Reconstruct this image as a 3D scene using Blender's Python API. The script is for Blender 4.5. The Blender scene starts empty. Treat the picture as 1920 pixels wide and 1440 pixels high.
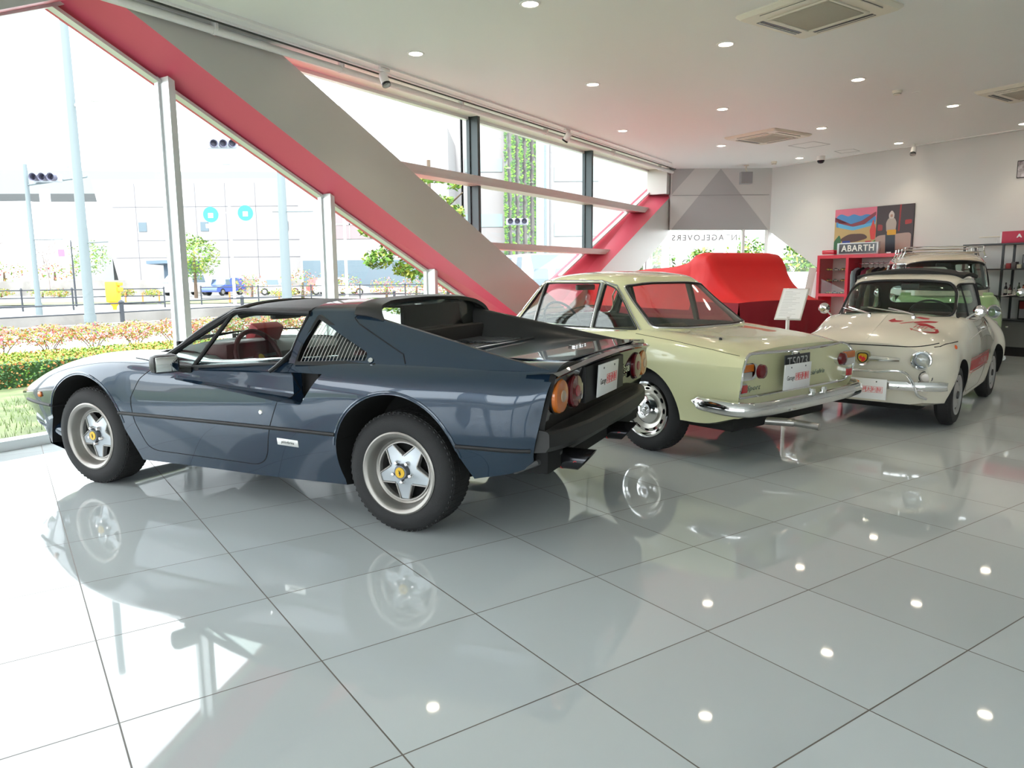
import bpy, bmesh, math, random
import numpy as np
from mathutils import Vector, Matrix
from mathutils.bvhtree import BVHTree
PI = math.pi
rnd = random.Random(7)
scn = bpy.context.scene
COL = scn.collection

# ---------------------------------------------------------------- camera, sky, exposure
cam_d = bpy.data.cameras.new('camera'); cam = bpy.data.objects.new('camera', cam_d); COL.objects.link(cam)
cam_d.sensor_width = 36.0; cam_d.lens = 36.0*1391.66/1920; cam_d.clip_end = 2000; cam_d.clip_start = .05
_p, _r = .142913, -.008744
_f = Vector((0, math.cos(_p), -math.sin(_p))); _rt = Vector((1, 0, 0)); _u = _rt.cross(_f)
_r2 = math.cos(_r)*_rt + math.sin(_r)*_u; _u2 = -math.sin(_r)*_rt + math.cos(_r)*_u
cam.matrix_world = Matrix(((_r2.x, _u2.x, -_f.x, 0), (_r2.y, _u2.y, -_f.y, 0), (_r2.z, _u2.z, -_f.z, 1.255), (0, 0, 0, 1)))
scn.camera = cam
scn.view_settings.view_transform = 'Standard'; scn.view_settings.look = 'None'
scn.view_settings.gamma = 1; scn.view_settings.use_curve_mapping = False
scn.view_settings.exposure = EXPO = 2.4
w = bpy.data.worlds.new('sky'); scn.world = w; w.use_nodes = True
_bg = w.node_tree.nodes['Background']; _bg.inputs['Color'].default_value = (.93, .97, 1, 1); _bg.inputs['Strength'].default_value = 1.15
_sd = bpy.data.lights.new('sun', 'SUN'); _sd.energy = 1.4; _sd.angle = math.radians(6); _sd.color = (1, .96, .9)
_so = bpy.data.objects.new('sun', _sd); COL.objects.link(_so); _so.rotation_euler = (math.radians(33), math.radians(-6), 0)
scn.cycles.max_bounces = 10; scn.cycles.diffuse_bounces = 5; scn.cycles.glossy_bounces = 5
scn.cycles.transmission_bounces = 6; scn.cycles.transparent_max_bounces = 16
scn.cycles.caustics_reflective = False; scn.cycles.caustics_refractive = False
scn.cycles.sample_clamp_indirect = 6
scn.cycles.use_denoising = True

# ---------------------------------------------------------------- materials
_M = {}
def mat(name, col=(.8, .8, .8), rough=.5, metal=0., coat=0., coat_rough=.03, emit=None, es=0., spec=.5, bump=None, var=None, trans=0., ior=1.45, sheen=0.):
    """bump=(scale,strength), var=(colour2, scale, contrast lo, hi)"""
    if name in _M: return _M[name]
    m = bpy.data.materials.new(name); m.use_nodes = True; nt = m.node_tree; b = nt.nodes['Principled BSDF']
    b.inputs['Base Color'].default_value = (*col, 1); b.inputs['Roughness'].default_value = rough
    b.inputs['Metallic'].default_value = metal; b.inputs['Coat Weight'].default_value = coat
    b.inputs['Coat Roughness'].default_value = coat_rough; b.inputs['Specular IOR Level'].default_value = spec
    b.inputs['Transmission Weight'].default_value = trans; b.inputs['IOR'].default_value = ior
    b.inputs['Sheen Weight'].default_value = sheen
    if emit: b.inputs['Emission Color'].default_value = (*emit, 1); b.inputs['Emission Strength'].default_value = es
    if bump or var:
        tc = nt.nodes.new('ShaderNodeTexCoord')
    if bump:
        n = nt.nodes.new('ShaderNodeTexNoise'); n.inputs['Scale'].default_value = bump[0]; n.inputs['Detail'].default_value = 3
        nt.links.new(tc.outputs['Object'], n.inputs['Vector'])
        bp = nt.nodes.new('ShaderNodeBump'); bp.inputs['Strength'].default_value = bump[1]; bp.inputs['Distance'].default_value = .01
        nt.links.new(n.outputs['Fac'], bp.inputs['Height']); nt.links.new(bp.outputs['Normal'], b.inputs['Normal'])
    if var:
        n = nt.nodes.new('ShaderNodeTexNoise'); n.inputs['Scale'].default_value = var[1]; n.inputs['Detail'].default_value = 5
        nt.links.new(tc.outputs['Object'], n.inputs['Vector'])
        r = nt.nodes.new('ShaderNodeValToRGB'); r.color_ramp.elements[0].position = var[2]; r.color_ramp.elements[1].position = var[3]
        r.color_ramp.elements[0].color = (*col, 1); r.color_ramp.elements[1].color = (*var[0], 1)
        nt.links.new(n.outputs['Fac'], r.inputs['Fac']); nt.links.new(r.outputs['Color'], b.inputs['Base Color'])
    _M[name] = m
    return m
def glassmat(name, tint=(.93, .97, .96), refl=1.0, rough=0.0):
    """thin pane: fresnel mix of clear and mirror, lets daylight through"""
    if name in _M: return _M[name]
    m = bpy.data.materials.new(name); m.use_nodes = True; nt = m.node_tree; nt.nodes.clear()
    o = nt.nodes.new('ShaderNodeOutputMaterial'); mx = nt.nodes.new('ShaderNodeMixShader')
    t = nt.nodes.new('ShaderNodeBsdfTransparent'); t.inputs['Color'].default_value = (*tint, 1)
    g = nt.nodes.new('ShaderNodeBsdfGlossy'); g.inputs['Roughness'].default_value = rough
    ge = nt.nodes.new('ShaderNodeNewGeometry'); vm = nt.nodes.new('ShaderNodeVectorMath'); vm.operation = 'DOT_PRODUCT'
    nt.links.new(ge.outputs['Normal'], vm.inputs[0]); nt.links.new(ge.outputs['Incoming'], vm.inputs[1]); last = vm.outputs['Value']
    for op, v in (('ABSOLUTE', None), ('SUBTRACT', None), ('POWER', 5.0), ('MULTIPLY_ADD', .96), ('MULTIPLY', refl)):
        mu = nt.nodes.new('ShaderNodeMath'); mu.operation = op; mu.use_clamp = op != 'ABSOLUTE'
        if op == 'SUBTRACT': mu.inputs[0].default_value = 1.0; nt.links.new(last, mu.inputs[1])
        else:
            nt.links.new(last, mu.inputs[0])
            if v is not None: mu.inputs[1].default_value = v
            if op == 'MULTIPLY_ADD': mu.inputs[2].default_value = .04
        last = mu.outputs[0]
    nt.links.new(last, mx.inputs[0])
    nt.links.new(t.outputs[0], mx.inputs[1]); nt.links.new(g.outputs[0], mx.inputs[2]); nt.links.new(mx.outputs[0], o.inputs[0])
    _M[name] = m
    return m

# ---------------------------------------------------------------- mesh helpers
def obj(name, bm, m=None, parent=None, smooth=True, angle=32, label=None):
    me = bpy.data.meshes.new(name)
    if isinstance(bm, bmesh.types.BMesh): bm.to_mesh(me); bm.free()
    else: me = bm; me.name = name
    o = bpy.data.objects.new(name, me); COL.objects.link(o)
    if m is not None and not me.materials:
        for q in (m if isinstance(m, (list, tuple)) else [m]): me.materials.append(q)
    if smooth and len(me.polygons):
        me.polygons.foreach_set('use_smooth', [True]*len(me.polygons)); me.set_sharp_from_angle(angle=math.radians(angle))
    if parent is not None: o.parent = parent
    if label: o['label'] = label
    return o
def tag(o, label, cat, group=None, kind=None):
    o['label'] = label; o['category'] = cat
    if group: o['group'] = group
    if kind: o['kind'] = kind
    return o
def thing(name, label, cat, loc=(0, 0, 0), rz=0., group=None):
    o = bpy.data.objects.new(name, None); COL.objects.link(o); o.location = loc; o.rotation_euler = (0, 0, rz); o.empty_display_size = .1
    return tag(o, label, cat, group)
def struct(name, bm, m, **k):
    o = obj(name, bm, m, **k); o['kind'] = 'structure'; return o
def dup(root, loc, rz=None, label=None, group=None, name=None):
    r = root.copy(); COL.objects.link(r); r.location = loc
    if rz is not None: r.rotation_euler = (0, 0, rz)
    if label: r['label'] = label
    if group: r['group'] = group
    for ch in list(root.children):
        c = ch.copy(); COL.objects.link(c); c.parent = r
        for g in list(ch.children):
            d = g.copy(); COL.objects.link(d); d.parent = c
    return r
def add(bm, vs, fs, mi=0):
    V = [bm.verts.new(v) for v in vs]
    for f in fs:
        try: q = bm.faces.new([V[i] for i in f]); q.material_index = mi
        except ValueError: pass
    return V
def box(bm, x0, x1, y0, y1, z0, z1, M=None, mi=0, bev=0.):
    vs = [Vector((x, y, z)) for x in (x0, x1) for y in (y0, y1) for z in (z0, z1)]
    if bev > 0:
        t = bmesh.new(); add(t, vs, [(0, 1, 3, 2), (4, 6, 7, 5), (0, 4, 5, 1), (2, 3, 7, 6), (0, 2, 6, 4), (1, 5, 7, 3)])
        bmesh.ops.bevel(t, geom=t.edges[:], offset=bev, segments=2, affect='EDGES', profile=.5)
        t.verts.index_update(); vv = [v.co.copy() for v in t.verts]; ff = [[v.index for v in f.verts] for f in t.faces]; t.free()
        if M: vv = [M @ v for v in vv]
        return add(bm, vv, ff, mi)
    if M: vs = [M @ v for v in vs]
    return add(bm, vs, [(0, 1, 3, 2), (4, 6, 7, 5), (0, 4, 5, 1), (2, 3, 7, 6), (0, 2, 6, 4), (1, 5, 7, 3)], mi)
def frame_of(d):
    d = Vector(d).normalized(); a = Vector((0, 0, 1)) if abs(d.z) < .9 else Vector((1, 0, 0))
    u = d.cross(a).normalized(); return u, d.cross(u).normalized()
def tube(bm, pts, r, seg=8, closed=False, mi=0, caps=True, flat=None):
    P = [Vector(p) for p in pts]; n = len(P); rings = []; u0 = None
    for i in range(n):
        if closed: t = P[(i+1) % n]-P[i-1]
        else: t = P[min(i+1, n-1)]-P[max(i-1, 0)]
        if t.length < 1e-9: t = Vector((0, 0, 1))
        t.normalize()
        if u0 is None: u0, _ = frame_of(t)
        u0 = (u0-t*u0.dot(t)); u0 = u0.normalized() if u0.length > 1e-6 else frame_of(t)[0]
        v0 = t.cross(u0); rr = r[i] if isinstance(r, (list, tuple)) else r
        rings.append([bm.verts.new(P[i]+rr*(math.cos(2*PI*k/seg)*u0+math.sin(2*PI*k/seg)*v0)) for k in range(seg)])
    for i in range(n if closed else n-1):
        a, b = rings[i], rings[(i+1) % n]
        for k in range(seg):
            f = bm.faces.new((a[k], a[(k+1) % seg], b[(k+1) % seg], b[k])); f.material_index = mi
    if caps and not closed:
        for R in (rings[0][::-1], rings[-1]):
            f = bm.faces.new(R); f.material_index = mi
def lathe(bm, prof, seg=32, M=None, mi=0, a0=0., a1=2*PI):
    """prof list of (r, h): axis +Z"""
    full = abs(a1-a0-2*PI) < 1e-6; N = seg if full else seg+1; rings = []
    for r, h in prof:
        if r < 1e-6:
            v = Vector((0, 0, h)); rings.append([bm.verts.new(M @ v if M else v)])
        else:
            rings.append([])
            for k in range(N):
                a = a0+(a1-a0)*k/seg; v = Vector((r*math.cos(a), r*math.sin(a), h)); rings[-1].append(bm.verts.new(M @ v if M else v))
    for A, B in zip(rings, rings[1:]):
        for k in range(seg):
            k2 = (k+1) % N if full else k+1
            q = [A[0] if len(A) == 1 else A[k], A[0] if len(A) == 1 else A[k2], B[0] if len(B) == 1 else B[k2], B[0] if len(B) == 1 else B[k]]
            s = []
            for v in q:
                if v not in s: s.append(v)
            if len(s) > 2:
                try: f = bm.faces.new(s); f.material_index = mi
                except ValueError: pass
def rounded(pts, r, n=5):
    """round the corners of a closed 2-D polygon; r number or list"""
    out = []; N = len(pts)
    for i in range(N):
        p = np.array(pts[i], float); a = np.array(pts[i-1], float)-p; b = np.array(pts[(i+1) % N], float)-p
        ri = r[i] if isinstance(r, (list, tuple)) else r
        la, lb = np.linalg.norm(a), np.linalg.norm(b); d = min(ri, la*.48, lb*.48)
        if d < 1e-5: out.append(tuple(p)); continue
        A = p+a/la*d; B = p+b/lb*d
        for k in range(n+1):
            t = k/n; out.append(tuple((1-t)**2*A+2*t*(1-t)*p+t*t*B))
    return out
def densify(pts, step=.04, closed=True):
    out = []; N = len(pts)
    for i in range(N if closed else N-1):
        a = np.array(pts[i], float); b = np.array(pts[(i+1) % N], float); m = max(1, int(np.linalg.norm(b-a)/step+.5))
        for k in range(m): out.append(tuple(a+(b-a)*k/m))
    if not closed: out.append(tuple(pts[-1]))
    return out
def prism(bm, poly, f0, f1, mi=0):
    """poly 2-D; f0,f1 map (a,b)->3-D for the two ends"""
    n = len(poly); A = [bm.verts.new(f0(*p)) for p in poly]; B = [bm.verts.new(f1(*p)) for p in poly]
    for i in range(n):
        f = bm.faces.new((A[i], A[(i+1) % n], B[(i+1) % n], B[i])); f.material_index = mi
    for F in (A[::-1], B):
        f = bm.faces.new(F); f.material_index = mi
    bmesh.ops.recalc_face_normals(bm, faces=bm.faces[:])
def hspline(P, n, creases=()):
    """smooth curve through rows of P (k,dim); n samples per span; straight break at creases"""
    P = np.array(P, float); N = len(P); seg = np.maximum(np.linalg.norm(np.diff(P, axis=0), axis=1), 1e-6)
    T0 = np.zeros_like(P); T1 = np.zeros_like(P); d = np.diff(P, axis=0)/seg[:, None]
    for i in range(N):
        if i == 0: t = (d[0], d[0])
        elif i == N-1: t = (d[-1], d[-1])
        elif i in creases: t = (d[i-1], d[i])
        else:
            w0, w1 = seg[i], seg[i-1]; m = (d[i-1]*w0+d[i]*w1)/(w0+w1); t = (m, m)
        T0[i] = t[0]; T1[i] = t[1]
    out = []
    for i in range(N-1):
        m = n[i] if isinstance(n, (list, tuple)) else n
        for k in range(m):
            s = k/m; h = seg[i]
            out.append((2*s**3-3*s**2+1)*P[i]+(s**3-2*s**2+s)*h*T1[i]+(-2*s**3+3*s**2)*P[i+1]+(s**3-s**2)*h*T0[i+1])
    out.append(P[-1]); return np.array(out)
def surf(ctrl, ni, nk, ci=(), ck=()):
    """ctrl[i][k] 3-D -> dense grid"""
    C = np.array(ctrl, float); K = C.shape[1]
    A = np.array([hspline(C[:, k], ni, ci) for k in range(K)])         # K, Ni, 3
    return np.array([hspline(A[:, i], nk, ck) for i in range(A.shape[1])])   # Ni, Nk, 3
def grid_faces(bm, A, mi=0, closed_k=False):
    Ni, Nk = A.shape[:2]; V = [[bm.verts.new(tuple(A[i, k])) for k in range(Nk)] for i in range(Ni)]
    for i in range(Ni-1):
        for k in range(Nk if closed_k else Nk-1):
            k2 = (k+1) % Nk
            f = bm.faces.new((V[i][k], V[i+1][k], V[i+1][k2], V[i][k2])); f.material_index = mi
    return V
def solid_body(H, cap_mi=(0, 0)):
    """H half grid (Ni,Nk,3), k=0 bottom outer edge ... k=-1 on centre line y=0 -> closed bmesh"""
    R = H[:, :-1][:, ::-1].copy(); R[:, :, 1] *= -1
    A = np.concatenate([H, R], axis=1); bm = bmesh.new(); V = grid_faces(bm, A, closed_k=True)
    f = bm.faces.new(V[0]); f.material_index = cap_mi[0]
    f = bm.faces.new(V[-1][::-1]); f.material_index = cap_mi[1]
    bmesh.ops.recalc_face_normals(bm, faces=bm.faces[:]); return bm
def shell(A, th, off=0.):
    """open grid (Ni,Nk,3) -> thin closed solid, thickness th inward (opposite to normals), starting off inward"""
    A = np.array(A); du = np.gradient(A, axis=0); dv = np.gradient(A, axis=1); n = np.cross(du, dv)
    n /= np.maximum(np.linalg.norm(n, axis=2, keepdims=True), 1e-9)
    return A, n
def thin(A, th, off=0., sgn=1):
    A, n = shell(A, th); P = A-n*off*sgn; Q = A-n*(off+th)*sgn; bm = bmesh.new()
    V = grid_faces(bm, P); W = grid_faces(bm, Q); Ni, Nk = A.shape[:2]
    def q(a, b, c, d): bm.faces.new((a, b, c, d))
    for i in range(Ni-1): q(V[i][0], V[i+1][0], W[i+1][0], W[i][0]); q(V[i][-1], V[i+1][-1], W[i+1][-1], W[i][-1])
    for k in range(Nk-1): q(V[0][k], V[0][k+1], W[0][k+1], W[0][k]); q(V[-1][k], V[-1][k+1], W[-1][k+1], W[-1][k])
    bmesh.ops.recalc_face_normals(bm, faces=bm.faces[:]); return bm
def mesh_of(bm, mats=()):
    me = bpy.data.meshes.new('m'); bm.to_mesh(me); bm.free()
    for m in mats: me.materials.append(m)
    return me
def boolean(me, cutters, op='DIFFERENCE'):
    """me mesh, cutters list of meshes; returns new mesh, materials carried over"""
    o = bpy.data.objects.new('tmp', me); COL.objects.link(o); cs = []
    for c in cutters:
        co = bpy.data.objects.new('cut', c); COL.objects.link(co); cs.append(co)
        md = o.modifiers.new('b', 'BOOLEAN'); md.operation = op; md.object = co; md.solver = 'EXACT'
        try: md.material_mode = 'TRANSFER'
        except Exception: pass
    dg = bpy.context.evaluated_depsgraph_get(); ev = o.evaluated_get(dg); r = bpy.data.meshes.new_from_object(ev)
    bpy.data.objects.remove(o)
    for co in cs: bpy.data.objects.remove(co)
    return r
def bvh(*meshes):
    V = []; F = []
    for me in meshes:
        b = len(V); V += [v.co.copy() for v in me.vertices]; F += [[i+b for i in p.vertices] for p in me.polygons]
    return BVHTree.FromPolygons(V, F)
def cast(tree, pts, d, off=.002):
    """pts 3-D starts, d direction; returns hits lifted by off against d"""
    d = Vector(d).normalized(); out = []
    for p in pts:
        h = tree.ray_cast(Vector(p), d)
        if h[0] is not None: out.append(h[0]-d*off)
    return out
def join_bm(me_list):
    bm = bmesh.new()
    for me in me_list: bm.from_mesh(me)
    return bm
def text_bm(s, size, depth=.002, sp=1.0, align='CENTER', bold=0., sx=1.0, shear=0.):
    c = bpy.data.curves.new('t', 'FONT'); c.body = s; c.size = size; c.extrude = depth/2; c.align_x = align; c.align_y = 'CENTER'
    c.space_character = sp; c.offset = bold; c.resolution_u = 3; c.shear = shear
    o = bpy.data.objects.new('t', c); COL.objects.link(o); dg = bpy.context.evaluated_depsgraph_get()
    me = bpy.data.meshes.new_from_object(o.evaluated_get(dg)); bpy.data.objects.remove(o); bm = bmesh.new(); bm.from_mesh(me)
    if sx != 1: bmesh.ops.scale(bm, vec=(sx, 1, 1), verts=bm.verts[:])
    return bm
def xf(bm, M):
    bmesh.ops.transform(bm, matrix=M, verts=bm.verts[:]); return bm
def basis(o, ex, ey, ez=None):
    ex = Vector(ex).normalized(); ey = Vector(ey); ez = Vector(ez).normalized() if ez else ex.cross(ey).normalized(); ey = ez.cross(ex).normalized()
    M = Matrix.Identity(4)
    for i in range(3): M[i][0] = ex[i]; M[i][1] = ey[i]; M[i][2] = ez[i]; M[i][3] = o[i]
    return M
def RX(a): return Matrix.Rotation(a, 4, 'X')
def RY(a): return Matrix.Rotation(a, 4, 'Y')
def RZ(a): return Matrix.Rotation(a, 4, 'Z')
def T(x, y, z): return Matrix.Translation((x, y, z))
# ---------------------------------------------------------------- the room
WD = Vector((math.cos(math.radians(57)), math.sin(math.radians(57)), 0)); WN = Vector((WD.y, -WD.x, 0)); WP = Vector((-3.704, 5.6, 0)); H = 3.4
def W(u, off, z): return WP+WD*u+WN*off+Vector((0, 0, z))          # glass facade frame: along, inward, up
CR = Vector((5.28, 15.55, 0)); RD = Vector((math.cos(math.radians(-56.8)), math.sin(math.radians(-56.8)), 0)); RN = Vector((RD.y, -RD.x, 0))
def RW(s, off, z): return CR+RD*s+RN*off+Vector((0, 0, z))         # shop wall frame: along, inward, up
A0, A1 = W(-7.5, 0, 0), W(13.45, 0, 0); D1 = RW(13, 0, 0); E1 = Vector((2.5, -6.5, 0))

def tile_mat():
    m = bpy.data.materials.new('polished floor tile'); m.use_nodes = True; nt = m.node_tree; b = nt.nodes['Principled BSDF']; L = nt.links.new
    tc = nt.nodes.new('ShaderNodeTexCoord'); mp = nt.nodes.new('ShaderNodeMapping'); mp.vector_type = 'TEXTURE'
    mp.inputs['Location'].default_value = (-1.8143, 2.957, 0); mp.inputs['Rotation'].default_value = (0, 0, .602543); mp.inputs['Scale'].default_value = (.6002, .6002, 1)
    L(tc.outputs['Object'], mp.inputs['Vector']); sx = nt.nodes.new('ShaderNodeSeparateXYZ'); L(mp.outputs[0], sx.inputs[0])
    def mth(op, a, bb=None, c=None):
        n = nt.nodes.new('ShaderNodeMath'); n.operation = op
        for i, v in enumerate((a, bb, c)):
            if v is None: continue
            if isinstance(v, (int, float)): n.inputs[i].default_value = v
            else: L(v, n.inputs[i])
        return n.outputs[0]
    d = []
    for ax in (0, 1):
        q = mth('ADD', sx.outputs[ax], .5); q = mth('FRACT', q); q = mth('SUBTRACT', q, .5); d.append(mth('ABSOLUTE', q))
    g = mth('MINIMUM', d[0], d[1]); g = mth('LESS_THAN', g, .0040)
    fl = nt.nodes.new('ShaderNodeVectorMath'); fl.operation = 'FLOOR'; L(mp.outputs[0], fl.inputs[0])
    wn = nt.nodes.new('ShaderNodeTexWhiteNoise'); L(fl.outputs[0], wn.inputs['Vector'])
    r = nt.nodes.new('ShaderNodeMapRange'); r.inputs[3].default_value = .93; r.inputs[4].default_value = 1.03; L(wn.outputs['Value'], r.inputs[0])
    mc = nt.nodes.new('ShaderNodeMix'); mc.data_type = 'RGBA'; mc.blend_type = 'MULTIPLY'; mc.inputs[0].default_value = 1
    mc.inputs[6].default_value = (.58, .625, .635, 1); L(r.outputs[0], mc.inputs[7])
    mx = nt.nodes.new('ShaderNodeMix'); mx.data_type = 'RGBA'; L(g, mx.inputs[0]); L(mc.outputs[2], mx.inputs[6]); mx.inputs[7].default_value = (.12, .10, .085, 1)
    L(mx.outputs[2], b.inputs['Base Color'])
    rr = mth('MULTIPLY_ADD', g, .5, .035); L(rr, b.inputs['Roughness']); b.inputs['IOR'].default_value = 1.72; b.inputs['Specular IOR Level'].default_value = .5
    n = nt.nodes.new('ShaderNodeTexNoise'); n.inputs['Scale'].default_value = 1.1; n.inputs['Detail'].default_value = 1; L(tc.outputs['Object'], n.inputs['Vector'])
    bp = nt.nodes.new('ShaderNodeBump'); bp.inputs['Strength'].default_value = .06; bp.inputs['Distance'].default_value = .02; L(n.outputs['Fac'], bp.inputs['Height']); L(bp.outputs[0], b.inputs['Normal'])
    return m
TILE = tile_mat()
M_ceil = mat('ceiling paint', (.80, .80, .78), .55, bump=(60, .02)); M_wall = mat('wall paint', (.65, .645, .62), .6, bump=(80, .03))
M_grey = mat('grey brace cladding', (.55, .53, .50), .38, metal=.15); M_red = mat('red brace reveal', (.78, .12, .185), .35, spec=.6)
M_white = mat('white enamel', (.82, .82, .80), .35); M_alu = mat('pale aluminium', (.74, .77, .77), .35, metal=.35); M_dark = mat('dark grey aluminium', (.06, .075, .08), .4, metal=.3)
M_lg = mat('light grey wall panel', (.60, .60, .58), .55); M_mg = mat('mid grey wall panel', (.42, .42, .42), .55)
GLASS = glassmat('clear window glass', (.95, .985, .98), .9)
outline = [A0, A1, CR, D1, E1]
def flat(poly, z, up=True):
    bm = bmesh.new(); V = [bm.verts.new((p.x, p.y, z)) for p in poly]; bm.faces.new(V if up else V[::-1]); return bm
bm = bmesh.new(); outl = [W(-7.5, -.16, 0), W(13.45, -.16, 0), CR+Vector((.1, .2, 0)), D1+Vector((.3, 0, 0)), E1+Vector((0, -.3, 0))]
prism(bm, [(p.x, p.y) for p in outl], lambda a, b: (a, b, -.12), lambda a, b: (a, b, 0)); struct('floor', bm, TILE, smooth=False)
bm = bmesh.new(); prism(bm, [(p.x, p.y) for p in outl], lambda a, b: (a, b, H), lambda a, b: (a, b, H+.25)); ceil_o = struct('ceiling', bm, M_ceil, smooth=False)

def slab(bm, poly, P0, off0, off1, mi=0):
    """poly in (along, z), between two inward offsets, in the frame function P0"""
    prism(bm, poly, lambda a, b: P0(a, off0, b), lambda a, b: P0(a, off1, b), mi)
# red-sided braces: outline on the glass and on the room face are slightly different, as in the photo
def brace(name, g, f, label=None):
    """g, f: 4 (u,z) corners at glass plane and front plane, ordered lower0, lower1, upper1, upper0; red slot 0, grey slot 1"""
    bm = bmesh.new(); G = [bm.verts.new(W(u, -.12, z)) for u, z in g]; Fv = [bm.verts.new(W(u, .40, z)) for u, z in f]
    for i in range(4):
        q = bm.faces.new((G[i], G[(i+1) % 4], Fv[(i+1) % 4], Fv[i])); q.material_index = 0
    q = bm.faces.new(Fv); q.material_index = 1; q = bm.faces.new(G[::-1]); q.material_index = 1
    bmesh.ops.recalc_face_normals(bm, faces=bm.faces[:])
    o = struct(name, bm, (M_red, M_grey), smooth=False); return o
# lower edge line on glass z=3.33-.4535(u-.42); on front z=3.36-.469(u-.72); uppers .688 above
gl = lambda u: 3.33-.4535*(u-.42)
fl_ = lambda u: 3.36-.469*(u-.72)
def ux(f, z, a, b):
    for _ in range(50):
        m = (a+b)/2
        if (f(m) > z) == (f(a) > z): a = m
        else: b = m
    return (a+b)/2
brace('trim_1', [(.27, 3.4), (7.76, 0), (9.3, 0), (1.79, 3.4)], [(.635, 3.4), (7.88, 0), (9.36, 0), (2.14, 3.4)])
g2 = lambda u: 1.44+.4548*(u-8.66)
f2 = lambda u: 1.46+.4765*(u-9.27)
f2l = lambda u: 1.45+.5*(u-10.81)
brace('trim_2', [(5.5, 0), (7.3, 0), (13.3, 2.55), (12.97, 3.4)], [(6.22, 0), (7.92, 0), (12.44, 2.245), (12.42, 2.96)])
# mirrored brace that meets brace 1 overhead at the left edge of the frame
brace('trim_3', [(-7.1, 0), (.57, 3.4), (-.95, 3.4), (-8.6, 0)][::-1], [(-6.62, 0), (.62, 3.4), (-.9, 3.4), (-8.1, 0)][::-1])
# box column head at the top of brace 2
bm = bmesh.new(); slab(bm, [(11.95, 2.90), (12.5, 2.90), (12.5, 3.4), (11.95, 3.4)], W, .0, .42); struct('column_head', bm, M_grey, smooth=False)

# sill and mullions
bm = bmesh.new(); slab(bm, [(-7.5, 0), (7.7, 0), (7.7, .075), (-7.5, .075)], W, -.10, .03); slab(bm, [(8, 0), (13.4, 0), (13.4, .075), (8, .075)], W, -.10, .03)
struct('trim_4', bm, M_alu, smooth=False)
def mullion(n, u, z0, z1, m, head=0):
    bm = bmesh.new()
    for (a, b, o0, o1) in ((-.03, .03, -.02, .15), (-.05, -.03, -.02, .03), (.03, .05, -.02, .03)):
        slab(bm, [(u+a, z0), (u+b, z0), (u+b, z1-head*b), (u+a, z1-head*a)], W, o0, o1)
    return struct('trim_%d' % n, bm, m, smooth=False)
for i, u in enumerate((-5.86, -4.09, -2.32, -.55)): mullion(5+i, u, .07, 3.4-max(0, -(u+.1))*.46+.2 if u > -7 else 3.4, M_alu, -.46)
for i, u in enumerate((1.30, 3.09, 4.82)): mullion(10+i, u, .07, gl(u)+.02, M_alu, .45)
for i, u in enumerate((5.80, 9.18)): mullion(14+i, u, gl(u)+.66 if u < 7 else g2(u)-.03, H, M_dark)
for i, u in enumerate((10.2, 11.9)): mullion(17+i, u, .07, g2(u)-.75, M_alu)
# slim metal bead along brace edges where glass meets them
def bead(n, a, b, m, r=.014, off=.0):
    bm = bmesh.new(); d = (b-a).normalized(); up = WN; s = d.cross(up).normalized()
    for sgn, o0, o1 in ((0, -.03, .05),):
        P = [a+s*r*x+WN*y for x in (-1, 1) for y in (o0, o1)]; Q = [b+s*r*x+WN*y for x in (-1, 1) for y in (o0, o1)]
        add(bm, P+Q, [(0, 1, 5, 4), (1, 3, 7, 5), (3, 2, 6, 7), (2, 0, 4, 6), (0, 2, 3, 1), (4, 5, 7, 6)])
    bmesh.ops.recalc_face_normals(bm, faces=bm.faces[:]); return struct('trim_%d' % n, bm, m, smooth=False)
bead(20, W(.30, 0, 3.37), W(7.7, 0, gl(7.7)+.0), M_alu); bead(21, W(8.3, 0, g2(8.3)), W(12.7, 0, g2(12.7)), M_white)
bead(22, W(.55, 0, 3.37), W(-6.9, 0, 3.37-.4535*7.45), M_alu)
bm = bmesh.new(); slab(bm, [(-7.4, 3.36), (13.4, 3.36), (13.4, 3.41), (-7.4, 3.41)], W, -.05, .02); struct('trim_23', bm, M_alu, smooth=False)
# transoms between the braces
M_tr = mat('transom enamel', (.66, .62, .60), .4)
for n, z0, z1, ua, ub in ((24, 2.49, 2.60, 3.2, 11.3), (25, 1.645, 1.735, 5.2, 9.62)):
    bm = bmesh.new(); slab(bm, [(ua, z0), (ub, z0), (ub+.2, z1), (ua, z1)], W, .0, .24)
    slab(bm, [(ua, z0+.035), (ub+.08, z0+.035), (ub+.1, z0+.042), (ua, z0+.042)], W, .24, .243)
    struct('trim_%d' % n, bm, M_tr, smooth=False)
# glass panes
def pane(n, poly, P0=W, off=0., th=.008):
    bm = bmesh.new(); V = [bm.verts.new(P0(a, off, b)) for a, b in poly]; bm.faces.new(V); return struct('window_%d' % n, bm, GLASS, smooth=False)
lw = lambda u: gl(u) if u > .42 else 3.33+.4535*(u-.42)
us = [-6.6, -5.86, -4.09, -2.32, -.55, 1.30, 3.09, 4.82, 7.6]
for i in range(len(us)-1):
    a, b = us[i], us[i+1]; top = [(b, lw(b)), (a, lw(a))]
    if a < .42 < b: top = [(b, lw(b)), (.42, 3.34), (a, lw(a))]
    pane(1+i, [(a, .07), (b, .07)]+top)
up = lambda u: gl(u)+.69
ups = [1.85, 5.80, 9.18, 12.9]
def low_v(u): return max(up(u), g2(u)) if u > 7.0 else up(u)
uc = 7.9
pane(10, [(1.85, 3.37), (5.8, up(5.8)), (5.8, 3.37)]); pane(11, [(5.8, up(5.8)), (uc, g2(uc)-.0), (9.18, g2(9.18)), (9.18, 3.37), (5.8, 3.37)])
pane(12, [(9.18, g2(9.18)), (12.9, g2(12.9)), (12.9, 3.37), (9.18, 3.37)])
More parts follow.
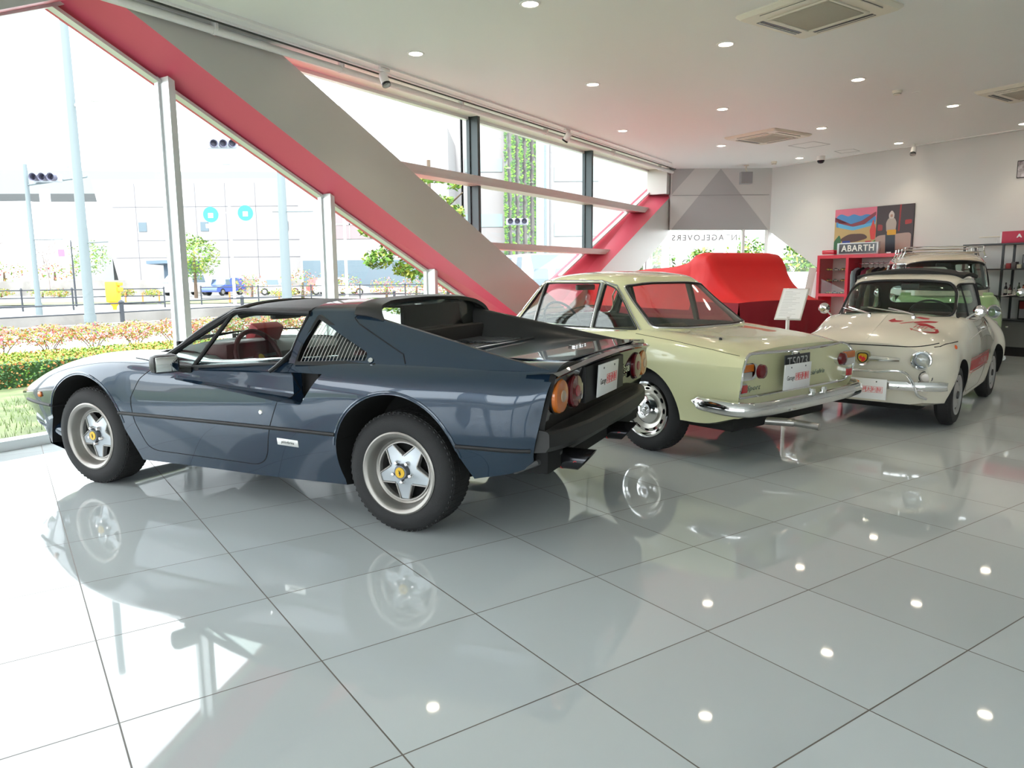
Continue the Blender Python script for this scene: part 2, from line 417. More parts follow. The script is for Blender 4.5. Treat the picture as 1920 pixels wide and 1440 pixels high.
pane(13, [(8.0, .07), (10.2, .07), (10.2, g2(10.2)-.9), (9.3, g2(9.3)-.9)]); pane(14, [(10.2, .07), (11.9, .07), (11.9, g2(11.9)-.82), (10.2, g2(10.2)-.9)])
pane(15, [(11.9, .07), (13.4, .07), (13.4, 2.6), (11.9, g2(11.9)-.82)])

# end wall: window below, painted shapes above
EY = 15.5
def EW(x, off, z): return Vector((x, EY-off, z))
bm = bmesh.new(); prism(bm, [(3.26, 2.19), (5.32, 2.17), (5.32, 3.4), (3.26, 3.4)], lambda a, b: EW(a, -.15, b), lambda a, b: EW(a, 0, b))
ew = struct('wall_end', bm, M_lg, smooth=False)
# painted geometric fields, thin panels fixed on the wall
bm = bmesh.new(); prism(bm, [(3.29, 2.195), (5.27, 2.175), (4.27, 3.395)], lambda a, b: EW(a, 0, b), lambda a, b: EW(a, .006, b))
prism(bm, [(3.29, 2.90), (3.29, 3.395), (3.74, 3.395)], lambda a, b: EW(a, 0, b), lambda a, b: EW(a, .006, b)); tt = obj('painted_triangle', bm, M_mg, ew, smooth=False)
bm = bmesh.new(); prism(bm, [(3.3, 2.868), (5.27, 2.868), (5.27, 2.875), (3.3, 2.875)], lambda a, b: EW(a, 0, b), lambda a, b: EW(a, .0075, b)); obj('panel_joint', bm, mat('dark joint', (.2, .2, .2), .8), ew, smooth=False)  # groove drawn as a thin dark grey strip
pane(20, [(2.6, .07), (5.3, .07), (5.3, 2.19), (3.2, 2.19), (2.6, 1.5)], EW, -.05)
bm = bmesh.new(); prism(bm, [(2.6, 0), (5.3, 0), (5.3, .08), (2.6, .08)], lambda a, b: EW(a, -.1, b), lambda a, b: EW(a, .03, b)); struct('trim_26', bm, M_alu, smooth=False)
bm = bmesh.new(); prism(bm, [(4.75, .08), (4.80, .08), (4.80, 2.18), (4.75, 2.18)], lambda a, b: EW(a, -.08, b), lambda a, b: EW(a, .02, b)); struct('trim_27', bm, M_white, smooth=False)
# window lettering, seen from behind
bm = text_bm('VINTAGELOVERS', .165, .001, 1.28); xf(bm, Matrix(((-1.0, 0, 0, 4.08), (0, 0, -1, EY+.04), (0, 1, 0, 2.02), (0, 0, 0, 1))))
tag(obj('window_lettering', bm, mat('frosted grey lettering', (.35, .38, .38), .6), smooth=False), 'grey reversed letters reading VINTAGELOVERS on the end window glass', 'lettering')

# shop wall on the right with a sloping cut over its corner window
bm = bmesh.new(); slab(bm, [(0, 2.17), (1.9, .92), (1.9, 0), (13, 0), (13, 3.4), (0, 3.4)], RW, -.15, 0); struct('wall_right', bm, M_wall, smooth=False)
pane(21, [(0, .07), (1.9, .07), (1.9, .9), (0, 2.17)], RW, -.08)
bm = bmesh.new(); slab(bm, [(0, 0), (1.9, 0), (1.9, .08), (0, .08)], RW, -.12, .02); slab(bm, [(-.05, 0), (.03, 0), (.03, 2.2), (-.05, 2.2)], RW, -.1, .02); struct('trim_28', bm, M_white, smooth=False)
bm = bmesh.new(); slab(bm, [(1.9, 0), (13, 0), (13, .07), (1.9, .07)], RW, 0, .012); struct('baseboard_right', bm, mat('grey skirting', (.25, .25, .24), .5), smooth=False)
# unseen walls that close the showroom: plain wall on the far right, glazed front behind the camera
def seg(P, Q): 
    d = (Q-P).normalized(); n = Vector((-d.y, d.x, 0)); return (lambda a, off, z: P+d*a+n*off+Vector((0, 0, z))), (Q-P).length
fr, ln = seg(D1, E1); bm = bmesh.new(); slab(bm, [(0, 0), (ln, 0), (ln, 3.4), (0, 3.4)], fr, -.15, 0); struct('wall_back', bm, M_wall, smooth=False)
fr, ln = seg(E1, A0)
bm = bmesh.new()
slab(bm, [(0, 0), (ln, 0), (ln, .45), (0, .45)], fr, -.15, 0); slab(bm, [(0, 2.9), (ln, 2.9), (ln, 3.4), (0, 3.4)], fr, -.15, 0)
for k in range(6): a = k*(ln-.25)/5; slab(bm, [(a, .45), (a+.25, .45), (a+.25, 2.9), (a, 2.9)], fr, -.15, 0)
struct('wall_front', bm, M_wall, smooth=False)
pane(30, [(0, .45), (ln, .45), (ln, 2.9), (0, 2.9)], fr, -.08)
# ---------------------------------------------------------------- ceiling fittings
M_lamp = mat('warm lamp disc', (.9, .85, .75), .4, emit=(1, .87, .68), es=6.0); M_trimw = mat('white plastic', (.82, .81, .78), .4); M_cream = mat('aged cream plastic', (.74, .69, .58), .45)
M_blk = mat('black plastic', (.012, .012, .013), .4); M_chrome = mat('chrome', (.82, .82, .82), .07, metal=1.)
DL = [(-.90, 7.54, 'above the window end of the dark blue coupe'), (.94, 8.76, 'above the pale green coupe tail'), (2.03, 7.33, 'beside the large air conditioner grille'),
      (1.68, 11.47, 'third along the row nearest the window'), (2.77, 10.07, 'between the two nearer air conditioners'), (3.88, 8.65, 'left of the smoke detector'),
      (3.53, 12.83, 'left of the middle air conditioner, far row'), (4.61, 11.40, 'right of the middle air conditioner'), (5.73, 10.0, 'right of the smoke detector'),
      (6.44, 12.73, 'left of the shop wall spotlight'), (5.37, 14.22, 'nearest the dome camera'), (7.47, 11.2, 'at the right edge by the shop wall'), (5.0, 7.3, 'beyond the right edge, over the open floor'),
      (.17, 6.25, 'over the camera side of the dark blue coupe'), (3.1, 5.9, 'overhead near the viewer'), (1.2, 4.7, 'overhead left of the viewer'), (4.2, 4.6, 'overhead right of the viewer'), (6.9, 8.6, 'over the right aisle'), (6.1, 5.9, 'over the near right aisle')]
base = None
for i, (x, y, lab) in enumerate(DL):
    lb = 'round recessed ceiling downlight with white rim, '+lab
    if base is None:
        t = thing('downlight', lb, 'downlight', (x, y, H), 0, 'recessed downlights'); base = t
        bm = bmesh.new(); lathe(bm, [(.062, -.002), (.066, -.008), (.082, -.006), (.086, 0)], 32); obj('rim', bm, M_trimw, t)
        bm = bmesh.new(); lathe(bm, [(0, -.004), (.063, -.004)], 28); obj('lamp_disc', bm, M_lamp, t)
    else: t = dup(base, (x, y, H), label=lb)
    ld = bpy.data.lights.new('downlight_beam', 'SPOT'); ld.energy = 6; ld.color = (1, .86, .68); ld.spot_size = math.radians(105); ld.spot_blend = .8; ld.shadow_soft_size = .05
    lo = bpy.data.objects.new('downlight_beam', ld); COL.objects.link(lo); lo.location = (x, y, H-.02)
# ceiling cassettes
def cassette(x, y, label):
    t = thing('air_conditioner', label, 'air conditioner', (x, y, H), math.radians(34.5), 'ceiling cassette air conditioners'); s = .475
    bm = bmesh.new(); p = rounded([(-s, -s), (s, -s), (s, s), (-s, s)], .05); q = rounded([(-s+.03, -s+.03), (s-.03, -s+.03), (s-.03, s-.03), (-s+.03, s-.03)], .04)
    prism(bm, p, lambda a, b: (a, b, 0), lambda a, b: (a, b, -.012))
    A = [bm.verts.new((a, b, -.012)) for a, b in p]; B = [bm.verts.new((a, b, -.035)) for a, b in q]
    for i in range(len(A)): bm.faces.new((A[i], A[(i+1) % len(A)], B[(i+1) % len(A)], B[i]))
    bm.faces.new(B); bmesh.ops.recalc_face_normals(bm, faces=bm.faces[:]); obj('panel', bm, M_cream, t, smooth=False)
    bm = bmesh.new(); g = .25; box(bm, -g, g, -g, g, -.045, -.035, bev=.004)
    obj('grille', bm, mat('grille mesh', (.50, .47, .38), .7, bump=(900, .6)), t)
    bm = bmesh.new()
    for k in range(4): box(bm, -g-.03, g+.03, -g-.035, -g-.012, -.047, -.034, RZ(k*PI/2), bev=.004)
    obj('grille_frame', bm, M_cream, t)
    for k in range(4):
        bm = bmesh.new(); box(bm, -.27, .27, -.40, -.335, -.037, -.033, RZ(k*PI/2)); so = obj('air_slot', bm, M_blk, t, smooth=False)
        bm = bmesh.new()
        if k in (0, 3): box(bm, -.27, .27, -.395, -.345, -.045, -.037, RZ(k*PI/2))
        else: box(bm, -.27, .27, -.372, -.366, -.041, -.037, RZ(k*PI/2))
        obj('louvre_blade', bm, M_cream, so, smooth=False)
cassette(2.545, 6.475, 'cream square ceiling air conditioner at the top edge of the photo, the largest in view')
cassette(4.02, 12.0, 'cream square ceiling air conditioner over the red covered car, the smallest in view')
cassette(6.2, 9.15, 'cream square ceiling air conditioner cut off by the right edge of the photo')
# roller blind housing and track along the facade
t = thing('roller_blind', 'long white tube of a raised roller blind hung along the ceiling over the windows', 'blind', W(3, .47, H))
rl = Matrix.Translation(-W(3, .47, H))
bm = bmesh.new(); tube(bm, [W(-6.5, .47, 3.335), W(12.2, .47, 3.335)], .034, 14); o = obj('tube', bm, M_trimw, t); o.matrix_parent_inverse = rl
for u in (-1.5, 1.5, 2.95, 4.95, 7.0, 9.3, 11.4):
    bm = bmesh.new(); tube(bm, [W(u, .47, 3.335), W(u+.025, .47, 3.335)], .039, 14)
    slab(bm, [(u, 3.335), (u+.025, 3.335), (u+.025, 3.4), (u, 3.4)], W, .45, .52); o = obj('bracket', bm, M_trimw, t); o.matrix_parent_inverse = rl
bm = bmesh.new(); slab(bm, [(-6.5, 3.385), (12.2, 3.385), (12.2, 3.4), (-6.5, 3.4)], W, .515, .535); struct('trim_30', bm, mat('blind slot', (.06, .06, .05), .6), smooth=False)
bm = bmesh.new(); slab(bm, [(-6.5, 3.385), (12.0, 3.385), (12.0, 3.4), (-6.5, 3.4)], W, .56, .59); struct('trim_31', bm, M_trimw, smooth=False)
bm = bmesh.new(); slab(bm, [(-6.0, 3.378), (11.3, 3.378), (11.3, 3.4), (-6.0, 3.4)], W, .73, .77)
tag(obj('track_rail', bm, M_trimw, smooth=False), 'white lighting track along the ceiling beside the blind', 'lighting track')
bm = bmesh.new(); slab(bm, [(.6, 3.385), (9, 3.385), (9, 3.4), (.6, 3.4)], RW, .12, .15); tag(obj('track_rail', bm, M_trimw, smooth=False), 'thin white lighting track along the shop wall ceiling edge', 'lighting track')
def spotlight(P, aim, label, dark=False):
    t = thing('spotlight', label, 'spotlight', P); P = Vector(P)
    bm = bmesh.new(); box(bm, -.07, .07, -.018, .018, -.03, 0, RZ(math.radians(57)), bev=.004); box(bm, -.012, .012, -.012, .012, -.09, -.03); obj('track_adapter', bm, M_trimw, t)
    d = Vector(aim).normalized(); u, v = frame_of(d); c = Vector((0, 0, -.11)); M = basis(c-d*.05, u, v, d) if False else Matrix(((u.x, v.x, d.x, c.x-d.x*.06), (u.y, v.y, d.y, c.y-d.y*.06), (u.z, v.z, d.z, c.z-d.z*.06), (0, 0, 0, 1)))
    bm = bmesh.new(); lathe(bm, [(0, -.02), (.03, -.015), (.042, 0), (.045, .05), (.045, .13), (.041, .13), (.039, .09)], 24, M); obj('head', bm, M_trimw, t)
    bm = bmesh.new(); lathe(bm, [(.039, .13), (.0465, .13), (.0465, .108), (.0455, .106)], 24, M); obj('front_ring', bm, M_blk, t)
    bm = bmesh.new(); lathe(bm, [(0, .095), (.04, .1)], 20, M); obj('lens', bm, mat('spot lens', (.55, .55, .5), .15, metal=.4), t)
spotlight(W(3.3, .75, 3.377), (.35, -.25, -.9), 'white track spotlight with black ring, nearest the viewer by the big brace')
spotlight(W(7.18, .75, 3.377), (-.5, .3, -.75), 'white track spotlight further along, above the window mullion')
spotlight(RW(3.1, .3, 3.39), (-.35, -.4, -.85), 'white spotlight on the shop wall track at the right, black rim')
# detectors, dome camera, speaker, hatches
def puck(name, x, y, r, h, label, cat, m=M_cream, inner=True):
    t = thing(name, label, cat, (x, y, H)); bm = bmesh.new(); lathe(bm, [(r, 0), (r, -h*.35), (r*.8, -h*.6), (r*.75, -h*.95), (0, -h)], 28); obj('housing', bm, m, t)
    if inner:
        bm = bmesh.new(); lathe(bm, [(r*.78, -h*.62), (r*.79, -h*.8)], 28); obj('sensor_band', bm, M_blk, t)
puck('smoke_detector', 4.59, 9.18, .055, .05, 'round cream smoke detector on the ceiling beside the flat sensor', 'smoke detector')
puck('ceiling_sensor', 4.86, 9.28, .045, .012, 'small flat white ceiling sensor right of the smoke detector', 'sensor', M_trimw)
puck('smoke_detector', 5.05, 14.65, .055, .06, 'small round smoke detector left of the dome camera', 'smoke detector')
t = thing('dome_camera', 'ceiling security camera with white base and dark dome', 'security camera', (5.7, 14.05, H))
bm = bmesh.new(); lathe(bm, [(.075, 0), (.075, -.06), (.068, -.075)], 28); obj('camera_base', bm, M_trimw, t)
bm = bmesh.new(); lathe(bm, [(.066, -.07), (.06, -.10), (.04, -.125), (0, -.135)], 28); obj('dome', bm, mat('smoked dome', (.02, .02, .03), .08), t)
t = thing('loudspeaker', 'small grey box loudspeaker hung from the ceiling before the painted end wall', 'loudspeaker', (4.66, 15.1, H))
bm = bmesh.new(); tube(bm, [(0, 0, 0), (0, 0, -.13)], .012); lathe(bm, [(.05, 0), (.05, -.015), (.02, -.02)], 16); tube(bm, [(-.03, 0, -.05), (.0, -.02, -.1), (.03, 0, -.13)], .008); obj('mount', bm, M_cream, t)
bm = bmesh.new(); box(bm, -.115, .115, -.07, .07, -.36, -.13, bev=.008); obj('cabinet', bm, mat('grey speaker', (.33, .33, .33), .6), t)
bm = bmesh.new(); box(bm, -.10, .10, -.075, -.068, -.345, -.145); obj('grille', bm, mat('speaker cloth', (.28, .28, .29), .8), t, smooth=False)
for n, (cx, cy, s, ln) in enumerate(((5.0, 12.84, .235, 0), (5.93, 13.5, .16, 0))):
    bm = bmesh.new(); M = T(cx, cy, H) @ RZ(math.radians(34.5+12*n))
    for k in range(4): box(bm, -s, s, -s-.004, -s+.004, -.004, 0, M @ RZ(k*PI/2))
    struct('trim_%d' % (40+n), bm, mat('hatch joint', (.45, .45, .44), .6), smooth=False)
# ---------------------------------------------------------------- shared car-building helpers (all car parts are in car axes: x forward, y left, z up, origin on the floor at the rear axle)
M_tyre = mat('tyre rubber', (.018, .018, .019), .75, bump=(220, .15)); M_well = mat('wheel well black', (.008, .008, .008), .9); M_rub = mat('black rubber', (.012, .012, .013), .55)
M_steel = mat('brushed alloy', (.40, .385, .365), .36, metal=.85); M_seam = mat('panel gap', (.004, .004, .005), .8)
CARGLASS = glassmat('car glass', (.86, .93, .90), 1.0); CARGLASS2 = glassmat('clear car glass', (.90, .94, .92), 1.25); M_darkint = mat('dark interior', (.02, .018, .018), .7)
M_plate = mat('white plate', (.80, .80, .79), .35); M_redp = mat('red print', (.75, .03, .04), .5); M_ink = mat('black ink', (.02, .02, .02), .6)
M_lensr = mat('red lens', (.11, .004, .008), .12, coat=.6); M_lenso = mat('orange lens', (.50, .125, .012), .12, coat=.6); M_lensc = mat('clear lens', (.75, .76, .74), .08, coat=.8, metal=.2)
def cyl_y(bm, cx, cz, r, y0, y1, seg=56, mi=0):
    prism(bm, [(cx+r*math.cos(2*PI*k/seg), cz+r*math.sin(2*PI*k/seg)) for k in range(seg)], lambda a, b: (a, y0, b), lambda a, b: (a, y1, b), mi)
def prism_y(poly, y0, y1, m=None):
    bm = bmesh.new(); prism(bm, poly, lambda a, b: (a, y0, b), lambda a, b: (a, y1, b)); return mesh_of(bm, [m or M_well])
def prism_x(poly, x0, x1, m=None):
    bm = bmesh.new(); prism(bm, poly, lambda a, b: (x0, a, b), lambda a, b: (x1, a, b)); return mesh_of(bm, [m or M_well])
def prism_z(poly, z0, z1, m=None):
    bm = bmesh.new(); prism(bm, poly, lambda a, b: (a, b, z0), lambda a, b: (a, b, z1)); return mesh_of(bm, [m or M_well])
def side_pts(tree, poly, sgn=1, off=.002, y=1.5):
    return cast(tree, [(a, sgn*y, b) for a, b in poly], (0, -sgn, 0), off)
def line_on(tree, poly, m, r, parent, name, sgn=1, closed=False, step=.03, off=0., mirror=False, seg=6):
    bm = bmesh.new()
    for s in ((1, -1) if mirror else (sgn,)):
        p = side_pts(tree, densify(poly, step, closed), s, off)
        if len(p) > 1: tube(bm, p, r, seg, closed)
    return obj(name, bm, m, parent)
def wheel(parent, x, y, R, wid, rimR, style, hub=None, tread=True, label=None):
    """wheel thing-part at y (outer face of tyre), facing sign(y)"""
    s = 1 if y > 0 else -1
    w = bpy.data.objects.new('wheel', None); COL.objects.link(w); w.parent = parent; w.location = (x, y, R); w.empty_display_size = .1
    w.rotation_euler = (-PI/2, 0, 0) if s > 0 else (PI/2, 0, 0)       # local +Z points outward, local X forward
    bm = bmesh.new(); W_ = wid
    prof = [(rimR+.004, -.02), (rimR+.012, -.006), (rimR+(R-rimR)*.35, .0), (rimR+(R-rimR)*.72, -.006), (R-.016, -.020), (R-.003, -.034), (R, -.05), (R, -W_+.05), (R-.003, -W_+.034), (R-.016, -W_+.02), (rimR+(R-rimR)*.5, -W_), (rimR, -W_+.02), (rimR-.01, -W_+.05), (rimR-.01, -.05), (rimR+.004, -.02)]
    lathe(bm, prof, 72)
    o = obj('tyre', bm, M_tyre, w, angle=40)
    if tread:
        bm = bmesh.new(); n = 60
        for k in range(n):
            M = RZ(2*PI*k/n); 
            for (a, b, sk) in ((-.036, -W_*.32, .35), (-W_*.38, -W_*.62, -.35), (-W_*.68, -W_+.036, .35)):
                box(bm, R-.004, R+.0008, -.010, .010, b, a, M @ Matrix.Shear('XY', 4, (0, 0)) )
            box(bm, R-.022, R-.004, -.006, .006, -.042, -.026, M)
        obj('tread_blocks', bm, M_tyre, w, smooth=False)['kind'] = 'stuff'
    style(w, rimR, wid)
    if label: w['label'] = label
    return w
def copy_wheel(src, parent, x, y, R):
    w = src.copy(); COL.objects.link(w); w.parent = parent; w.location = (x, y, R); w.rotation_euler = (-PI/2, 0, 0) if y > 0 else (PI/2, 0, 0)
    for ch in src.children:
        c = ch.copy(); COL.objects.link(c); c.parent = w
    return w
def plate(parent, M, wd=.33, ht=.165, car=None, label='white dealer plate with black and red lettering', part=True):
    bm = bmesh.new(); box(bm, -wd/2, wd/2, -ht/2, ht/2, -.004, .004, M, bev=.0015); p = obj('licence_plate', bm, M_plate, parent, label=label)
    bm = text_bm('Garage', .043, .0006, .95, sx=.82); obj('word', xf(bm, M @ T(-.088, -.008, .0048)), M_ink, p, smooth=False)
    bm = bmesh.new()
    for k in range(4):
        x0, x1 = -.028+k*.0425, -.028+k*.0425+.0405
        for (a, b, c, d) in ((x0, x1, -.028, -.026), (x0, x1, .019, .021), (x0, x0+.002, -.028, .021), (x1-.002, x1, -.028, .021)): box(bm, a, b, c, d, .004, .0052, M)
    obj('red_frame', bm, M_redp, p, smooth=False)
    try:
        bm = text_bm('伊太利屋', .038, .0006, 1.12); obj('characters', xf(bm, M @ T(.055, -.005, .0048)), M_redp, p, smooth=False)
    except Exception: pass
    bm = bmesh.new()
    for s in (-.09, .09): lathe(bm, [(.006, .004), (.005, .007), (0, .008)], 12, M @ T(s, ht/2-.022, 0))
    obj('bolts', bm, mat('bolt', (.15, .15, .15), .4, metal=.8), p)
    return p
def ellipse(cx, cy, a, b, n=32): return [(cx+a*math.cos(2*PI*k/n), cy+b*math.sin(2*PI*k/n)) for k in range(n)]
def seat(parent, x, y, z, m, w=.5, back=.62, tilt=.25, d=.5):
    s = bpy.data.objects.new('seat', None); COL.objects.link(s); s.parent = parent; s.location = (x, y, z)
    bm = bmesh.new(); box(bm, -d/2, d/2, -w/2, w/2, 0, .14, bev=.04); obj('cushion', bm, m, s)
    bm = bmesh.new(); box(bm, -.06, .06, -w/2+.02, w/2-.02, 0, back, T(-d/2+.03, 0, .08) @ RY(-tilt), bev=.045); obj('backrest', bm, m, s)
    return s
def steering(parent, c, tilt, R, m, spokes=3, r=.012):
    s = bpy.data.objects.new('steering_wheel', None); COL.objects.link(s); s.parent = parent; s.location = c; s.rotation_euler = (0, -PI/2+tilt, 0)
    bm = bmesh.new(); tube(bm, [(R*math.cos(2*PI*k/40), R*math.sin(2*PI*k/40), 0) for k in range(40)], r, 8, closed=True); obj('wheel_rim', bm, m, s)
    bm = bmesh.new(); lathe(bm, [(0, .02), (.03, .018), (.04, 0), (.03, -.02), (.02, -.15)], 20)
    for k in range(spokes):
        a = {3: (PI/2, -PI/2, PI), 2: (PI/2+.5, -PI/2-.5)}[spokes][k]; tube(bm, [(0, 0, 0), (R*math.cos(a), R*math.sin(a), 0)], .008, 6)
    obj('hub', bm, m if spokes == 3 else M_darkint, s); return s
# ---------------------------------------------------------------- dark blue mid-engined coupe
def ferrari():
    root = thing('sports_coupe', 'dark blue wedge-shaped sports coupe with black roof panel, five-spoke alloy wheels and side scoops', 'car', (-.21875, 4.30116, 0), math.radians(155.2))
    P = mat('deep blue metallic paint', (.012, .031, .060), .22, metal=.35, coat=1.0, coat_rough=.02); WB = 2.26
    R = .303
    #      bottom        sill           strip          mid            upper          shoulder      inner        centre
    ctrl = [
     [(2.80, .50, .24), (2.90, .62, .27), (3.13, .655, .47), (3.165, .64, .515), (3.17, .61, .532), (3.17, .54, .542), (3.20, .28, .548), (3.21, 0, .55)],
     [(2.74, .60, .20), (2.80, .72, .225), (2.92, .745, .475), (2.94, .745, .54), (2.94, .715, .585), (2.94, .63, .622), (2.95, .38, .615), (2.95, 0, .615)],
     [(2.55, .62, .17), (2.55, .79, .19), (2.55, .835, .475), (2.55, .838, .60), (2.55, .81, .69), (2.55, .70, .742), (2.55, .38, .71), (2.55, 0, .71)],
     [(2.26, .62, .16), (2.26, .80, .19), (2.26, .855, .475), (2.26, .862, .62), (2.26, .83, .74), (2.26, .70, .80), (2.26, .38, .755), (2.26, 0, .755)],
     [(1.95, .62, .16), (1.95, .795, .19), (1.95, .852, .475), (1.95, .855, .63), (1.95, .832, .755), (1.95, .70, .825), (1.95, .40, .80), (1.95, 0, .80)],
     [(1.68, .62, .16), (1.68, .79, .19), (1.68, .848, .475), (1.68, .85, .63), (1.68, .833, .735), (1.68, .775, .800), (1.72, .45, .845), (1.78, 0, .862)],
     [(1.35, .62, .16), (1.35, .785, .19), (1.35, .848, .475), (1.35, .85, .63), (1.35, .838, .72), (1.35, .800, .775), (1.35, .50, .80), (1.35, 0, .81)],
     [(.80, .62, .16), (.80, .785, .19), (.80, .852, .475), (.80, .857, .63), (.80, .842, .735), (.80, .785, .808), (.80, .50, .82), (.80, 0, .82)],
     [(.35, .62, .17), (.35, .79, .20), (.35, .862, .475), (.35, .872, .63), (.35, .855, .757), (.35, .780, .832), (.35, .50, .855), (.35, 0, .86)],
     [(0, .62, .17), (0, .79, .20), (0, .87, .475), (0, .882, .63), (0, .862, .765), (0, .780, .836), (0, .50, .862), (0, 0, .868)],
     [(-.40, .62, .28), (-.40, .79, .31), (-.40, .855, .475), (-.40, .87, .63), (-.40, .852, .77), (-.40, .775, .836), (-.40, .50, .858), (-.40, 0, .864)],
     [(-.62, .58, .34), (-.66, .775, .38), (-.68, .825, .475), (-.70, .838, .62), (-.72, .825, .76), (-.72, .76, .836), (-.72, .45, .856), (-.73, 0, .864)],
     [(-.64, .58, .36), (-.70, .765, .40), (-.72, .81, .475), (-.755, .815, .62), (-.79, .805, .765), (-.81, .755, .838), (-.825, .45, .858), (-.835, 0, .866)],
    ]
    Hh = surf(ctrl, [5, 8, 10, 10, 8, 8, 12, 10, 9, 9, 8, 5], [3, 9, 5, 5, 5, 8, 8], ck=(1,))
    G = mat('gloss black panel', (.008, .008, .009), .08, coat=.5); body = mesh_of(solid_body(Hh, (0, 1)), [P, G])
    # cut-outs
    cuts = []
    for s in (1, -1):
        for cx, r, y0 in ((WB, .345, .50), (0, .358, .48)):
            bm = bmesh.new(); cyl_y(bm, cx, .345, r, s*y0, s*1.2, 64); cuts.append(mesh_of(bm, [M_well]))
        cuts.append(prism_y([(2.0, .47), (2.1, .10), (1.80, .10), (1.945, .45)], s*.50, s*1.2)); cuts.append(prism_y([(2.52, .47), (2.4, .10), (2.80, .10), (2.565, .45)], s*.50, s*1.2))
        cuts.append(prism_y([(-.3, .47), (-.2, .10), (-.50, .10), (-.345, .45)], s*.48, s*1.2)); cuts.append(prism_y([(.3, .47), (.2, .10), (.335, .10), (.345, .45)], s*.48, s*1.2))
    cuts.append(prism_y([(.52, .38), (1.62, .38), (1.76, .60), (1.70, 1.2), (.50, 1.2)], -.70, .70, M_darkint))       # cabin
    body = boolean(body, cuts)
    # side scoops: a wedge that deepens toward the rear
    sc = []
    for s in (1, -1):
        bm = bmesh.new(); poly_r = rounded([(.425, .785), (.53, .615), (.70, .615), (.66, .785)], .03, 4)
        # loft from rear (deep) to front (fading out of the skin)
        secs = []
        for x, z0, z1, d in ((.43, .0, .0, .095), (.70, 0, 0, .085), (.95, 0, 0, .060), (1.25, 0, 0, .026), (1.56, 0, 0, -.012)):
            pass
        def zt(x): return .786-.03*max(0, x-.9)
        def zb(x): return .612+.09*max(0, (x-.7)/.85)
        xs = [.56, .655, .70, .85, 1.0, 1.15, 1.3, 1.45, 1.6]
        rows = []
        for x in xs:
            dep = .135*(1-(x-.56)/1.04)**.75-.004; dep = dep+(.09 if x < .67 else 0); yi = .862-dep; a, b = zb(x), zt(x); sl = 0 if x > .6 else 1
            n = 10; row = []
            for k in range(n+1):
                t = k/n; zz = a+(b-a)*t; bulge = (1-(2*t-1)**14); xx = x-(.135*(t) if x < .57 else 0)
                row.append((xx, s*(1.0-(1.0-yi)*min(1, .0+bulge*1.0)) , zz))
            rows.append(row)
        V = [[bm.verts.new(p) for p in r] for r in rows]
        for i in range(len(V)-1):
            for k in range(len(V[0])-1): bm.faces.new((V[i][k], V[i][k+1], V[i+1][k+1], V[i+1][k]))
        for i in range(len(V)-1): bm.faces.new((V[i][-1], V[i][0], V[i+1][0], V[i+1][-1]))
        bm.faces.new(V[0]); bm.faces.new(V[-1][::-1]); bmesh.ops.recalc_face_normals(bm, faces=bm.faces[:]); sc.append(mesh_of(bm, [P]))
    body = boolean(body, sc)
    bt = bvh(body)
    # doors as separate pieces with a true gap
    dp = rounded([(1.60, .90), (1.63, .77), (1.75, .69), (1.83, .57), (1.82, .44), (1.76, .285), (1.70, .262), (.93, .252), (.865, .28), (.83, .33), (.78, .48), (.71, .625), (.665, .69), (.66, .80), (.66, .90)], .03, 3)
    dpi = np.array(dp); cen = dpi.mean(0)
    small = [tuple(np.array(p)+(cen-np.array(p))/np.linalg.norm(cen-np.array(p))*.0035) for p in dp]
    doors = []
    for s in (1, -1):
        d = boolean(body, [prism_y(small, s*.58, s*1.1, P)], 'INTERSECT'); doors.append(d)
    body = boolean(body, [prism_y(dp, s*.58, s*1.1, M_seam) for s in (1, -1)])
    bo = obj('body', body, None, root)
    for s, d in zip((1, -1), doors):
        do = obj('door', d, None, root)
        bm = bmesh.new(); yy = .862*s; lathe(bm, [(0, .006), (.011, .005), (.014, 0)], 20, Matrix.Translation(side_pts(bt, [(.83, .56)], s, 0)[0]) @ RX(-s*PI/2)); obj('door_lock', bm, M_chrome, do)
    for s in (1, -1): bm = bmesh.new(); tube(bm, side_pts(bt, densify([p for p in dp if p[1] < .80], .03, False), s, -.001), .0028, 6); obj('door_seam', bm, M_seam, bo)
    # black styling strip
    for s in (1, -1):
        for a, b in ((2.56, 3.0), (.345, 1.94), (-.74, -.345)):
            bm = bmesh.new(); pts = side_pts(bt, [(a+(b-a)*k/24, .478) for k in range(25)], s, .0)
            tube(bm, pts, .011, 8); obj('side_strip', bm, M_rub, bo)
    # arch lips
    for cx, r in ((WB, .345), (0, .358)):
        for s in (1, -1):
            bm = bmesh.new(); pts = side_pts(bt, [(cx+(r+.012)*math.cos(a), .345+(r+.012)*math.sin(a)) for a in [math.radians(12+156*k/30) for k in range(31)]], s, -.002)
            tube(bm, pts, .007, 8); obj('arch_lip', bm, P, bo)
    # ---- upper structure
    def sy(z): return .765-.78*(z-.83)
    def bez(a, b, n, bul=0): return [tuple(np.array(a)*(1-k/n)+np.array(b)*k/n+np.array([0, bul, bul*.6])*math.sin(PI*k/n)) for k in range(n+1)]
    crest = hspline([(.695, .585, 1.062), (.39, .575, 1.080), (.18, .606, 1.036), (-.024, .637, .994), (-.23, .671, .951), (-.50, .718, .892), (-.775, .752, .842)], 8)
    base = hspline([(.695, .782, .812), (.39, .785, .822), (.18, .786, .826), (-.024, .786, .828), (-.23, .784, .830), (-.50, .778, .832), (-.78, .758, .834)], 8)
    # forward edge of the sail leans with the door glass
    fx = lambda t: .695+.02*math.sin(PI*t)-.02*t
    sail = []
    for i in range(len(crest)):
        row = [np.array(p) for p in bez(base[i], crest[i], 12, .012*max(0, (crest[i][2]-base[i][2])/.26))]
        sail.append(row)
    sail = np.array(sail)
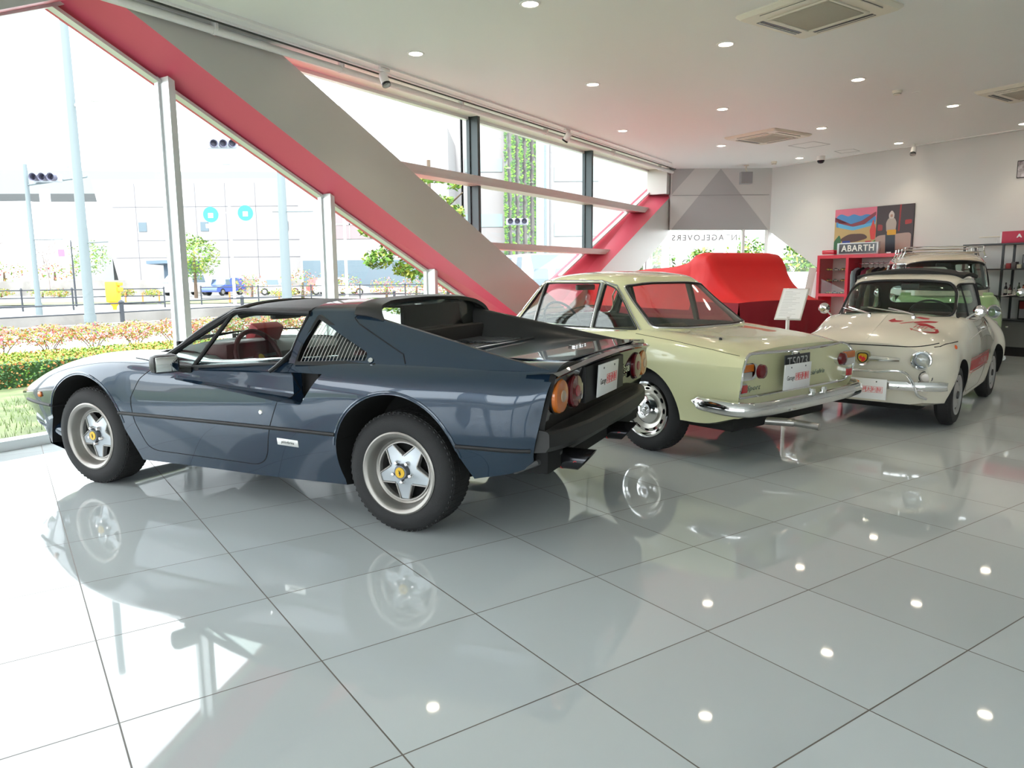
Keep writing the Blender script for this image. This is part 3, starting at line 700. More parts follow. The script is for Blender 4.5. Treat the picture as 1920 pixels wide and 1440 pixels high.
    wl = rounded([(.640, .812), (.655, .90), (.628, 1.068), (.17, .888), (.142, .834), (.145, .822)], [.0, .08, .02, .06, .02, .0], 5)
    wl_in = rounded([(.632, .828), (.645, .90), (.612, 1.042), (.21, .886), (.208, .848)], [.01, .08, .01, .03, .01], 5)
    parts = []
    for s in (1, -1):
        A = sail.copy(); A[:, :, 1] *= s
        me = mesh_of(thin(A, .012, 0, s if s == 1 else -1), [P]); parts.append(boolean(me, [prism_y(wl_in, s*.4, s*1.0, M_rub)]))
        # inner wall of buttress: black instead of body paint, imitating the dark it reflects
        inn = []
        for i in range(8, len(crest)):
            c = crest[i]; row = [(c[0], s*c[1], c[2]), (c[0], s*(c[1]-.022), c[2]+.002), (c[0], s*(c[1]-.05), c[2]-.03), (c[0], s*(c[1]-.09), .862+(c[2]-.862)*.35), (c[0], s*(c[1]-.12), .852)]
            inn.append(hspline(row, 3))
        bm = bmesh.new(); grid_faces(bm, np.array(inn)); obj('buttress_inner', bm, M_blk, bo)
    # roof hoop
    cs = [(.585, 1.062), (.560, 1.085), (.50, 1.108), (.38, 1.126), (.20, 1.134), (0, 1.138)]
    hoop = []
    for x in np.linspace(.70, .36, 10):
        z_off = -.0 if x < .5 else 0; row = hspline([(x, y, z+(.018*(.7-x)/.34 if y > .57 else 0)*0-(x < .45)*.0) for y, z in cs], 4); hoop.append(row)
    Hp = np.array(hoop); R_ = Hp[:, :-1][:, ::-1].copy(); R_[:, :, 1] *= -1; Hp = np.concatenate([Hp, R_], 1)
    parts.append(mesh_of(thin(Hp, .03, 0, 1), [P]))
    bm = join_bm(parts); bmesh.ops.remove_doubles(bm, verts=bm.verts[:], dist=.0006); bmesh.ops.recalc_face_normals(bm, faces=bm.faces[:]); me = mesh_of(bm, [P, M_rub]); up = obj('roof_hoop', me, None, bo, angle=38)
    ut = bvh(me)
    # louvre windows
    for s in (1, -1):
        fr = bmesh.new(); outer = side_pts(ut, densify(wl, .03), s, .004); 
        o = obj('louvre_window', mesh_of(thin_frame(ut, wl, wl_in, s)), M_blk, root, smooth=False)
        bm = bmesh.new()
        for k in range(19):
            xb = .618-k*.0222; 
            pts = []
            for j in range(13):
                t = j/12; z = .828+t*.25; x = xb-.02*t+.035*math.sin(PI*.5*t)*(0.6) - .06*t*t*.6
                # stop at the slanted frame
                ztop = 1.042-(.612-x)*(1.042-.886)/(.612-.21)
                if z > ztop+.004: break
                pts.append((x, s*(sy(z)+.002), z))
            if len(pts) > 1:
                P3 = [Vector(p) for p in pts]
                for a, b in zip(P3, P3[1:]):
                    u = Vector((0, s*.003, .0)); t_ = Vector((.0014, 0, 0)); add(bm, [a-t_, a+t_, b+t_, b-t_, a-t_+u, a+t_+u, b+t_+u, b-t_+u], [(0, 1, 2, 3), (4, 5, 6, 7), (0, 1, 5, 4), (3, 2, 6, 7), (1, 2, 6, 5), (0, 3, 7, 4)])
        obj('louvre_fins', bm, mat('fin edge', (.55, .53, .50), .4, metal=.3), o, smooth=False)
        bm = bmesh.new(); c = side_pts(ut, [(.176, .853)], s, .006)
        if c: lathe(bm, [(0, .004), (.012, .004), (.014, 0)], 18, Matrix.Translation(c[0]) @ RX(-s*PI/2+.6*s)); obj('fuel_lock', bm, M_chrome, o)
        bm = bmesh.new(); pg = [(a, b) for a, b in wl_in]; V = [bm.verts.new((a, s*(sy(b)-.028), b)) for a, b in pg]; bm.faces.new(V); obj('pane', bm, CARGLASS, o, smooth=False)
    # seam between hoop and rear lid, both sides
    for s in (1, -1):
        bm = bmesh.new(); p = side_pts(ut, densify([(.372, 1.072), (.385, 1.05), (.34, 1.022), (.0, .885), (-.03, .842)], .03, False), s, 0); tube(bm, p, .0035, 6); obj('lid_seam', bm, M_seam, bo)
    # black targa roof panel
    rf = []
    for x in np.linspace(1.235, .708, 10):
        t = (1.235-x)/.53; cx = x+.13*0; fz = -.045*(max(0, 1-t*3.2))**2
        row = [(x+.10*(1-(y/.57)**2)*(1-t)*1.0, y, z+fz*.5) for y, z in [(.577, 1.072), (.560, 1.088), (.50, 1.105), (.38, 1.118), (.20, 1.126), (0, 1.130)]]
        rf.append(hspline(row, 4))
    Rf = np.array(rf); R_ = Rf[:, :-1][:, ::-1].copy(); R_[:, :, 1] *= -1; Rf = np.concatenate([Rf, R_], 1)
    obj('roof_panel', mesh_of(thin(Rf, .03, 0, 1)), mat('black grained vinyl', (.022, .021, .021), .5, bump=(500, .25)), root)
    # rear wing visor
    wg = []
    for t in np.linspace(0, 1, 8):
        row = []
        for y, z, xr in [(.606, 1.036, .205), (.590, 1.068, .22), (.555, 1.100, .25), (.47, 1.122, .275), (.25, 1.137, .30), (0, 1.141, .31)]:
            xf_ = .405 if y < .56 else .385; row.append((xf_+(xr-xf_)*t, y, z+.008*math.sin(PI*t)+(.03 if y > .58 else .006)*(1-t)))
        wg.append(hspline(row, 4))
    Wg = np.array(wg); R_ = Wg[:, :-1][:, ::-1].copy(); R_[:, :, 1] *= -1; Wg = np.concatenate([Wg, R_], 1)
    obj('roof_visor', mesh_of(thin(Wg, .022, -.006, 1)), mat('satin black', (.028, .027, .026), .38), root)
    # rear glass, upright between the buttresses
    bm = bmesh.new(); V = []
    rg = np.array([[(.30+.05*(1-(y/.5)**2)*0-(1-t)*.05, y, .855+t*.26) for y in np.linspace(-.52, .52, 12)] for t in (0, .5, 1)]); grid_faces(bm, rg); obj('rear_window', bm, CARGLASS, root)
    bm = bmesh.new()
    for s in (1, -1): add(bm, [(.25, s*.36, .855), (.27, s*.52, .855), (.30, s*.60, 1.10), (.31, s*.40, 1.10), (.26, s*.36, .855), (.28, s*.52, .855), (.31, s*.60, 1.10), (.32, s*.40, 1.10)], [(0, 1, 2, 3), (4, 5, 6, 7), (0, 3, 7, 4), (1, 2, 6, 5)]) if s < 0 else add(bm, [(.25, .50, .855), (.25, .53, .855), (.30, .58, 1.10), (.30, .54, 1.10)], [(0, 1, 2, 3)])
    box(bm, .335, .355, -.57, .22, .85, 1.10); obj('rear_window_surround', bm, M_rub, root, smooth=False); bm = bmesh.new(); box(bm, .20, .60, -.55, .50, .78, .965, bev=.02); box(bm, .12, .33, .45, .60, .80, .90, bev=.02); obj('rear_trim', bm, M_darkint, root)
    # windscreen
    ws = []
    for t in np.linspace(0, 1, 8):
        row = []
        for y in np.linspace(-1, 1, 17):
            yb, yt = .765*y, .560*y; xb, xt = 1.88-.27*y**2-.03*y**4, 1.345-.10*y**2; zb, zt = .868-.05*y**2, 1.118-.035*y**2
            b = math.sin(PI*t)*.018; row.append((xb+(xt-xb)*t+b*.6, yb+(yt-yb)*t, zb+(zt-zb)*t+b))
        ws.append(row)
    ws = np.array(ws); bm = bmesh.new(); grid_faces(bm, ws); wso = obj('windscreen', bm, CARGLASS, root)
    bm = bmesh.new(); edge = [tuple(p) for p in ws[:, 0]]+[tuple(p) for p in ws[-1, 1:]]+[tuple(p) for p in ws[::-1, -1][1:]]; tube(bm, edge, .016, 8)
    obj('windscreen_frame', bm, M_blk, wso)
    # scuttle behind bonnet
    bm = bmesh.new(); cow = np.array([[(x0+.0*0, y, z0) for y in np.linspace(-.6, .6, 9)] for x0, z0 in ((1.60, .83), (1.72, .852), (1.86, .862), (2.0, .812))])
    for i in range(4):
        for k in range(9): cow[i, k, 0] -= .17*(cow[i, k, 1]/.6)**2; cow[i, k, 2] -= .02*(cow[i, k, 1]/.6)**2
    grid_faces(bm, cow); obj('cowl', bm, mat('cowl black', (.02, .02, .02), .6), bo)
    for a, b, c in (((1.90, .42, .86), (1.80, .05, .905), (1.77, -.15, .915)), ((1.90, -.05, .875), (1.77, -.38, .90), (1.70, -.62, .89))):
        bm = bmesh.new(); tube(bm, [a, b], .008, 6); tube(bm, [tuple(np.array(b)*.6+np.array(a)*.4+np.array([0, .1, .006])), b, c], .006, 6); lathe(bm, [(.014, -.02), (.014, .01), (0, .015)], 12, T(*a)); obj('wiper', bm, M_blk, root)
    # door windows: frame and panes on the leaning plane
    def onp(x, z, s, o=0): return (x, s*(sy(z)+o), z)
    for s in (1, -1):
        bm = bmesh.new(); tube(bm, [onp(1.605, .812, s), onp(1.45, .93, s), onp(1.245, 1.070, s), onp(1.17, 1.078, s), onp(.70, 1.070, s)], .017, 8); tube(bm, [onp(.708, 1.07, s, -.004), onp(.715, .96, s, -.004), onp(.712, .86, s, -.004), onp(.735, .812, s)], .010, 8)
        tube(bm, [onp(1.62, .79, s, .004), onp(1.34, .774, s, .004), onp(.74, .814, s, .004)], .009, 8); tube(bm, [onp(1.352, .772, s), onp(1.262, 1.05, s)], .013, 8); obj('window_frame', bm, M_blk, root)
        bm = bmesh.new(); V = [bm.verts.new(onp(x, z, s, -.006)) for x, z in ((1.60, .80), (1.35, .77), (1.25, 1.06), (1.26, 1.06))]; bm.faces.new(V[:3]+[V[3]]); obj('quarter_window', bm, CARGLASS, root, smooth=False)
        bm = bmesh.new(); V = [bm.verts.new(onp(x, z, s, -.006)) for x, z in ((1.35, .77), (.74, .812), (.71, .90), (.70, 1.07), (1.24, 1.065))]; bm.faces.new(V); obj('door_window', bm, CARGLASS, root, smooth=False)
        bm = bmesh.new(); tube(bm, [onp(.775, .775, s, .03), onp(.745, .80, s, .028), onp(.715, .85, s, .012), onp(.708, .875, s, .006)], [.010, .012, .012, .008], 8); tube(bm, [onp(.76, .79, s, .0), onp(.735, .83, s, .005)], .016, 8); obj('door_handle', bm, M_blk, root)
        # mirror
        bm = bmesh.new(); M = T(1.43, s*.93, .80) @ RZ(-s*.40); box(bm, -.035, .055, -.075, .075, -.052, .052, M, bev=.03); mo = obj('door_mirror', bm, M_blk, root)
        bm = bmesh.new(); box(bm, -.038, -.034, -.058, .058, -.040, .040, M, bev=.001); obj('mirror_glass', bm, mat('mirror glass', (.85, .87, .87), .02, metal=1.), mo)
        bm = bmesh.new(); tube(bm, [(1.44, s*.90, .775), (1.40, s*.85, .762), (1.36, s*.815, .758)], [.02, .016, .02], 8); box(bm, 1.31, 1.41, s*.80-.012, s*.80+.014, .745, .768, bev=.004); obj('mirror_stalk', bm, M_blk, mo)
    # engine deck details: louvre grille, raised lip, script, tail lip
    bm = bmesh.new()
    for s in (1, -1):
        for k in range(11):
            x = .20-k*.030; y0, y1 = .08, .47-.004*k; box(bm, x-.011, x+.011, s*y0 if s > 0 else -y1, y1 if s > 0 else -y0, .872, .879, T(0, 0, 0))
    obj('deck_louvres', bm, mat('louvre slat', (.10, .11, .13), .3, metal=.4), root, smooth=False)
    bm = bmesh.new(); box(bm, -.15, .25, -.50, .50, .862, .8705, bev=.003); obj('deck_grille_bed', bm, M_rub, root)
    bm = bmesh.new(); box(bm, -.185, -.14, -.47, .47, .866, .884, bev=.006); obj('deck_lip', bm, P, root)
    bm = bmesh.new(); lid = rounded([(-.19, -.55), (-.19, .55), (-.79, .62), (-.79, -.62)], .05)
    prism(bm, lid, lambda a, b: (a, b, .8655-.0*(b/.62)**2), lambda a, b: (a, b, .871)); obj('engine_lid', bm, P, root, angle=50)
    bm = text_bm('Ferrari', .075, .006, .9, shear=.3); xf(bm, T(-.60, -.10, .876) @ RZ(-PI/2)); obj('lid_script', bm, M_chrome, root, smooth=False)
    lip = np.array([[(xc, y, zc) for y in np.linspace(-.80, .80, 24)] for xc, zc in ((-.70, .862), (-.78, .870), (-.84, .874), (-.862, .862), (-.845, .848), (-.79, .846))])
    for i in range(6):
        for k in range(24):
            q = (lip[i, k, 1]/.785)**2; lip[i, k, 0] += .03*q-.004; lip[i, k, 2] -= .034*q+.006
    bm = bmesh.new(); grid_faces(bm, lip); bmesh.ops.recalc_face_normals(bm, faces=bm.faces[:]); obj('tail_lip', bm, P, root)
    # black tail panel with lamps
    G = mat('gloss black panel', (.008, .008, .009), .08, coat=.5)
    bm = bmesh.new(); tp = rounded([(-.785, .832), (.785, .832), (.812, .64), (.806, .57), (-.806, .57), (-.812, .64)], .025)
    prism(bm, tp, lambda a, b: (-.745-.20*(b-.6)+.0, a, b), lambda a, b: (-.775-.20*(b-.6)-.02*(1-(a/.8)**2), a, b)); [setattr(f_, 'material_index', 1) for f_ in bm.faces if abs(f_.normal.y) > .5]; obj('tail_panel', bm, (G, M_well), root, smooth=False)
    def tx(y, z): return -.777-.20*(z-.6)-.02*(1-(y/.8)**2)
    tl = Matrix(((0, 0, -1, 0), (-1, 0, 0, 0), (0, 1, 0, 0), (0, 0, 0, 1)))      # local z -> -x, local x -> -y, local y -> z
    for y, m, nm, lb in ((.715, M_lenso, 'turn_lamp', 'round orange turn lamp'), (.54, M_lensr, 'tail_lamp', 'round dark red tail lamp'), (-.54, M_lensr, 'tail_lamp', 'round dark red tail lamp'), (-.70, M_lenso, 'turn_lamp', 'round orange turn lamp')):
        x = tx(y, .72); M = T(x+.012, y, .722) @ tl; bm = bmesh.new(); lathe(bm, [(.079, 0), (.079, .022), (.072, .030), (.030, .033), (.0, .033)], 40, M); lo = obj(nm, bm, m, root, label=lb)
        bm = bmesh.new(); lathe(bm, [(.028, .033), (.026, .037), (0, .038)], 24, M); obj('lamp_centre', bm, mat('lamp centre', (.42, .30, .20), .2) if m is M_lenso else mat('lamp centre red', (.28, .04, .05), .2), lo)
        bm = bmesh.new(); lathe(bm, [(.0795, .006), (.084, .006), (.084, .0), (.0795, 0)], 40, M); obj('lamp_ring', bm, M_blk, lo)
    bm = bmesh.new(); x = tx(.1, .73); box(bm, x-.008, x+.03, -.22, .42, .642, .822, bev=.004); obj('plate_recess', bm, M_rub, root)
    plate(root, T(x-.028, .13, .735) @ tl @ RX(.06))
    bm = bmesh.new()
    for s in (-.10, .10): box(bm, x-.024, x, .13+s-.01, .13+s+.01, .70, .77)
    obj('plate_bracket', bm, M_blk, root, smooth=False)
    bm = text_bm('308', .05, .005, 1.1, sx=1.5); obj('model_badge', xf(bm, T(tx(-.30, .72)-.003, -.315, .725) @ tl), M_chrome, root, smooth=False)
    bm = text_bm('GTS', .022, .004, 1.1, sx=1.5); obj('model_badge', xf(bm, T(tx(-.30, .68)-.003, -.315, .69) @ tl), M_chrome, root, smooth=False)
    bm = bmesh.new(); pts = [(0, .045), (.008, .03), (.004, .02), (.016, .012), (.012, -.008), (.022, -.03), (.016, -.032), (.004, -.012), (-.006, -.034), (-.012, -.034), (-.006, -.008), (-.018, -.002), (-.012, .008), (-.022, .018), (-.012, .020), (-.006, .036)]
    prism(bm, pts, lambda a, b: (0, 0, 0) and (a, b, 0), lambda a, b: (a, b, .005)); obj('horse_badge', xf(bm, T(tx(.43, .72)-.002, .445, .705) @ tl), M_chrome, root, smooth=False)
    # bumper
    B = mat('satin black bumper', (.016, .016, .016), .5); bm = bmesh.new()
    prof = [(-.70, .578), (-.80, .580), (-.864, .570), (-.876, .558), (-.876, .500), (-.858, .476), (-.72, .468)]
    rows = []
    for y in [-.805, -.80, -.77, -.68, -.45, 0, .45, .68, .77, .80, .805]:
        e = (abs(y)/.805)**6*.8; rows.append([(x+(.075 if x < -.75 else 0)*e+(.022*(abs(y)/.8)**2 if x < -.75 else 0), y, z) for x, z in prof])
    grid_faces(bm, np.array(rows)); 
    for r in (rows[0], rows[-1]): bm.faces.new([bm.verts.new(p) for p in r])
    bmesh.ops.recalc_face_normals(bm, faces=bm.faces[:]); obj('rear_bumper', bm, B, root, angle=28)
    bm = bmesh.new(); box(bm, -.77, -.60, -.76, .76, .36, .475, bev=.01); obj('rear_valance', bm, M_well, root)
    bm = bmesh.new(); tube(bm, [(-.60, .76, .36), (-.72, .77, .415), (-.76, .6, .43), (-.77, -.6, .43), (-.72, -.77, .415)], .014, 8); obj('rear_undertray', bm, mat('underside grey', (.05, .05, .05), .6), root)
    # exhausts, slash cut
    for y in (.55, -.17):
        bm = bmesh.new(); M = Matrix(((0, 0, -1, -.70), (1, 0, 0, y), (0, 1, 0, .40), (0, 0, 0, 1))); n = 32; Rr = .052
        A, Bq, Cq, Dq = [], [], [], []
        for k in range(n):
            a = 2*PI*k/n; c, s_ = math.cos(a), math.sin(a); L = .155+.045*s_
            A.append(bm.verts.new((-.70, y+Rr*c*.9, .395+Rr*s_*.9))); Bq.append(bm.verts.new((-.74-L*.0-.02, y+Rr*c, .395+Rr*s_))); Cq.append(bm.verts.new((-.73-L, y+Rr*c, .395+Rr*s_))); Dq.append(bm.verts.new((-.73-L+.004, y+Rr*.9*c, .395+Rr*.9*s_)))
        E_ = [bm.verts.new((-.74, y+Rr*.88*math.cos(2*PI*k/n), .395+Rr*.88*math.sin(2*PI*k/n))) for k in range(n)]
        for X, Y in ((A, Bq), (Bq, Cq), (Cq, Dq), (Dq, E_)):
            for k in range(n): bm.faces.new((X[k], X[(k+1) % n], Y[(k+1) % n], Y[k]))
        bm.faces.new(E_); tube(bm, [(-.45, y*.8, .34), (-.62, y, .39), (-.71, y, .395)], .04, 16); bmesh.ops.recalc_face_normals(bm, faces=bm.faces[:])
        e = obj('exhaust_tip', bm, mat('black chrome', (.05, .05, .055), .18, metal=.9), root); bm = bmesh.new(); tube(bm, [(-.762, y, .395), (-.766, y, .395)], Rr+.0012, 32); obj('red_ring', bm, M_redp, e)
        bm = text_bm('G', .03, .001); obj('exhaust_mark', xf(bm, T(-.84, y+Rr*.96, .385) @ RX(PI/2-.25) @ RY(PI)), M_redp, e, smooth=False)
    # front: side marker, chin spoiler, headlamp lid seam, vent
    bm = bmesh.new(); c = side_pts(bt, [(2.71, .54)], 1, 0)[0]; lathe(bm, [(.02, 0), (.017, .01), (0, .014)], 20, Matrix.Translation(c) @ RX(-PI/2+.1)); obj('side_marker', bm, M_lenso, root)
    bm = bmesh.new(); ch = np.array([[(x0-.22*(y/.72)**2, y, z0) for y in np.linspace(-.74, .74, 17)] for x0, z0 in ((3.0, .32), (3.02, .27), (3.0, .20), (2.86, .17))]); grid_faces(bm, ch); obj('chin_spoiler', bm, P, bo)
    bm = bmesh.new(); box(bm, 3.05, 3.16, -.50, .50, .40, .49, bev=.02); obj('front_grille', bm, M_blk, bo)
    for s in (1, -1):
        bm = bmesh.new(); rows = []
        for x, yc, zc, hw, hh in ((2.84, .70, .37, .05, .055), (2.86, .70, .372, .06, .065), (2.80, .71, .36, .065, .068), (2.62, .72, .30, .06, .055), (2.50, .72, .27, .05, .04)):
            rows.append([(x, s*(yc+hw*math.cos(a)), zc+hh*math.sin(a)) for a in [2*PI*q/20 for q in range(20)]])
        rows.insert(0, [(p[0]-.08, p[1]*1.0, p[2]) for p in rows[0]]); grid_faces(bm, np.array(rows), closed_k=True); bmesh.ops.recalc_face_normals(bm, faces=bm.faces[:]); obj('brake_duct', bm, P, bo)
    line_on(bt, [(1.60, .815), (1.72, .79), (1.86, .80)], M_seam, .003, bo, 'scuttle_seam', mirror=True)
    # black air vent on the bonnet end
    bm = bmesh.new(); box(bm, 1.90, 2.06, -.55, -.22, .818, .838, RY(.10) @ T(-.05, 0, .19), bev=.006); obj('bonnet_vent', bm, M_blk, bo)
    # pininfarina badge
    c = side_pts(bt, [(.74, .408), (.60, .404)], 1, -.003); M = basis((c[0]+c[1])/2+Vector((0, .001, 0)), c[1]-c[0], (0, 0, 1), (0, 1, -.15)); bm = bmesh.new(); box(bm, -.071, .071, -.019, .019, -.004, .004, M, bev=.001); bo_ = obj('side_badge', bm, mat('badge silver', (.7, .7, .68), .3, metal=.6), root)
    bm = text_bm('pininfarina', .021, .001, 1.0, shear=.3); obj('badge_script', xf(bm, M @ T(0, 0, .0045)), M_ink, bo_, smooth=False)
    # wheels
    def star(w, r, wid):
        bm = bmesh.new(); lathe(bm, [(r+.008, -.014), (r+.010, -.004), (r+.002, .0), (r-.012, -.004), (r-.020, -.012), (r-.026, -.036), (r-.036, -.056), (r-.046, -.061), (r-.052, -.066), (r-.056, -.11), (r-.058, -.20)], 64); obj('rim', bm, mat('brushed rim', (.30, .285, .265), .38, metal=.8), w)
        # star face
        ri = r-.046; pl = bmesh.new(); lathe(pl, [(0, -.034), (.062, -.034), (.075, -.040), (ri-.012, -.046), (ri, -.046), (ri, -.066), (0, -.066)], 60)
        bmesh.ops.recalc_face_normals(pl, faces=pl.faces[:]); pm = mesh_of(pl, [mat('silver spoke paint', (.50, .54, .58), .35, metal=.35)]); cs_ = []
        for k in range(5):
            a = 2*PI*k/5+PI/2+PI/5; ro = ri-.009
            arc = [(ro*math.cos(a+d), ro*math.sin(a+d)) for d in np.linspace(-.45, .45, 7)]; tip = [(.083*math.cos(a), .083*math.sin(a))]
            poly = rounded(tip+arc, .005, 3); cs_.append(prism_z(poly, -.1, 0, mat('silver spoke edge', (.62, .61, .59), .35, metal=.6)))
        obj('spokes', boolean(pm, cs_), None, w, angle=25)
        bm = bmesh.new()
        for k in range(5):
            a = 2*PI*k/5+PI/2+PI/5
            for e in (-1, 1):
                q = a+e*.46; tube(bm, [(.080*math.cos(a)+.003*math.cos(a+e*PI/2), .080*math.sin(a)+.003*math.sin(a+e*PI/2), -.038), ((ri-.010)*math.cos(q), (ri-.010)*math.sin(q), -.044)], .0045, 6)
        tube(bm, [((ri-.006)*math.cos(2*PI*k/48), (ri-.006)*math.sin(2*PI*k/48), -.044) for k in range(48)], .005, 6, closed=True)
        obj('spoke_edges', bm, M_steel, w)
        bm = bmesh.new(); lathe(bm, [(.040, -.036), (.038, -.012), (.034, -.006), (0, -.004)], 30); hb = obj('centre_cap', bm, mat('cap grey', (.16, .17, .19), .3, metal=.6), w)
        for k in range(5):
            a = 2*PI*k/5+PI/2; bm = bmesh.new(); lathe(bm, [(.013, -.036), (.013, -.022), (.008, -.010), (0, -.008)], 12, T(.052*math.cos(a), .052*math.sin(a), 0)); obj('wheel_nut', bm, M_chrome, w)
        bm = bmesh.new(); lathe(bm, [(.027, -.0045), (.026, -.002), (0, -.002)], 28); obj('cap_badge', bm, mat('yellow badge', (.72, .45, .04), .35), w)
        bm = bmesh.new(); prism(bm, [(a*.38, b*.38) for a, b in pts], lambda a, b: (a, b, -.0022), lambda a, b: (a, b, -.0012)); obj('cap_horse', bm, M_ink, w, smooth=False)
        bm = bmesh.new(); lathe(bm, [(0, -.12), (r-.055, -.12)], 32); obj('brake_disc', bm, M_well, w)
        for c in list(w.children):
            if c.name.split('.')[0] in ('spokes', 'spoke_edges', 'centre_cap', 'wheel_nut', 'cap_badge', 'cap_horse'): c.location.z -= .018
    w0 = wheel(root, 0, .83, R, .225, .199, star); copy_wheel(w0, root, WB, .825, R); copy_wheel(w0, root, 0, -.83, R); copy_wheel(w0, root, WB, -.825, R)
    # cabin
    dm = mat('dashboard top', (.16, .17, .17), .6); mr = mat('maroon leather', (.085, .012, .018), .5)
    bm = bmesh.new(); rows = [[(x, y, z-.03*(y/.68)**2) for y in np.linspace(-.70, .70, 9)] for x, z in ((1.76, .845), (1.62, .85), (1.42, .835), (1.33, .80), (1.32, .55))]; grid_faces(bm, np.array(rows)); obj('dashboard', bm, dm, root)
    bm = bmesh.new(); box(bm, 1.33, 1.52, .14, .58, .74, .885, bev=.03); obj('instrument_binnacle', bm, mr, root)
    steering(root, (1.30, .35, .775), .38, .178, mr, 3, .016)
    bm = bmesh.new(); lathe(bm, [(0, .012), (.022, .01), (.028, 0)], 20, T(1.29, .35, .78) @ RY(-PI/2+.38)); obj('horn_button', bm, mat('yellow badge', (.7, .4, .03), .4), root)
    for y in (.35, -.35): seat(root, .82, y, .22, mr, .48, .60, .35, .50)
    bm = bmesh.new(); box(bm, .60, .72, -.66, .66, .35, .80, bev=.02); obj('rear_bulkhead', bm, M_darkint, root)
    bm = bmesh.new(); box(bm, 1.36, 1.41, -.13, .13, 1.0, 1.055, bev=.015); tube(bm, [(1.38, 0, 1.05), (1.36, 0, 1.09)], .007, 6); obj('rear_view_mirror', bm, M_blk, root)
    return root
def thin_frame(tree, outer, inner, s):
    """black frame between two side outlines, laid on the surface"""
    bm = bmesh.new(); n = 64
    def res(poly):
        P = densify(poly, .004); L = len(P); return P
    def sample(poly):
        P = [np.array(p) for p in poly]; P.append(P[0]); d = [0]
        for a, b in zip(P, P[1:]): d.append(d[-1]+np.linalg.norm(b-a))
        return P, d
    cen = np.mean(np.array(inner), 0)
    def ray(poly, ang):
        best = None; dv = np.array([math.cos(ang), math.sin(ang)])
        for i in range(len(poly)):
            a = np.array(poly[i])-cen; b = np.array(poly[(i+1) % len(poly)])-cen; e = b-a; den = dv[0]*e[1]-dv[1]*e[0]
            if abs(den) < 1e-12: continue
            t = (a[0]*e[1]-a[1]*e[0])/den; u = (a[0]*dv[1]-a[1]*dv[0])/den
            if t > 0 and -1e-9 <= u <= 1+1e-9 and (best is None or t > best): best = t
        return cen+dv*best
    corners = sorted([math.atan2(p[1]-cen[1], p[0]-cen[0]) for p in list(outer)+list(inner)]+[-PI+2*PI*k/n for k in range(n)])
    def y_at(p): return s*(.765-.78*(p[1]-.83)+.006)
    O = []; I = []; O2 = []; I2 = []
    for a in corners:
        o = ray(outer, a); i_ = ray(inner, a); O.append(bm.verts.new((o[0], y_at(o)+s*.014, o[1]))); I.append(bm.verts.new((i_[0], y_at(i_)+s*.012, i_[1]))); O2.append(bm.verts.new((o[0], y_at(o)-s*.02, o[1]))); I2.append(bm.verts.new((i_[0], y_at(i_)-s*.03, i_[1])))
    N = len(O)
    for k in range(N):
        j = (k+1) % N; bm.faces.new((O[k], O[j], I[j], I[k])); bm.faces.new((O[k], O[j], O2[j], O2[k])); bm.faces.new((I[k], I[j], I2[j], I2[k]))
    bmesh.ops.remove_doubles(bm, verts=bm.verts[:], dist=1e-5); bmesh.ops.recalc_face_normals(bm, faces=bm.faces[:]); return bm
FERRARI = ferrari()
# ---------------------------------------------------------------- greenhouse lofts
def ring_loft(levels, N=96):
    """levels: list of (z, xf, xr, y, n) -> grid (Nlev, N, 3) closed in k"""
    out = []
    for z, xf, xr, y, n in levels:
        a, c = (xf-xr)/2, (xf+xr)/2; row = []
        for k in range(N):
            th0 = 2*PI*(k+.5)/N; th = math.atan2(y*math.sin(th0), a*math.cos(th0)); ct, st = math.cos(th), math.sin(th)
            r = (abs(ct/a)**n+abs(st/y)**n)**(-1/n); row.append((c+r*ct, r*st, z))
        out.append(row)
    return np.array(out)
def lv_interp(keys, m):
    return [tuple(r) for r in hspline([(*k,) for k in keys], m)]
def ring_shell(A, th):
    """closed ring grid -> hollow thick shell with dome top closed"""
    c = A.mean(axis=1, keepdims=True); du = np.gradient(A, axis=0); dv = (np.roll(A, -1, 1)-np.roll(A, 1, 1)); n = np.cross(dv, du); n /= np.maximum(np.linalg.norm(n, axis=2, keepdims=True), 1e-9)
    B = A-n*th; B[-1, :, 2] = A[-1, :, 2]-th
    bm = bmesh.new(); V = grid_faces(bm, A, closed_k=True); W_ = grid_faces(bm, B, mi=1, closed_k=True); N = A.shape[1]
    bm.faces.new(V[-1]); bm.faces.new(W_[-1]).material_index = 1
    for k in range(N): bm.faces.new((V[0][k], V[0][(k+1) % N], W_[0][(k+1) % N], W_[0][k]))
    bmesh.ops.recalc_face_normals(bm, faces=bm.faces[:]); return bm
def outline(tree, pts3, d, m, r, parent, name, off=.001, seg=8):
    bm = bmesh.new(); p = cast(tree, pts3, d, off); tube(bm, p, r, seg, closed=True); return obj(name, bm, m, parent)
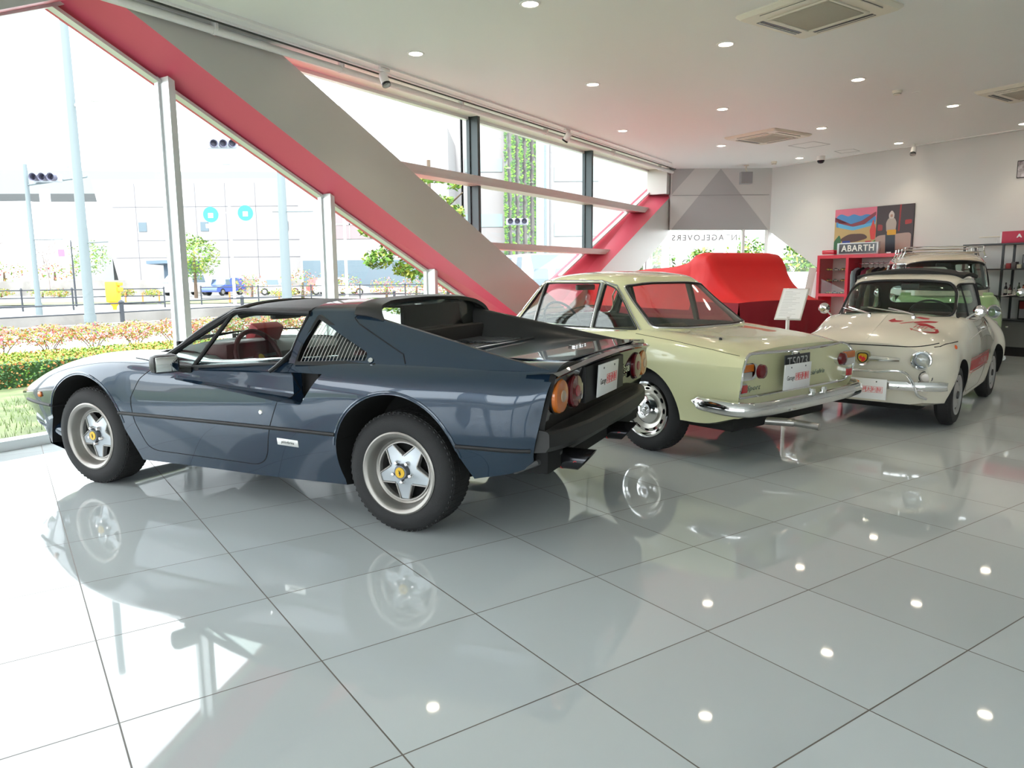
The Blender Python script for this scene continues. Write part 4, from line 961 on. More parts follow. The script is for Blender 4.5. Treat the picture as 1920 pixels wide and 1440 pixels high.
# ---------------------------------------------------------------- pale green coupe
def fulvia():
    root = thing('classic_coupe', 'pale yellow-green sixties coupe seen from behind, with chrome bumper and silver steel wheels', 'car', (1.5255, 5.674, 0), math.radians(129.8))
    P = mat('pale lime cream paint', (.70, .70, .42), .25, coat=1.0, coat_rough=.03); AX = .05; WB = 2.33; R = .305
    ctrl = [
     [(-.60, .50, .30), (-.66, .66, .33), (-.735, .735, .45), (-.765, .745, .68), (-.745, .69, .728), (-.72, .60, .755), (-.71, .35, .772), (-.71, 0, .778)],
     [(-.50, .55, .26), (-.52, .72, .29), (-.60, .755, .45), (-.62, .765, .68), (-.60, .715, .755), (-.60, .62, .782), (-.60, .35, .80), (-.60, 0, .805)],
     [(-.25, .60, .24), (-.25, .745, .28), (-.25, .770, .45), (-.25, .776, .68), (-.25, .735, .785), (-.25, .635, .825), (-.25, .38, .84), (-.25, 0, .845)],
     [(.10, .60, .18), (.10, .75, .22), (.10, .772, .45), (.10, .778, .68), (.10, .75, .79), (.10, .668, .85), (.05, .38, .865), (.0, 0, .87)],
     [(.70, .60, .16), (.70, .75, .20), (.70, .772, .45), (.70, .778, .68), (.70, .75, .79), (.70, .672, .848), (.70, .38, .86), (.70, 0, .865)],
     [(1.6, .60, .16), (1.6, .75, .20), (1.6, .768, .45), (1.6, .775, .68), (1.6, .745, .80), (1.6, .655, .862), (1.7, .38, .885), (1.8, 0, .895)],
     [(2.38, .60, .18), (2.38, .75, .22), (2.38, .765, .45), (2.38, .77, .68), (2.38, .73, .79), (2.38, .63, .838), (2.38, .38, .85), (2.38, 0, .86)],
     [(2.95, .55, .22), (2.97, .70, .26), (3.0, .74, .45), (3.0, .745, .66), (3.0, .70, .74), (3.0, .60, .77), (3.02, .35, .785), (3.02, 0, .79)],
     [(3.08, .50, .26), (3.10, .60, .28), (3.13, .66, .45), (3.13, .67, .64), (3.12, .64, .70), (3.12, .55, .73), (3.13, .33, .74), (3.13, 0, .745)]]
    Hh = surf(ctrl, [4, 8, 8, 10, 12, 12, 8, 5], [3, 6, 6, 6, 6, 6, 6], ck=(1, 3))
    body = mesh_of(solid_body(Hh), [P]); cuts = []
    for s in (1, -1):
        bm = bmesh.new(); cyl_y(bm, AX+.0, .285, .345, s*.45, s*1.0, 56); cuts.append(mesh_of(bm, [M_well])); bm = bmesh.new(); cyl_y(bm, AX+WB, .29, .34, s*.45, s*1.0, 56); cuts.append(mesh_of(bm, [M_well]))
    cuts.append(prism_y([(.25, .35), (1.5, .35), (1.65, .60), (1.55, 1.0), (.12, 1.0), (.15, .72)], -.60, .60, M_darkint))
    body = boolean(body, cuts); bt = bvh(body)
    dp = rounded([(.62, .95), (.605, .66), (.55, .60), (.56, .25), (1.45, .25), (1.52, .45), (1.50, .95)], .03, 3); cen = np.array(dp).mean(0)
    sm = [tuple(np.array(p)+(cen-np.array(p))/np.linalg.norm(cen-np.array(p))*.003) for p in dp]; doors = [boolean(body, [prism_y(sm, s*.61, s*1.0, P)], 'INTERSECT') for s in (1, -1)]
    body = boolean(body, [prism_y(dp, s*.61, s*1.0, M_seam) for s in (1, -1)])
    # trunk lid seams
    bo = obj('body', body, None, root)
    for d in doors: obj('door', d, None, root)
    for s in (1, -1): bm = bmesh.new(); tube(bm, side_pts(bt, densify([p for p in dp if p[1] < .84], .03, False), s, -.001), .0024, 6); obj('door_seam', bm, M_seam, bo)
    # greenhouse
    key = [(.845, 1.80, -.045, .672, 5.5), (.95, 1.68, .10, .637, 5.5), (1.08, 1.56, .27, .588, 5.2), (1.19, 1.455, .395, .548, 5.0), (1.225, 1.40, .435, .532, 4.6), (1.250, 1.335, .47, .505, 4.2), (1.272, 1.22, .56, .445, 3.6), (1.288, 1.08, .68, .34, 3.0), (1.297, .98, .80, .20, 2.6)]
    A = ring_loft(lv_interp(key, 4), 128); gm = mesh_of(ring_shell(A, .022), [P, mat('grey headlining', (.12, .115, .10), .8)])
    vent = rounded([(1.515, .90), (1.305, 1.20), (1.300, .878)], .01, 3); dw = rounded([(1.272, 1.203), (.650, 1.203), (.632, .868), (1.280, .868)], .012, 3)
    qw = rounded([(.600, 1.197), (.500, 1.168), (.190, .870), (.598, .868)], [.01, .05, .02, .01], 4)
    rw = rounded([(-.575, .885), (-.30, .872), (.30, .872), (.575, .885), (.485, 1.185), (.25, 1.205), (-.25, 1.205), (-.485, 1.185)], [.03, .1, .1, .03, .03, .1, .1, .03], 5)
    fw = rounded([(-.60, .905), (-.30, .905), (.30, .905), (.60, .905), (.50, 1.185), (.25, 1.205), (-.25, 1.205), (-.50, 1.185)], [.03, .1, .1, .03, .03, .1, .1, .03], 5)
    cs = [prism_y(w_, s*.40, s*.9) for w_ in (vent, dw, qw) for s in (1, -1)]+[prism_x(rw, -.4, .75), prism_x(fw, 1.15, 2.0)]
    solid = mesh_of(ring_shell(A, .022), [P]); tree = bvh(solid); glass = mesh_of(ring_shell(A, .006), [CARGLASS2, CARGLASS2])
    for c in cs:
        c.materials.clear(); c.materials.append(M_rub)
    g = boolean(gm, [c.copy() for c in cs]); obj('roof', g, None, bo)
    def pane_of(c, name, m=CARGLASS2):
        c2 = c.copy(); c2.materials.clear(); c2.materials.append(m); r = boolean(glass, [c2], 'INTERSECT'); return obj(name, r, None, root)
    i = 0
    for w_, nm in ((vent, 'vent_window'), (dw, 'door_window'), (qw, 'quarter_window')):
        for s in (1, -1):
            po = pane_of(cs[i], nm); i += 1
            bm = bmesh.new(); tube(bm, side_pts(tree, densify(w_, .03), s, .002), .006, 6, closed=True); obj('window_rubber', bm, M_rub, po)
    ro = pane_of(cs[6], 'rear_window', CARGLASS2); fo = pane_of(cs[7], 'windscreen')
    outline(tree, [(-1, a, b) for a, b in densify(rw, .03)], (1, 0, 0), M_chrome, .008, ro, 'chrome_surround', .003); rw2 = [(a*.975, .885+(b-.885)*.97+.005) for a, b in rw]; outline(tree, [(-1, a, b) for a, b in densify(rw2, .03)], (1, 0, 0), M_rub, .010, ro, 'window_rubber', -.002)
    outline(tree, [(3, a, b) for a, b in densify(fw, .03)], (-1, 0, 0), M_chrome, .008, fo, 'chrome_surround', .003)
    # chrome: belt, gutter, pillars
    for s in (1, -1):
        bm = bmesh.new(); p = side_pts(tree, densify([(1.56, .885), (1.28, .860), (.62, .852), (.02, .852)], .05, False), s, .004); tube(bm, p, .0075, 8)
        p = side_pts(tree, densify([(1.565, .905), (1.49, 1.07), (1.365, 1.212), (1.28, 1.222), (.64, 1.222), (.50, 1.185), (.40, 1.09), (.155, .858)], .04, False), s, .004); tube(bm, p, .007, 8); obj('window_chrome', bm, M_chrome, bo)
        bm = bmesh.new(); p = side_pts(tree, [(1.288, .87), (1.289, 1.0), (1.290, 1.12), (1.292, 1.205)], s, .005); tube(bm, p, .009, 8); obj('pillar_trim', bm, mat('dull chrome', (.62, .62, .60), .22, metal=.9), bo); bm = bmesh.new(); p = side_pts(tree, [(.615, .865), (.618, .98), (.622, 1.1), (.626, 1.205)], s, .005); tube(bm, p, .013, 8); obj('pillar_trim', bm, mat('dull chrome', (.62, .62, .60), .22, metal=.9), bo)
    line_on(bt, [(.16, .845), (-.20, .812), (-.52, .775), (-.70, .745)], M_seam, .0022, bo, 'boot_seam', mirror=True)
    # tail panel: recessed rim trim, lamps, plates, badges
    tl = Matrix(((0, 0, -1, 0), (-1, 0, 0, 0), (0, 1, 0, 0), (0, 0, 0, 1))); Xt = -.752
    back = lambda pts, off=0.: cast(bt, [(-2, a, b) for a, b in pts], (1, 0, 0), off)
    rimp = rounded([(-.60, .755), (-.67, .735), (-.735, .66), (-.735, .53), (-.67, .468), (.67, .468), (.735, .53), (.735, .66), (.67, .735), (.60, .755), (.15, .742), (-.15, .742)], [.02, .05, .05, .06, .05, .05, .06, .05, .05, .02, .1, .1], 4)
    bm = bmesh.new(); tube(bm, back(densify([p for p in rimp], .03), .004), .010, 8, closed=True); obj('tail_trim', bm, M_chrome, root)
    def back_plate(poly, m, name, d0, d1, parent=root, label=None):
        """flat shaped piece following the tail, from d0 to d1 outward"""
        c = back([tuple(np.mean(np.array(poly), 0))]); x = c[0].x if c else Xt; bm = bmesh.new(); prism(bm, poly, lambda a, b: (x-d0, a, b), lambda a, b: (x-d1, a, b)); return obj(name, bm, m, parent, label=label, angle=30)
    for s in (1, -1):
        out = rounded([(s*.735, .695), (s*.545, .695), (s*.46, .64), (s*.545, .585), (s*.735, .585)], [.02, .05, .05, .05, .02], 6); cl = back_plate(out, M_chrome, 'tail_lamp', -.03, .012)
        back_plate(rounded([(s*.728, .689), (s*.58, .689), (s*.58, .642), (s*.728, .642)], .006), M_lenso, 'orange_lens', .0, .022, cl); back_plate(rounded([(s*.728, .638), (s*.58, .638), (s*.58, .592), (s*.728, .592)], .006), mat('clear ribbed lens', (.55, .55, .52), .2, metal=.3), 'reversing_lens', .0, .020, cl)
        bm = bmesh.new(); lathe(bm, [(.048, 0), (.044, .025), (.025, .036), (0, .040)], 28, T(-.762, s*.535, .64) @ tl); obj('red_lens', bm, M_lensr, cl)
        rf = back_plate(rounded([(s*.705, .565), (s*.625, .565), (s*.625, .50), (s*.705, .50)], .008), M_chrome, 'reflector', -.03, .022); back_plate(rounded([(s*.695, .558), (s*.633, .558), (s*.633, .508), (s*.695, .508)], .006), mat('red reflector', (.45, .01, .015), .2, coat=.5), 'red_reflector', .02, .034, rf)
    bm = bmesh.new(); box(bm, -.16, .16, -.08, .08, -.004, .004, T(-.782, .12, .645) @ tl, bev=.002); bp_ = obj('old_plate', bm, mat('dark plate', (.02, .022, .024), .4), root); bm = text_bm('T5073', .095, .001, 1.1); obj('plate_characters', xf(bm, T(-.7865, .12, .672) @ tl), mat('plate silver', (.55, .56, .55), .35, metal=.5), bp_, smooth=False)
    plate(root, T(-.812, .165, .583) @ tl @ RX(.05), .335, .17)
    bm = bmesh.new(); lathe(bm, [(.027, -.03), (.027, .006), (.018, .010), (.016, .004), (.008, .005), (.006, .012), (0, .013)], 24, T(-.755, .075, .712) @ tl); obj('boot_lock', bm, M_chrome, root)
    sc = mat('script chrome', (.28, .33, .30), .25, metal=.8)
    for tx_, y, z, sz in (('Lancia', -.14, .565, .045), ('Fulvia', -.30, .565, .045), ('Sport', .52, .525, .05)):
        bm = text_bm(tx_, sz, .003, 1.1, shear=.35, sx=1.25); x = back([(y, z)])[0].x; obj('script_badge', xf(bm, T(x-.002, y, z) @ tl), sc, root, smooth=False)
    # bumper
    bm = bmesh.new(); rows = []; path = [(-.42, .79, .435), (-.50, .815, .43), (-.62, .822, .425), (-.74, .80, .418), (-.815, .74, .414), (-.845, .60, .412), (-.865, .30, .412), (-.868, 0, .412)]
    full = hspline(path, 5); full = np.concatenate([full, full[:-1][::-1]*np.array([1, -1, 1])])
    n = len(full)
    for i, p in enumerate(full):
        t = full[min(i+1, n-1)]-full[max(i-1, 0)]; t /= np.linalg.norm(t); o = np.array([-t[1], t[0], 0]); 
        if np.dot(o, np.array([-.2, 0, 0])-p*[1, 1, 0]*0-np.array([0, 0, 0])) < 0 and abs(p[1]) < .7: o = o
        o = np.array([t[1], -t[0], 0]); 
        if np.dot(o, p-np.array([1, 0, 0.4])) < 0: o = -o
        k = min(1, .15+min(i, n-1-i)/5); h = .048*k
        rows.append([tuple(p+o*d*k+np.array([0, 0, z*k])) for d, z in ((-.02, .045), (-.004, .048), (.012, .036), (.020, .010), (.022, -.010), (.012, -.034), (-.004, -.046), (-.02, -.044))])
    grid_faces(bm, np.array(rows)); bmesh.ops.recalc_face_normals(bm, faces=bm.faces[:]); bu = obj('rear_bumper', bm, M_chrome, root, angle=60)
    for y in (.06, -.09):
        bm = bmesh.new(); lathe(bm, [(.0, .035), (.02, .028), (.026, .01), (.02, -.01), (.012, -.03)], 20, T(-.865, y, .462)); obj('plate_lamp', bm, M_chrome, bu)
    # exhaust, tow hook, wiper-like aerial cap
    bm = bmesh.new(); tube(bm, [(.3, .25, .22), (-.35, .30, .235), (-.55, .22, .25), (-.78, .12, .25)], .028, 16); tube(bm, [(-.78, .12, .25), (-.95, .10, .245)], .024, 16); obj('exhaust_pipe', bm, M_steel, root)
    bm = bmesh.new(); tube(bm, [(-.50+.035*math.cos(a), .50, .265+.035*math.sin(a)) for a in np.linspace(0, 2*PI, 17)[:-1]], .011, 8, closed=True); obj('tow_eye', bm, P, root)
    bm = bmesh.new(); lathe(bm, [(.028, -.015), (.022, .006), (.012, .014), (.010, .04), (0, .045)], 18, T(-.43, .50, .795)); obj('aerial_cap', bm, M_blk, root)
    bm = bmesh.new(); box(bm, -.62, .2, -.60, .60, .22, .32, bev=.03); obj('underbody', bm, M_well, root)
    # wheels: steel with holes and chrome cap
    def steel(w, r, wid):
        bm = bmesh.new(); lathe(bm, [(r+.006, -.014), (r+.008, -.002), (r-.004, .0), (r-.012, -.008), (r-.020, -.022), (r-.030, -.028)], 56); obj('rim', bm, M_chrome, w)
        pl = bmesh.new(); lathe(pl, [(0, -.03), (.09, -.028), (.10, -.034), (r-.055, -.020), (r-.030, -.030), (r-.028, -.05), (0, -.05)], 56); bmesh.ops.recalc_face_normals(pl, faces=pl.faces[:]); m_ = mat('silver steel wheel', (.58, .56, .50), .3, metal=.6); pm = mesh_of(pl, [m_]); ho = []
        for k in range(12):
            a = 2*PI*k/12; rr = r-.044; c, s_ = math.cos(a), math.sin(a)
            ho.append(prism_z([(rr*c+(.021*math.cos(t))*(-s_)+(.0085*math.sin(t))*c, rr*s_+(.021*math.cos(t))*c+(.0085*math.sin(t))*s_) for t in np.linspace(0, 2*PI, 15)[:-1]], -.1, .05, M_well))
        obj('disc', boolean(pm, ho), None, w)
        bm = bmesh.new(); lathe(bm, [(.104, -.032), (.102, -.018), (.085, -.006), (.045, .004), (.040, -.004), (.022, -.004), (.020, .006), (0, .009)], 40); obj('hub_cap', bm, M_chrome, w)
    w0 = wheel(root, AX, .70, R, .165, .195, steel); copy_wheel(w0, root, AX, -.70, R); copy_wheel(w0, root, AX+WB, .70, R); copy_wheel(w0, root, AX+WB, -.70, R)
    # cabin
    sm_ = mat('tan seat', (.10, .06, .035), .6)
    bm = bmesh.new(); box(bm, 1.35, 1.68, -.60, .60, .74, .865, bev=.03); obj('dashboard', bm, M_darkint, root)
    steering(root, (1.30, .32, .86), .5, .20, M_blk, 2, .011)
    for y in (.32, -.32): seat(root, .95, y, .28, sm_, .46, .50, .2)
    bm = bmesh.new(); box(bm, .20, .62, -.58, .58, .30, .52, bev=.04); box(bm, .16, .30, -.58, .58, .45, .80, bev=.04); obj('rear_seat', bm, sm_, root)
    bm = bmesh.new(); box(bm, .02, .30, -.60, .60, .80, .845, bev=.01); obj('parcel_shelf', bm, mat('grey shelf', (.05, .05, .05), .7), root)
    bm = bmesh.new(); box(bm, 1.33, 1.36, -.115, .115, 1.135, 1.185, bev=.012); tube(bm, [(1.35, 0, 1.18), (1.37, 0, 1.22)], .006, 6); mi = obj('rear_view_mirror', bm, mat('mirror back', (.45, .45, .42), .4), root)
    for y in (.35, -.12):
        bm = bmesh.new(); tube(bm, [(1.86, y, .90), (1.74, y-.22, .965), (1.70, y-.42, .975)], .007, 6); obj('wiper', bm, M_blk, root)
    return root
FULVIA = fulvia()
# ---------------------------------------------------------------- small white car with roll-back roof
def cinquecento():
    root = thing('small_car', 'tiny cream white rounded car with red scorpion on the bonnet and black folding roof', 'car', (4.454, 7.875, 0), math.radians(228.5))
    P = mat('ivory white paint', (.70, .66, .55), .25, coat=1.0, coat_rough=.03); WB = 1.84; R = .255
    ctrl = [
     [(2.24, .36, .20), (2.26, .46, .225), (2.30, .50, .36), (2.325, .50, .48), (2.315, .45, .595), (2.285, .36, .660), (2.27, .2, .688), (2.265, 0, .695)],
     [(2.14, .44, .18), (2.15, .575, .22), (2.18, .615, .36), (2.20, .618, .50), (2.19, .575, .63), (2.17, .47, .712), (2.16, .26, .738), (2.155, 0, .745)],
     [(1.84, .48, .17), (1.84, .60, .21), (1.84, .640, .38), (1.84, .645, .54), (1.84, .618, .685), (1.84, .53, .765), (1.84, .30, .822), (1.84, 0, .842)],
     [(1.55, .48, .16), (1.55, .60, .20), (1.55, .640, .38), (1.55, .648, .54), (1.55, .628, .705), (1.55, .575, .828), (1.58, .32, .888), (1.62, 0, .905)],
     [(1.0, .48, .16), (1.0, .59, .20), (1.0, .628, .38), (1.0, .637, .54), (1.0, .618, .705), (1.0, .568, .842), (1.0, .30, .85), (1.0, 0, .85)],
     [(.40, .48, .16), (.40, .57, .20), (.40, .600, .38), (.40, .610, .54), (.40, .580, .705), (.40, .510, .842), (.40, .30, .85), (.40, 0, .85)],
     [(0, .48, .18), (0, .57, .22), (0, .602, .38), (0, .610, .54), (0, .545, .70), (0, .445, .832), (0, .30, .87), (0, 0, .88)],
     [(-.35, .45, .20), (-.35, .58, .24), (-.35, .618, .38), (-.35, .625, .54), (-.35, .575, .675), (-.35, .475, .775), (-.35, .26, .815), (-.35, 0, .825)],
     [(-.50, .38, .24), (-.54, .50, .26), (-.57, .54, .38), (-.57, .54, .52), (-.55, .48, .63), (-.53, .37, .69), (-.52, .2, .71), (-.52, 0, .715)]]
    Hh = surf(ctrl, [5, 8, 8, 10, 10, 8, 8, 5], [3, 6, 6, 6, 6, 6, 6], ck=(1,)); body = mesh_of(solid_body(Hh), [P]); cuts = []
    for s in (1, -1):
        for cx, r in ((WB, .292), (0, .285)):
            bm = bmesh.new(); cyl_y(bm, cx, .262, r, s*.42, s*.9, 56); cuts.append(mesh_of(bm, [M_well]))
    cuts.append(prism_y([(.10, .32), (1.45, .32), (1.58, .60), (1.45, 1.0), (.0, 1.0)], -.52, .52, M_darkint)); body = boolean(body, cuts); bt = bvh(body)
    dp = rounded([(1.50, .95), (1.53, .30), (1.47, .235), (.80, .235), (.66, .36), (.64, .62), (.66, .95)], [.01, .05, .05, .08, .15, .05, .01], 4); cen = np.array(dp).mean(0)
    sm = [tuple(np.array(p)+(cen-np.array(p))/np.linalg.norm(cen-np.array(p))*.003) for p in dp]; doors = [boolean(body, [prism_y(sm, s*.53, s*.9, P)], 'INTERSECT') for s in (1, -1)]; body = boolean(body, [prism_y(dp, s*.53, s*.9, M_seam) for s in (1, -1)])
    bo = obj('body', body, None, root); dos = [obj('door', d, None, root) for d in doors]
    for s in (1, -1): bm = bmesh.new(); tube(bm, side_pts(bt, densify([p for p in dp if p[1] < .83], .03, False), s, -.001), .0024, 6); obj('door_seam', bm, mat('soft gap', (.10, .09, .08), .8), bo)
    key = [(.835, 1.665, -.16, .570, 3.6), (.90, 1.60, -.10, .556, 3.6), (1.0, 1.505, .0, .532, 3.7), (1.10, 1.39, .12, .506, 3.8), (1.18, 1.275, .22, .480, 3.8), (1.225, 1.18, .30, .455, 3.6), (1.255, 1.08, .38, .425, 3.4), (1.278, .96, .48, .36, 3.0), (1.292, .86, .58, .26, 2.8)]
    A = ring_loft(lv_interp(key, 4), 128); A[:, :, 1] *= 1-.22*np.clip((.75-A[:, :, 0])/.9, 0, 1)**1.3
    gm = mesh_of(ring_shell(A, .02), [P, mat('dark headlining', (.03, .028, .026), .8)]); tree = bvh(mesh_of(ring_shell(A, .02))); glass = mesh_of(ring_shell(A, .005), [CARGLASS, CARGLASS])
    ws = rounded([(-.478, .880), (0, .868), (.478, .880), (.452, 1.09), (.395, 1.170), (.20, 1.192), (-.20, 1.192), (-.395, 1.170), (-.452, 1.09)], [.07, .2, .07, .12, .08, .15, .15, .08, .12], 6)
    dw = rounded([(1.42, .868), (1.31, 1.05), (1.18, 1.160), (.76, 1.160), (.72, .868)], [.02, .06, .05, .04, .02], 5); qw = rounded([(.68, 1.155), (.36, 1.13), (.22, .90), (.66, .88)], [.02, .08, .06, .02], 5); rw = rounded([(-.40, .95), (.40, .95), (.36, 1.13), (-.36, 1.13)], .07, 6)
    cs = [prism_y(w_, s*.40, s*.9, M_rub) for w_ in (dw, qw) for s in (1, -1)]+[prism_x(ws, 1.0, 2.0, M_rub), prism_x(rw, -.5, .45, M_rub)]
    g = boolean(gm, [c.copy() for c in cs]); up = obj('roof', g, None, bo)
    def pane_of(c, name):
        c2 = c.copy(); c2.materials.clear(); c2.materials.append(CARGLASS); return obj(name, boolean(glass, [c2], 'INTERSECT'), None, root)
    gs = [pane_of(c, n_) for c, n_ in zip(cs, ('door_window', 'door_window', 'quarter_window', 'quarter_window', 'windscreen', 'rear_window'))]
    outline(tree, [(3, a, b) for a, b in densify(ws, .03)], (-1, 0, 0), M_rub, .011, gs[4], 'window_rubber', .002); ws2 = [(a*1.02, .99+(b-.99)*1.05) for a, b in ws]; outline(tree, [(3, a, b) for a, b in densify(ws2, .03)], (-1, 0, 0), M_chrome, .005, gs[4], 'chrome_surround', .006)
    for k, s in ((0, 1), (1, -1)):
        bm = bmesh.new(); tube(bm, side_pts(tree, densify(dw, .03), s, .002), .008, 6, closed=True); tube(bm, side_pts(tree, [(1.22, .87), (1.20, 1.0), (1.15, 1.16)], s, .002), .007, 6); obj('window_rubber', bm, M_rub, gs[k])
        bm = bmesh.new(); tube(bm, side_pts(tree, densify(qw, .03), s, .002), .008, 6, closed=True); obj('window_rubber', bm, M_rub, gs[2+k])
        bm = bmesh.new(); tube(bm, side_pts(tree, densify([(1.12, 1.192), (1.0, 1.205), (.5, 1.21)], .05, False), s, .002), .006, 6); obj('rain_gutter', bm, P, bo)
    # canvas roof
    cv = []
    for x in np.linspace(1.06, .40, 10):
        cv.append([(x+.06*(1-(y/.43)**2)*(x-.42)/.7, y, 1.256+.056*(1-(y/.46)**2)-.022*((x-.74)/.32)**2) for y in np.linspace(-.46, .46, 15)])
    obj('canvas_roof', mesh_of(thin(np.array(cv), -.03, 0, 1)), mat('black canvas', (.020, .019, .018), .8, bump=(400, .2)), root)
    # bonnet seam, scorpion, front badge
    fr = lambda pts, off=.002: cast(bt, [(3.2, a, b) for a, b in pts], (-1, 0, 0), off)
    dn = lambda pts, off=.002: cast(bt, [(a, b, 1.5) for a, b in pts], (0, 0, -1), off)
    bm = bmesh.new(); tube(bm, fr([(y, .673+.012*(1-(y/.5)**2)*0+.05*max(0, (abs(y)-.33)/.25)**2) for y in np.linspace(-.52, .52, 40)], .001), .0045, 6); bms = obj('bonnet_seam', bm, M_seam, bo)
    for s in (1, -1):
        bm = bmesh.new(); tube(bm, dn([(2.205, s*.50), (2.17, s*.535), (2.10, s*.56), (2.0, s*.585), (1.88, s*.60)], 0), .0045, 6); obj('bonnet_seam', bm, M_seam, bo)
    bm = bmesh.new()
    for s in (1, -1): tube(bm, side_pts(bt, densify([(2.17, .70), (2.0, .735), (1.62, .80)], .03, False), s, .0), .003, 6) if False else tube(bm, dn([(2.16, s*.53), (2.0, s*.575), (1.80, s*.585), (1.62, s*.57)], 0), .0022, 6)
    bm.free()
    bm = bmesh.new(); tube(bm, dn([(x, 0) for x in np.linspace(1.66, 2.22, 20)], -.003), .007, 6); obj('bonnet_ridge', bm, P, bo)
    S = lambda a, b: (1.96-(b)*.0031-0, .045+a*.0021)          # a: 0..100 to car left, b: up the bonnet
    def deco(pts, name='scorpion'):
        pp = [S(a, b) for a, b in densify(pts, 6)]; h = dn(pp, .0022); bm2 = bmesh.new(); V = [bm2.verts.new(p) for p in h]; f = bm2.faces.new(V); bmesh.ops.triangulate(bm2, faces=[f]); return bm2
    shapes = [[(0, 50), (20, 70), (28, 56), (62, 58), (50, 46), (28, 42), (18, 40)], [(50, 34), (60, 32), (102, 52), (100, 58), (58, 38)], [(88, 90), (112, 98), (150, 97), (148, 88), (122, 84)], [(100, 55), (150, 78), (190, 82), (182, 72), (140, 60), (108, 48)], [(112, 40), (128, 52), (150, 56), (180, 46), (196, 36), (184, 26), (160, 38), (138, 34), (122, 40)],
              [(188, 24), (206, 30), (218, 10), (214, -10), (196, -16), (165, -16), (166, -9), (192, -4), (204, 4), (202, 16)], [(105, 4), (122, 0), (120, -14)], [(124, -5), (155, -14), (154, -17), (122, -9)]]+[[(120+14*k, 30), (126+14*k, 33), (120+14*k, 12), (116+14*k, 12)] for k in range(4)]
    bm = bmesh.new()
    for sh_ in shapes:
        t_ = deco([(a*.93, b) for a, b in sh_]); me = mesh_of(t_); bm.from_mesh(me)
    obj('scorpion_decal', bm, mat('red decal', (.42, .02, .03), .35), root, smooth=False)
    tf = Matrix(((0, 0, 1, 0), (1, 0, 0, 0), (0, 1, 0, 0), (0, 0, 0, 1)))     # local z -> +x, x -> +y, y -> z
    def fx_(y, z): h = fr([(y, z)], 0); return h[0].x
    x0 = fx_(0, .565)
    bm = bmesh.new()
    for s in (1, -1):
        rows = []
        for k in range(9):
            t = k/8; y = s*(.05+.23*t); hw = .030-.013*t; xx = fx_(y, .565)
            rows.append([(xx+.0, y, .565-hw), (xx+.024-.006*t, y, .565-hw*.7), (xx+.034-.008*t, y, .565), (xx+.024-.006*t, y, .565+hw*.7), (xx+.0, y, .565+hw)])
        grid_faces(bm, np.array(rows)); bm.faces.new([bm.verts.new(p) for p in rows[-1]])
    wn = obj('moustache_trim', bm, M_chrome, root)
    sh2 = rounded([(-.062, .045), (-.035, .062), (.035, .062), (.062, .045), (.06, -.02), (.03, -.055), (0, -.068), (-.03, -.055), (-.06, -.02)], .02, 4)
    bm = bmesh.new(); M = T(x0+.004, 0, .568) @ tf; prism(bm, sh2, lambda a, b: tuple(M @ Vector((a, b, 0))), lambda a, b: tuple(M @ Vector((a, b, .026)))); bd = obj('front_badge', bm, M_chrome, root)
    for f_, m_, z_ in ((.70, M_blk, .027), (.56, mat('shield yellow', (.70, .42, .03), .35), .0285)):
        bm = bmesh.new(); prism(bm, [(a*f_, b*f_) for a, b in sh2], lambda a, b: tuple(M @ Vector((a, b, z_-.004))), lambda a, b: tuple(M @ Vector((a, b, z_)))); obj('shield', bm, m_, bd, smooth=False)
    bm = bmesh.new(); prism(bm, [(-.030, .006), (-.012, .020), (-.002, .004), (.010, .012), (.026, -.008), (.016, -.026), (0, -.034), (-.012, -.024), (-.004, -.012), (-.022, -.010)], lambda a, b: tuple(M @ Vector((a, b, .028))), lambda a, b: tuple(M @ Vector((a, b, .0298)))); obj('shield_red', bm, M_redp, bd, smooth=False)
    # lamps
    for s in (1, -1):
        y = s*.435; xx = fx_(y, .575)-.012; M = T(xx, y, .572) @ RZ(s*.12) @ tf
        bm = bmesh.new(); lathe(bm, [(.078, 0), (.080, .02), (.074, .034), (.066, .036), (.064, .028)], 40, M); hl = obj('headlamp', bm, M_chrome, root)
        bm = bmesh.new(); lathe(bm, [(.066, .026), (.050, .010), (.02, -.02), (0, -.024)], 32, M); obj('reflector', bm, mat('lamp mirror', (.65, .66, .68), .12, metal=1.), hl)
        bm = bmesh.new(); lathe(bm, [(.012, .0), (.012, .012), (0, .016)], 12, M); obj('bulb', bm, M_lensc, hl)
        bm = bmesh.new(); lathe(bm, [(.066, .030), (.045, .040), (.02, .045), (0, .046)], 32, M); obj('lens', bm, glassmat('headlamp glass', (.8, .84, .86), 2.0), hl)
        M = T(fx_(s*.475, .44)-.006, s*.475, .438) @ RZ(s*.15) @ tf; bm = bmesh.new(); lathe(bm, [(.046, 0), (.047, .012), (.042, .016)], 32, M); tl_ = obj('turn_lamp', bm, M_chrome, root); bm = bmesh.new(); lathe(bm, [(.0475, .014), (.051, .008), (.051, -.006)], 28, M); obj('lamp_gasket', bm, M_rub, tl_); bm = bmesh.new(); lathe(bm, [(.042, .012), (.03, .024), (0, .03)], 28, M); obj('lens', bm, mat('frosted lens', (.62, .56, .50), .2, coat=.6), tl_)
        h = side_pts(bt, [(2.02, .665)], s, 0)[0]; bm = bmesh.new(); lathe(bm, [(.0, .016), (.014, .012), (.02, 0)], 18, Matrix.Translation(h) @ RX(-s*PI/2+s*.25)); obj('side_repeater', bm, mat('orange red lens', (.70, .10, .02), .2, coat=.5), root)
    # bumper and over-rider bar
    bm = bmesh.new(); rows = []
